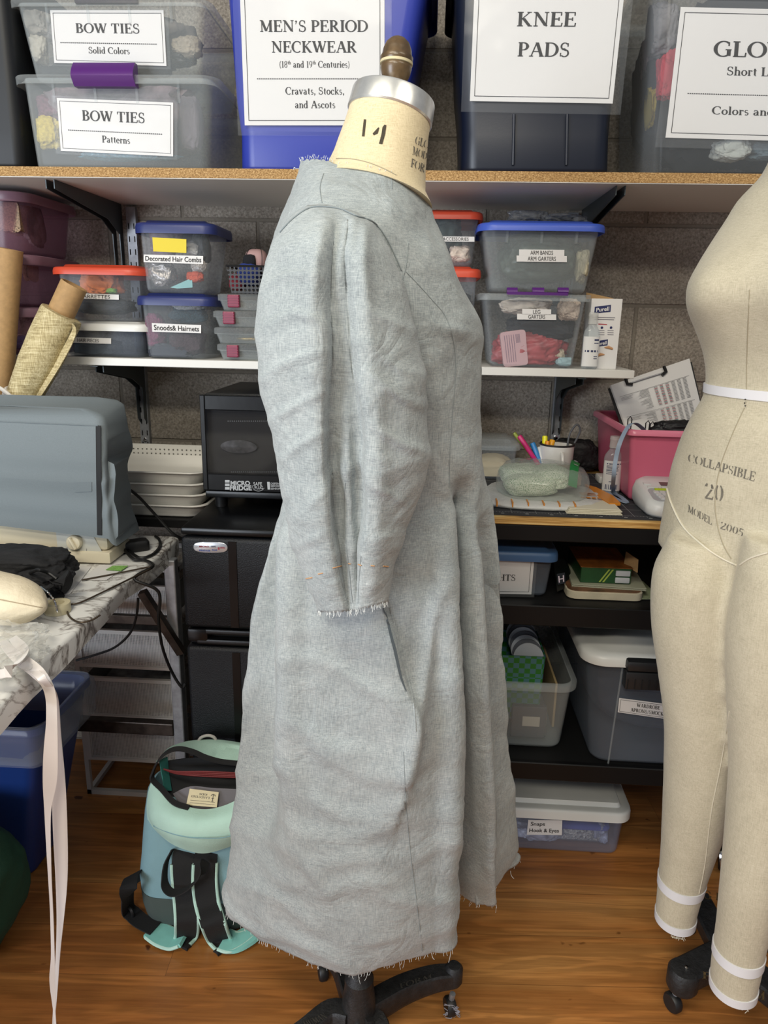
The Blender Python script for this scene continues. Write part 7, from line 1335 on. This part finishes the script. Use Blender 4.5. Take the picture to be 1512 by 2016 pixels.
prow([(586, 345, 1.13), (590, 342, 1.085), (604, 340, 1.05), (632, 340, 1.02), (662, 345, 1.01), (695, 352, 1.0), (722, 358, 1.0), (747, 364, 1.0), (770, 369, 1.005), (788, 374, 1.015), (804, 378, 1.03), (818, 380, 1.05), (828, 381, 1.07), (834, 381, 1.10)])
prow([(576, 378, 1.13), (580, 374, 1.07), (594, 371, 1.025), (622, 369, .985), (655, 372, .975), (690, 379, .97), (720, 386, .97), (745, 393, .97), (770, 398, .975), (791, 402, .99), (810, 404, 1.01), (826, 404, 1.04), (838, 403, 1.07), (845, 401, 1.10)])
prow([(556, 430, 1.13), (560, 428, 1.06), (573, 425, 1.0), (602, 425, .955), (642, 428, .94), (682, 436, .935), (714, 442, .935), (744, 447, .94), (772, 450, .95), (797, 452, .97), (818, 452, .995), (837, 450, 1.03), (850, 448, 1.06), (860, 445, 1.10)])
ANG = [180, 192, 205, 222, 240, 258, 275, 292, 306, 317, 327, 337, 348, 360]
for py, l, r, b_ in ((500, 533, 880, .165), (560, 518, 906, .165), (605, 518, 931, .16), (640, 522, 947, .155), (690, 528, 947, .15), (760, 540, 946, .14), (860, 552, 945, .125), (930, 556, 953, .118)):
    cx_, a = (l+r)/2, (r-l)/2; prow([(cx_+a*math.copysign(abs(cos(radians(g)))**.85, cos(radians(g))), py-6*sin(radians(g))*0, Y0-b_*abs(sin(radians(g)))**.8) for g in ANG])
SK = {1000: ((558, 1.120), (584, 1.070), (574, 1.010), (612, 0.985), (660, 0.972), (710, 0.970), (762, 0.975), (828, 0.995), (884, 1.020), (889, 1.070), (897, 1.056), (936, 1.050), (950, 1.075), (971, 1.110)),
      1100: ((525, 1.100), (576, 1.100), (564, 1.000), (615, 0.968), (660, 0.958), (715, 0.956), (770, 0.965), (835, 0.980), (889, 1.005), (894, 1.115), (902, 1.051), (938, 1.045), (930, 1.120), (981, 1.115)),
      1250: ((493, 1.100), (566, 1.085), (556, 0.985), (612, 0.955), (668, 0.946), (728, 0.945), (778, 0.950), (842, 0.975), (896, 0.990), (901, 1.100), (909, 1.051), (949, 1.045), (930, 1.155), (990, 1.140)),
      1400: ((478, 1.100), (563, 1.068), (557, 0.978), (615, 0.950), (675, 0.942), (738, 0.938), (800, 0.945), (850, 0.970), (904, 0.995), (909, 1.105), (915, 1.061), (957, 1.055), (935, 1.180), (999, 1.170)),
      1550: ((465, 1.095), (566, 1.070), (562, 0.978), (620, 0.950), (680, 0.942), (747, 0.942), (806, 0.948), (852, 0.970), (903, 1.005), (874, 1.160), (916, 1.092), (965, 1.075), (945, 1.200), (1012, 1.200)),
      1700: ((450, 1.090), (512, 1.010), (565, 0.975), (625, 0.950), (690, 0.942), (750, 0.945), (802, 0.957), (850, 0.978), (899, 1.015), (872, 1.170), (920, 1.117), (973, 1.100), (952, 1.220), (1022, 1.230)),
      1900: ((440, 1.080), (500, 0.995), (560, 0.972), (625, 0.950), (690, 0.945), (750, 0.950), (802, 0.965), (850, 0.990), (893, 1.030), (872, 1.170), (924, 1.145), (978, 1.130), (958, 1.230), (1028, 1.250))}
HEM = [(446, 1786), (500, 1840), (545, 1866), (620, 1900), (682, 1911), (745, 1904), (800, 1887), (848, 1871), (892, 1853), (886, 1800), (934, 1778), (977, 1776), (974, 1722), (1025, 1690)]
ZH = .205
for fr_ in (0, .11, .27, .43, .60, .78, .92):
    L = []
    for j in range(NC):
        py = 1000+(HEM[j][1]-1000)*fr_; px, Y = lerpt([(k, SK[k][j][0], SK[k][j][1]) for k in sorted(SK)], py); L.append((px, py, Y))
    prow(L)
r = [gz(*q, ZH) for q in HEM]; r[9] = Vector((.060, 1.17, ZH)); r[12] = Vector((.135, 1.22, ZH)); rows.append(r+mirror_far(r))
D = dense(rows, 12, 11, True); nr, nc = len(D), len(D[0])
def ridged(p, s, seed): return 1-abs(fbm(p, s, seed))*2
def crumple(p, u):
    """creased linen: broad puckers, sharp folds, stronger towards the hem"""
    a = .0022*fbm(p, 9, 1)+.0012*fbm(p, 22, 2)+.0006*fbm(p, 45, 3)
    q = Vector((p.x*.8+p.z*.35, p.y, p.z*1.4)); a += (.0025+.0065*u)*(max(0, ridged(q, 6, 4)-.5)*1.6)+.002*max(0, ridged(q, 15, 6)-.55)
    return a
def puff(D, seed=0, ramp_=True):
    Nn = normals(D); c = sum((p for r in D for p in r), Vector())/(len(D)*len(D[0])); s = sum(1 if Nn[i][j].dot(D[i][j]-Vector((c.x, c.y, D[i][j].z))) > 0 else -1 for i in range(0, len(D), 5) for j in range(0, len(D[0]), 5)); s = 1 if s > 0 else -1
    return [[p+Nn[i][j]*s*crumple(p+Vector((seed, 0, 0)), max(0, min(1, (1.0-p.z)/.8)) if ramp_ else .35)*min(1, (i+1)/6) for j, p in enumerate(r)] for i, r in enumerate(D)]
FOLDS = [([(884, 974), (889, 1100), (896, 1250), (904, 1400), (903, 1560), (899, 1700)], .010, 26, 4), ([(938, 1060), (949, 1250), (957, 1400), (965, 1550), (973, 1700)], .008, 20, 5), ([(568, 1030), (564, 1100), (556, 1250), (557, 1400), (562, 1540)], .010, 4, 30),  # creases and ridges pressed into the cloth: path in the photo, height, width on its two sides
 ([(764, 1225), (789, 1332), (808, 1390), (817, 1440), (812, 1500), (800, 1550)], .014, 70, 7), ([(872, 1130), (850, 1220), (834, 1320), (816, 1420), (800, 1500), (790, 1560)], .011, 14, 16),
 ([(560, 1290), (640, 1300), (720, 1345), (780, 1370)], .0045, 16, 7), ([(575, 1410), (650, 1465), (730, 1475)], .005, 14, 8), ([(600, 1560), (680, 1600), (760, 1590), (830, 1540)], .007, 18, 8), ([(580, 1640), (680, 1650), (770, 1620), (820, 1590)], .006, 9, 16), ([(610, 1705), (690, 1690), (780, 1680)], .005, 14, 7), ([(468, 1640), (540, 1655), (600, 1700), (640, 1760)], .006, 9, 18), ([(455, 1735), (540, 1760), (620, 1825)], .005, 15, 8), ([(620, 1765), (700, 1740), (790, 1735)], .005, 12, 9), ([(485, 1470), (560, 1500), (600, 1545)], .004, 12, 8), ([(470, 1600), (560, 1565)], .004, 9, 12), ([(560, 1240), (630, 1238), (700, 1262)], .003, 12, 8), ([(560, 1000), (566, 1300), (560, 1500), (572, 1650)], .006, 6, 30), ([(700, 1860), (780, 1845), (860, 1830)], .004, 10, 10), ([(500, 1800), (580, 1850), (660, 1880)], .004, 9, 9), ([(620, 1480), (720, 1530), (790, 1525)], .005, 8, 16), ([(860, 450), (885, 540), (905, 590)], .004, 10, 10), ([(780, 400), (840, 470), (880, 560)], .004, 14, 10), ([(850, 640), (900, 650), (940, 660)], .004, 18, 10), ([(860, 700), (870, 800), (880, 900)], .004, 14, 8), ([(840, 1000), (850, 1080), (860, 1160)], .004, 10, 14), ([(920, 1300), (930, 1450), (940, 1650)], .004, 8, 12)]
SFOLDS = [([(884, 974), (889, 1100), (896, 1250), (904, 1400), (903, 1560), (899, 1700)], .010, 26, 4), ([(938, 1060), (949, 1250), (957, 1400), (965, 1550), (973, 1700)], .008, 20, 5), ([(568, 1030), (564, 1100), (556, 1250), (557, 1400), (562, 1540)], .010, 4, 30),([(520, 650), (580, 615), (640, 640)], .004, 14, 8), ([(515, 745), (560, 715), (632, 690)], .004, 12, 8), ([(530, 830), (580, 800), (635, 770)], .004, 12, 8), ([(555, 905), (600, 870), (640, 850)], .004, 10, 8), ([(600, 1010), (640, 965)], .003, 8, 10), ([(725, 610), (780, 640), (812, 650)], .004, 12, 8), ([(725, 735), (790, 785), (834, 800)], .004, 8, 12), ([(735, 840), (790, 875), (840, 892)], .005, 8, 12), ([(735, 690), (790, 730), (822, 735)], .003, 8, 8), ([(730, 955), (790, 985)], .004, 8, 8), ([(690, 430), (672, 500), (668, 580)], .007, 10, 14), ([(640, 440), (622, 520), (615, 620)], .005, 14, 10), ([(720, 440), (712, 520), (722, 600)], .005, 10, 12), ([(530, 560), (580, 540), (630, 545)], .004, 10, 8), ([(545, 500), (600, 470)], .003, 10, 8), ([(590, 1075), (640, 1050)], .003, 8, 8), ([(740, 1060), (790, 1050)], .003, 8, 8), ([(620, 1140), (660, 1120)], .002, 8, 8), ([(665, 800), (672, 900), (690, 1000)], .003, 6, 8)]
FC = [[(smoothpts([(a, b_, 0) for a, b_ in P], 4)), A, wl, wr] for P, A, wl, wr in FOLDS]; SFC = [[(smoothpts([(a, b_, 0) for a, b_ in P], 4)), A, wl, wr] for P, A, wl, wr in SFOLDS]
D = press(puff(D), FC, 1.19)
rnd = random.Random(4)
for i in (0, nr-1):                                                   # raw, uneven edges
    for j in range(nc): D[i][j] = D[i][j]+Vector((0, 0, rnd.uniform(-.0015, .0015)+.003*fbm(D[i][j], 40, 9)))
v, f = grid(D, True); ob('dress_body', v, f, LINEN, t, 0).data.shade_smooth(); md = bpy.data.objects['dress_body'].modifiers.new('cloth', 'SOLIDIFY'); md.thickness = .0012; md.offset = -1
bvhd = BVHTree.FromPolygons([Vector(p) for p in v], f)
# sleeve: py, left px, right px, centre depth, half depth, recess left, recess right, recess depth
SL = [(404, 606, 660, .985, .035, 630, 645, .0), (416, 585, 700, .98, .055, 655, 672, .002), (440, 561, 738, .968, .068, 655, 692, .006), (500, 535, 772, .952, .078, 645, 690, .010), (570, 513, 798, .945, .082, 640, 692, .013), (650, 507, 818, .94, .084, 642, 698, .017), (740, 512, 834, .936, .082, 643, 706, .021), (830, 529, 842, .932, .078, 643, 715, .024), (900, 544, 843, .928, .072, 643, 718, .026), (950, 555, 836, .926, .066, 645, 719, .027), (1000, 568, 816, .924, .060, 648, 719, .026), (1050, 582, 795, .922, .052, 654, 716, .023), (1100, 597, 778, .920, .044, 661, 711, .019), (1150, 614, 771, .918, .036, 671, 708, .012), (1193, 631, 765, .916, .030, 683, 705, .006)]
S_, NS, NF = [], 110, 30
for i in range(150):
    py = 404+(1193-404)*i/149; l, r_, Yc, h, e0, e1_, dp = crt(SL, py); ring = []
    for k in range(NS+1):
        s = -cos(pi*k/NS); px = (l+r_)/2+(r_-l)/2*s; base = max(0, 1-abs(s)**2.4)**.5
        sm = lambda x: max(0, min(1, x))**2*(3-2*max(0, min(1, x)))
        w0, w1 = 8, 6
        rec = sm((px-(e0-w0))/(2*w0))*(1-sm((px-(e1_-w1))/(2*w1)))
        mid = math.exp(-((px-(e0+e1_)/2-4)/9)**2)*.35*max(0, min(1, (py-760)/150))        # the centre ridge of the inverted pleat
        lob = .006*math.exp(-((px-(e0-26))/22)**2)+.006*math.exp(-((px-(e1_+26))/22)**2)
        bow = 10*sin(pi*.5*(s+1))*0+(8*(1-s*s)-10*s)*sm((py-1080)/110)*.9
        ring.append(at(px, py+bow, Yc-.010-h*base+1.3*dp*rec*(1-mid)-1.3*lob*min(1, dp/.012)))
    a, b_ = ring[-1], ring[0]
    for k in range(1, NF):
        th = pi*k/NF; c = (a+b_)/2; ring.append(Vector((c.x+(a.x-c.x)*cos(th), c.y+(h*.55)*sin(th)+(a.y-c.y)*cos(th), c.z+(a.z-c.z)*cos(th))))
    S_.append(ring)
S_ = press(puff(S_, 3.3, False), SFC, .97)
for j in range(len(S_[0])): S_[-1][j] = S_[-1][j]+Vector((0, 0, rnd.uniform(-.0015, .0012)))
v, f = grid(S_, True); sl = ob('sleeve', v, f, LINEN, t, 0); sl.data.shade_smooth(); md = sl.modifiers.new('cloth', 'SOLIDIFY'); md.thickness = .0012; md.offset = -1
c0 = sum(S_[0], Vector())/len(S_[0]); ob('sleeve_cap', *loft([S_[0], [c0+(p-c0)*.4+Vector((0, .004, .003)) for p in S_[0]]], False, True), LINEN, t, 60)
bvhs = BVHTree.FromPolygons([Vector(p) for p in v], f)
# stitched seams, pocket slit, basting, loose threads
DSEAM = mat('linen_seam', '#848c8e', .9); BAST = mat('orange_basting', '#c0946a', .8); THR = mat('linen_thread', '#c9cdcc', .8)
def seam_on(bvh, P, r=.0006, name='seam', m=DSEAM, off=.0002): 
    q = hits(bvh, interp_px(P, 6), off)
    if len(q) > 2: ob(name, *tube(q, r, 5), m, t)
seam_on(bvhd, [(637, 342), (630, 370), (634, 400)]); seam_on(bvhd, [(771, 350), (772, 372)]); seam_on(bvhd, [(804, 478), (800, 520), (790, 560)]); seam_on(bvhd, [(800, 536), (825, 562), (850, 590), (875, 620), (890, 660), (897, 720), (892, 800), (886, 880), (884, 960)])
seam_on(bvhd, [(795, 1480), (798, 1560), (806, 1660), (818, 1760), (832, 1872)]); seam_on(bvhs, [(680, 950), (678, 1000), (681, 1060), (688, 1130), (694, 1186)]); seam_on(bvhs, [(662, 1100), (672, 1145), (684, 1188)]); seam_on(bvhs, [(711, 1095), (707, 1145), (705, 1188)])
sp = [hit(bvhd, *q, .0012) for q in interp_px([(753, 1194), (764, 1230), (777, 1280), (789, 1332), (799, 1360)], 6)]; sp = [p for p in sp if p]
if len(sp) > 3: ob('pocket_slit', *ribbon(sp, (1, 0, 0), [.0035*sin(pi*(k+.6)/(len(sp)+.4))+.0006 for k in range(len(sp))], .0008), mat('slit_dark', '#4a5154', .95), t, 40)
seam_on(bvhd, [(768, 1196), (780, 1240), (794, 1292), (806, 1345), (816, 1400), (818, 1440)], .0016, 'pocket_edge', LINEN, .0)
def hit2(q):
    a, b_ = hit(bvhs, *q, .001), hit(bvhd, *q, .001)
    return a if (a and (not b_ or a.y < b_.y)) else b_
cap = [p for p in map(hit2, interp_px([(552, 458), (572, 436), (598, 416), (620, 408), (650, 409), (672, 413), (690, 421), (706, 428), (722, 432), (742, 444), (760, 468), (776, 500), (790, 532)], 4)) if p]; ob('armhole_seam', *tube(cap, .0009, 6), DSEAM, t) if len(cap) > 3 else None
for P in (((603, 1139), (615, 1137)), ((627, 1130), (636, 1128)), ((655, 1118), (672, 1114)), ((686, 1109), (690, 1110)), ((706, 1111), (712, 1113)), ((730, 1113), (737, 1114)), ((754, 1114), (764, 1115))):
    q = hits(bvhs, [(P[0][0]*(1-k/3)+P[1][0]*k/3, P[0][1]*(1-k/3)+P[1][1]*k/3) for k in range(4)], .0006); ob('basting_stitch', *tube(q, .0008, 5), BAST, t) if len(q) > 1 else None
mb = MB(); rnd = random.Random(12)
def fray(P, n, L0, L1, up=-1, r=.00035):
    for k in range(n):
        p = P[rnd.randrange(len(P))]; L = rnd.uniform(L0, L1); dx = rnd.uniform(-.5, .5)*L; mb.add(*tube(smoothpts([p+Vector((0, 0, .001)), p+Vector((dx*.3, -.0008, up*L*.5)), p+Vector((dx, -.001, up*L))], 3), r, 4))
near = [j for j in range(nc) if D[nr-1][j].y < 1.26]
fray([S_[-1][k] for k in range(4, NS-3)], 70, .002, .007); fray([D[nr-1][j] for j in near], 150, .002, .007); fray([D[nr-1][j] for j in near], 22, .008, .02); fray([D[0][j] for j in range(0, 14*11)], 110, .002, .006, 1)
mb.build('frayed_fringe', THR, t)
for (px, py), d in (((890, 1855), ((-.001, 0, -.012), (-.002, 0, -.03), (-.004, 0, -.044))), ((849, 1872), ((.001, 0, -.006), (.003, 0, -.014), (.006, 0, -.018))), ((972, 1777), ((.002, 0, -.003), (.005, 0, -.007), (.006, 0, -.012))), ((1005, 1715), ((.001, 0, -.006), (.004, 0, -.013), (.008, 0, -.017))), ((588, 332), ((-.004, -.002, .0), (-.006, -.002, .001), (-.007, -.002, -.002)))):
    p = gz(px, py, ZH) if py > 1000 else at(px, py, 1.12); ob('loose_thread', *tube(smoothpts([p]+[p+Vector(q) for q in d], 5), .0005, 5), THR, t)
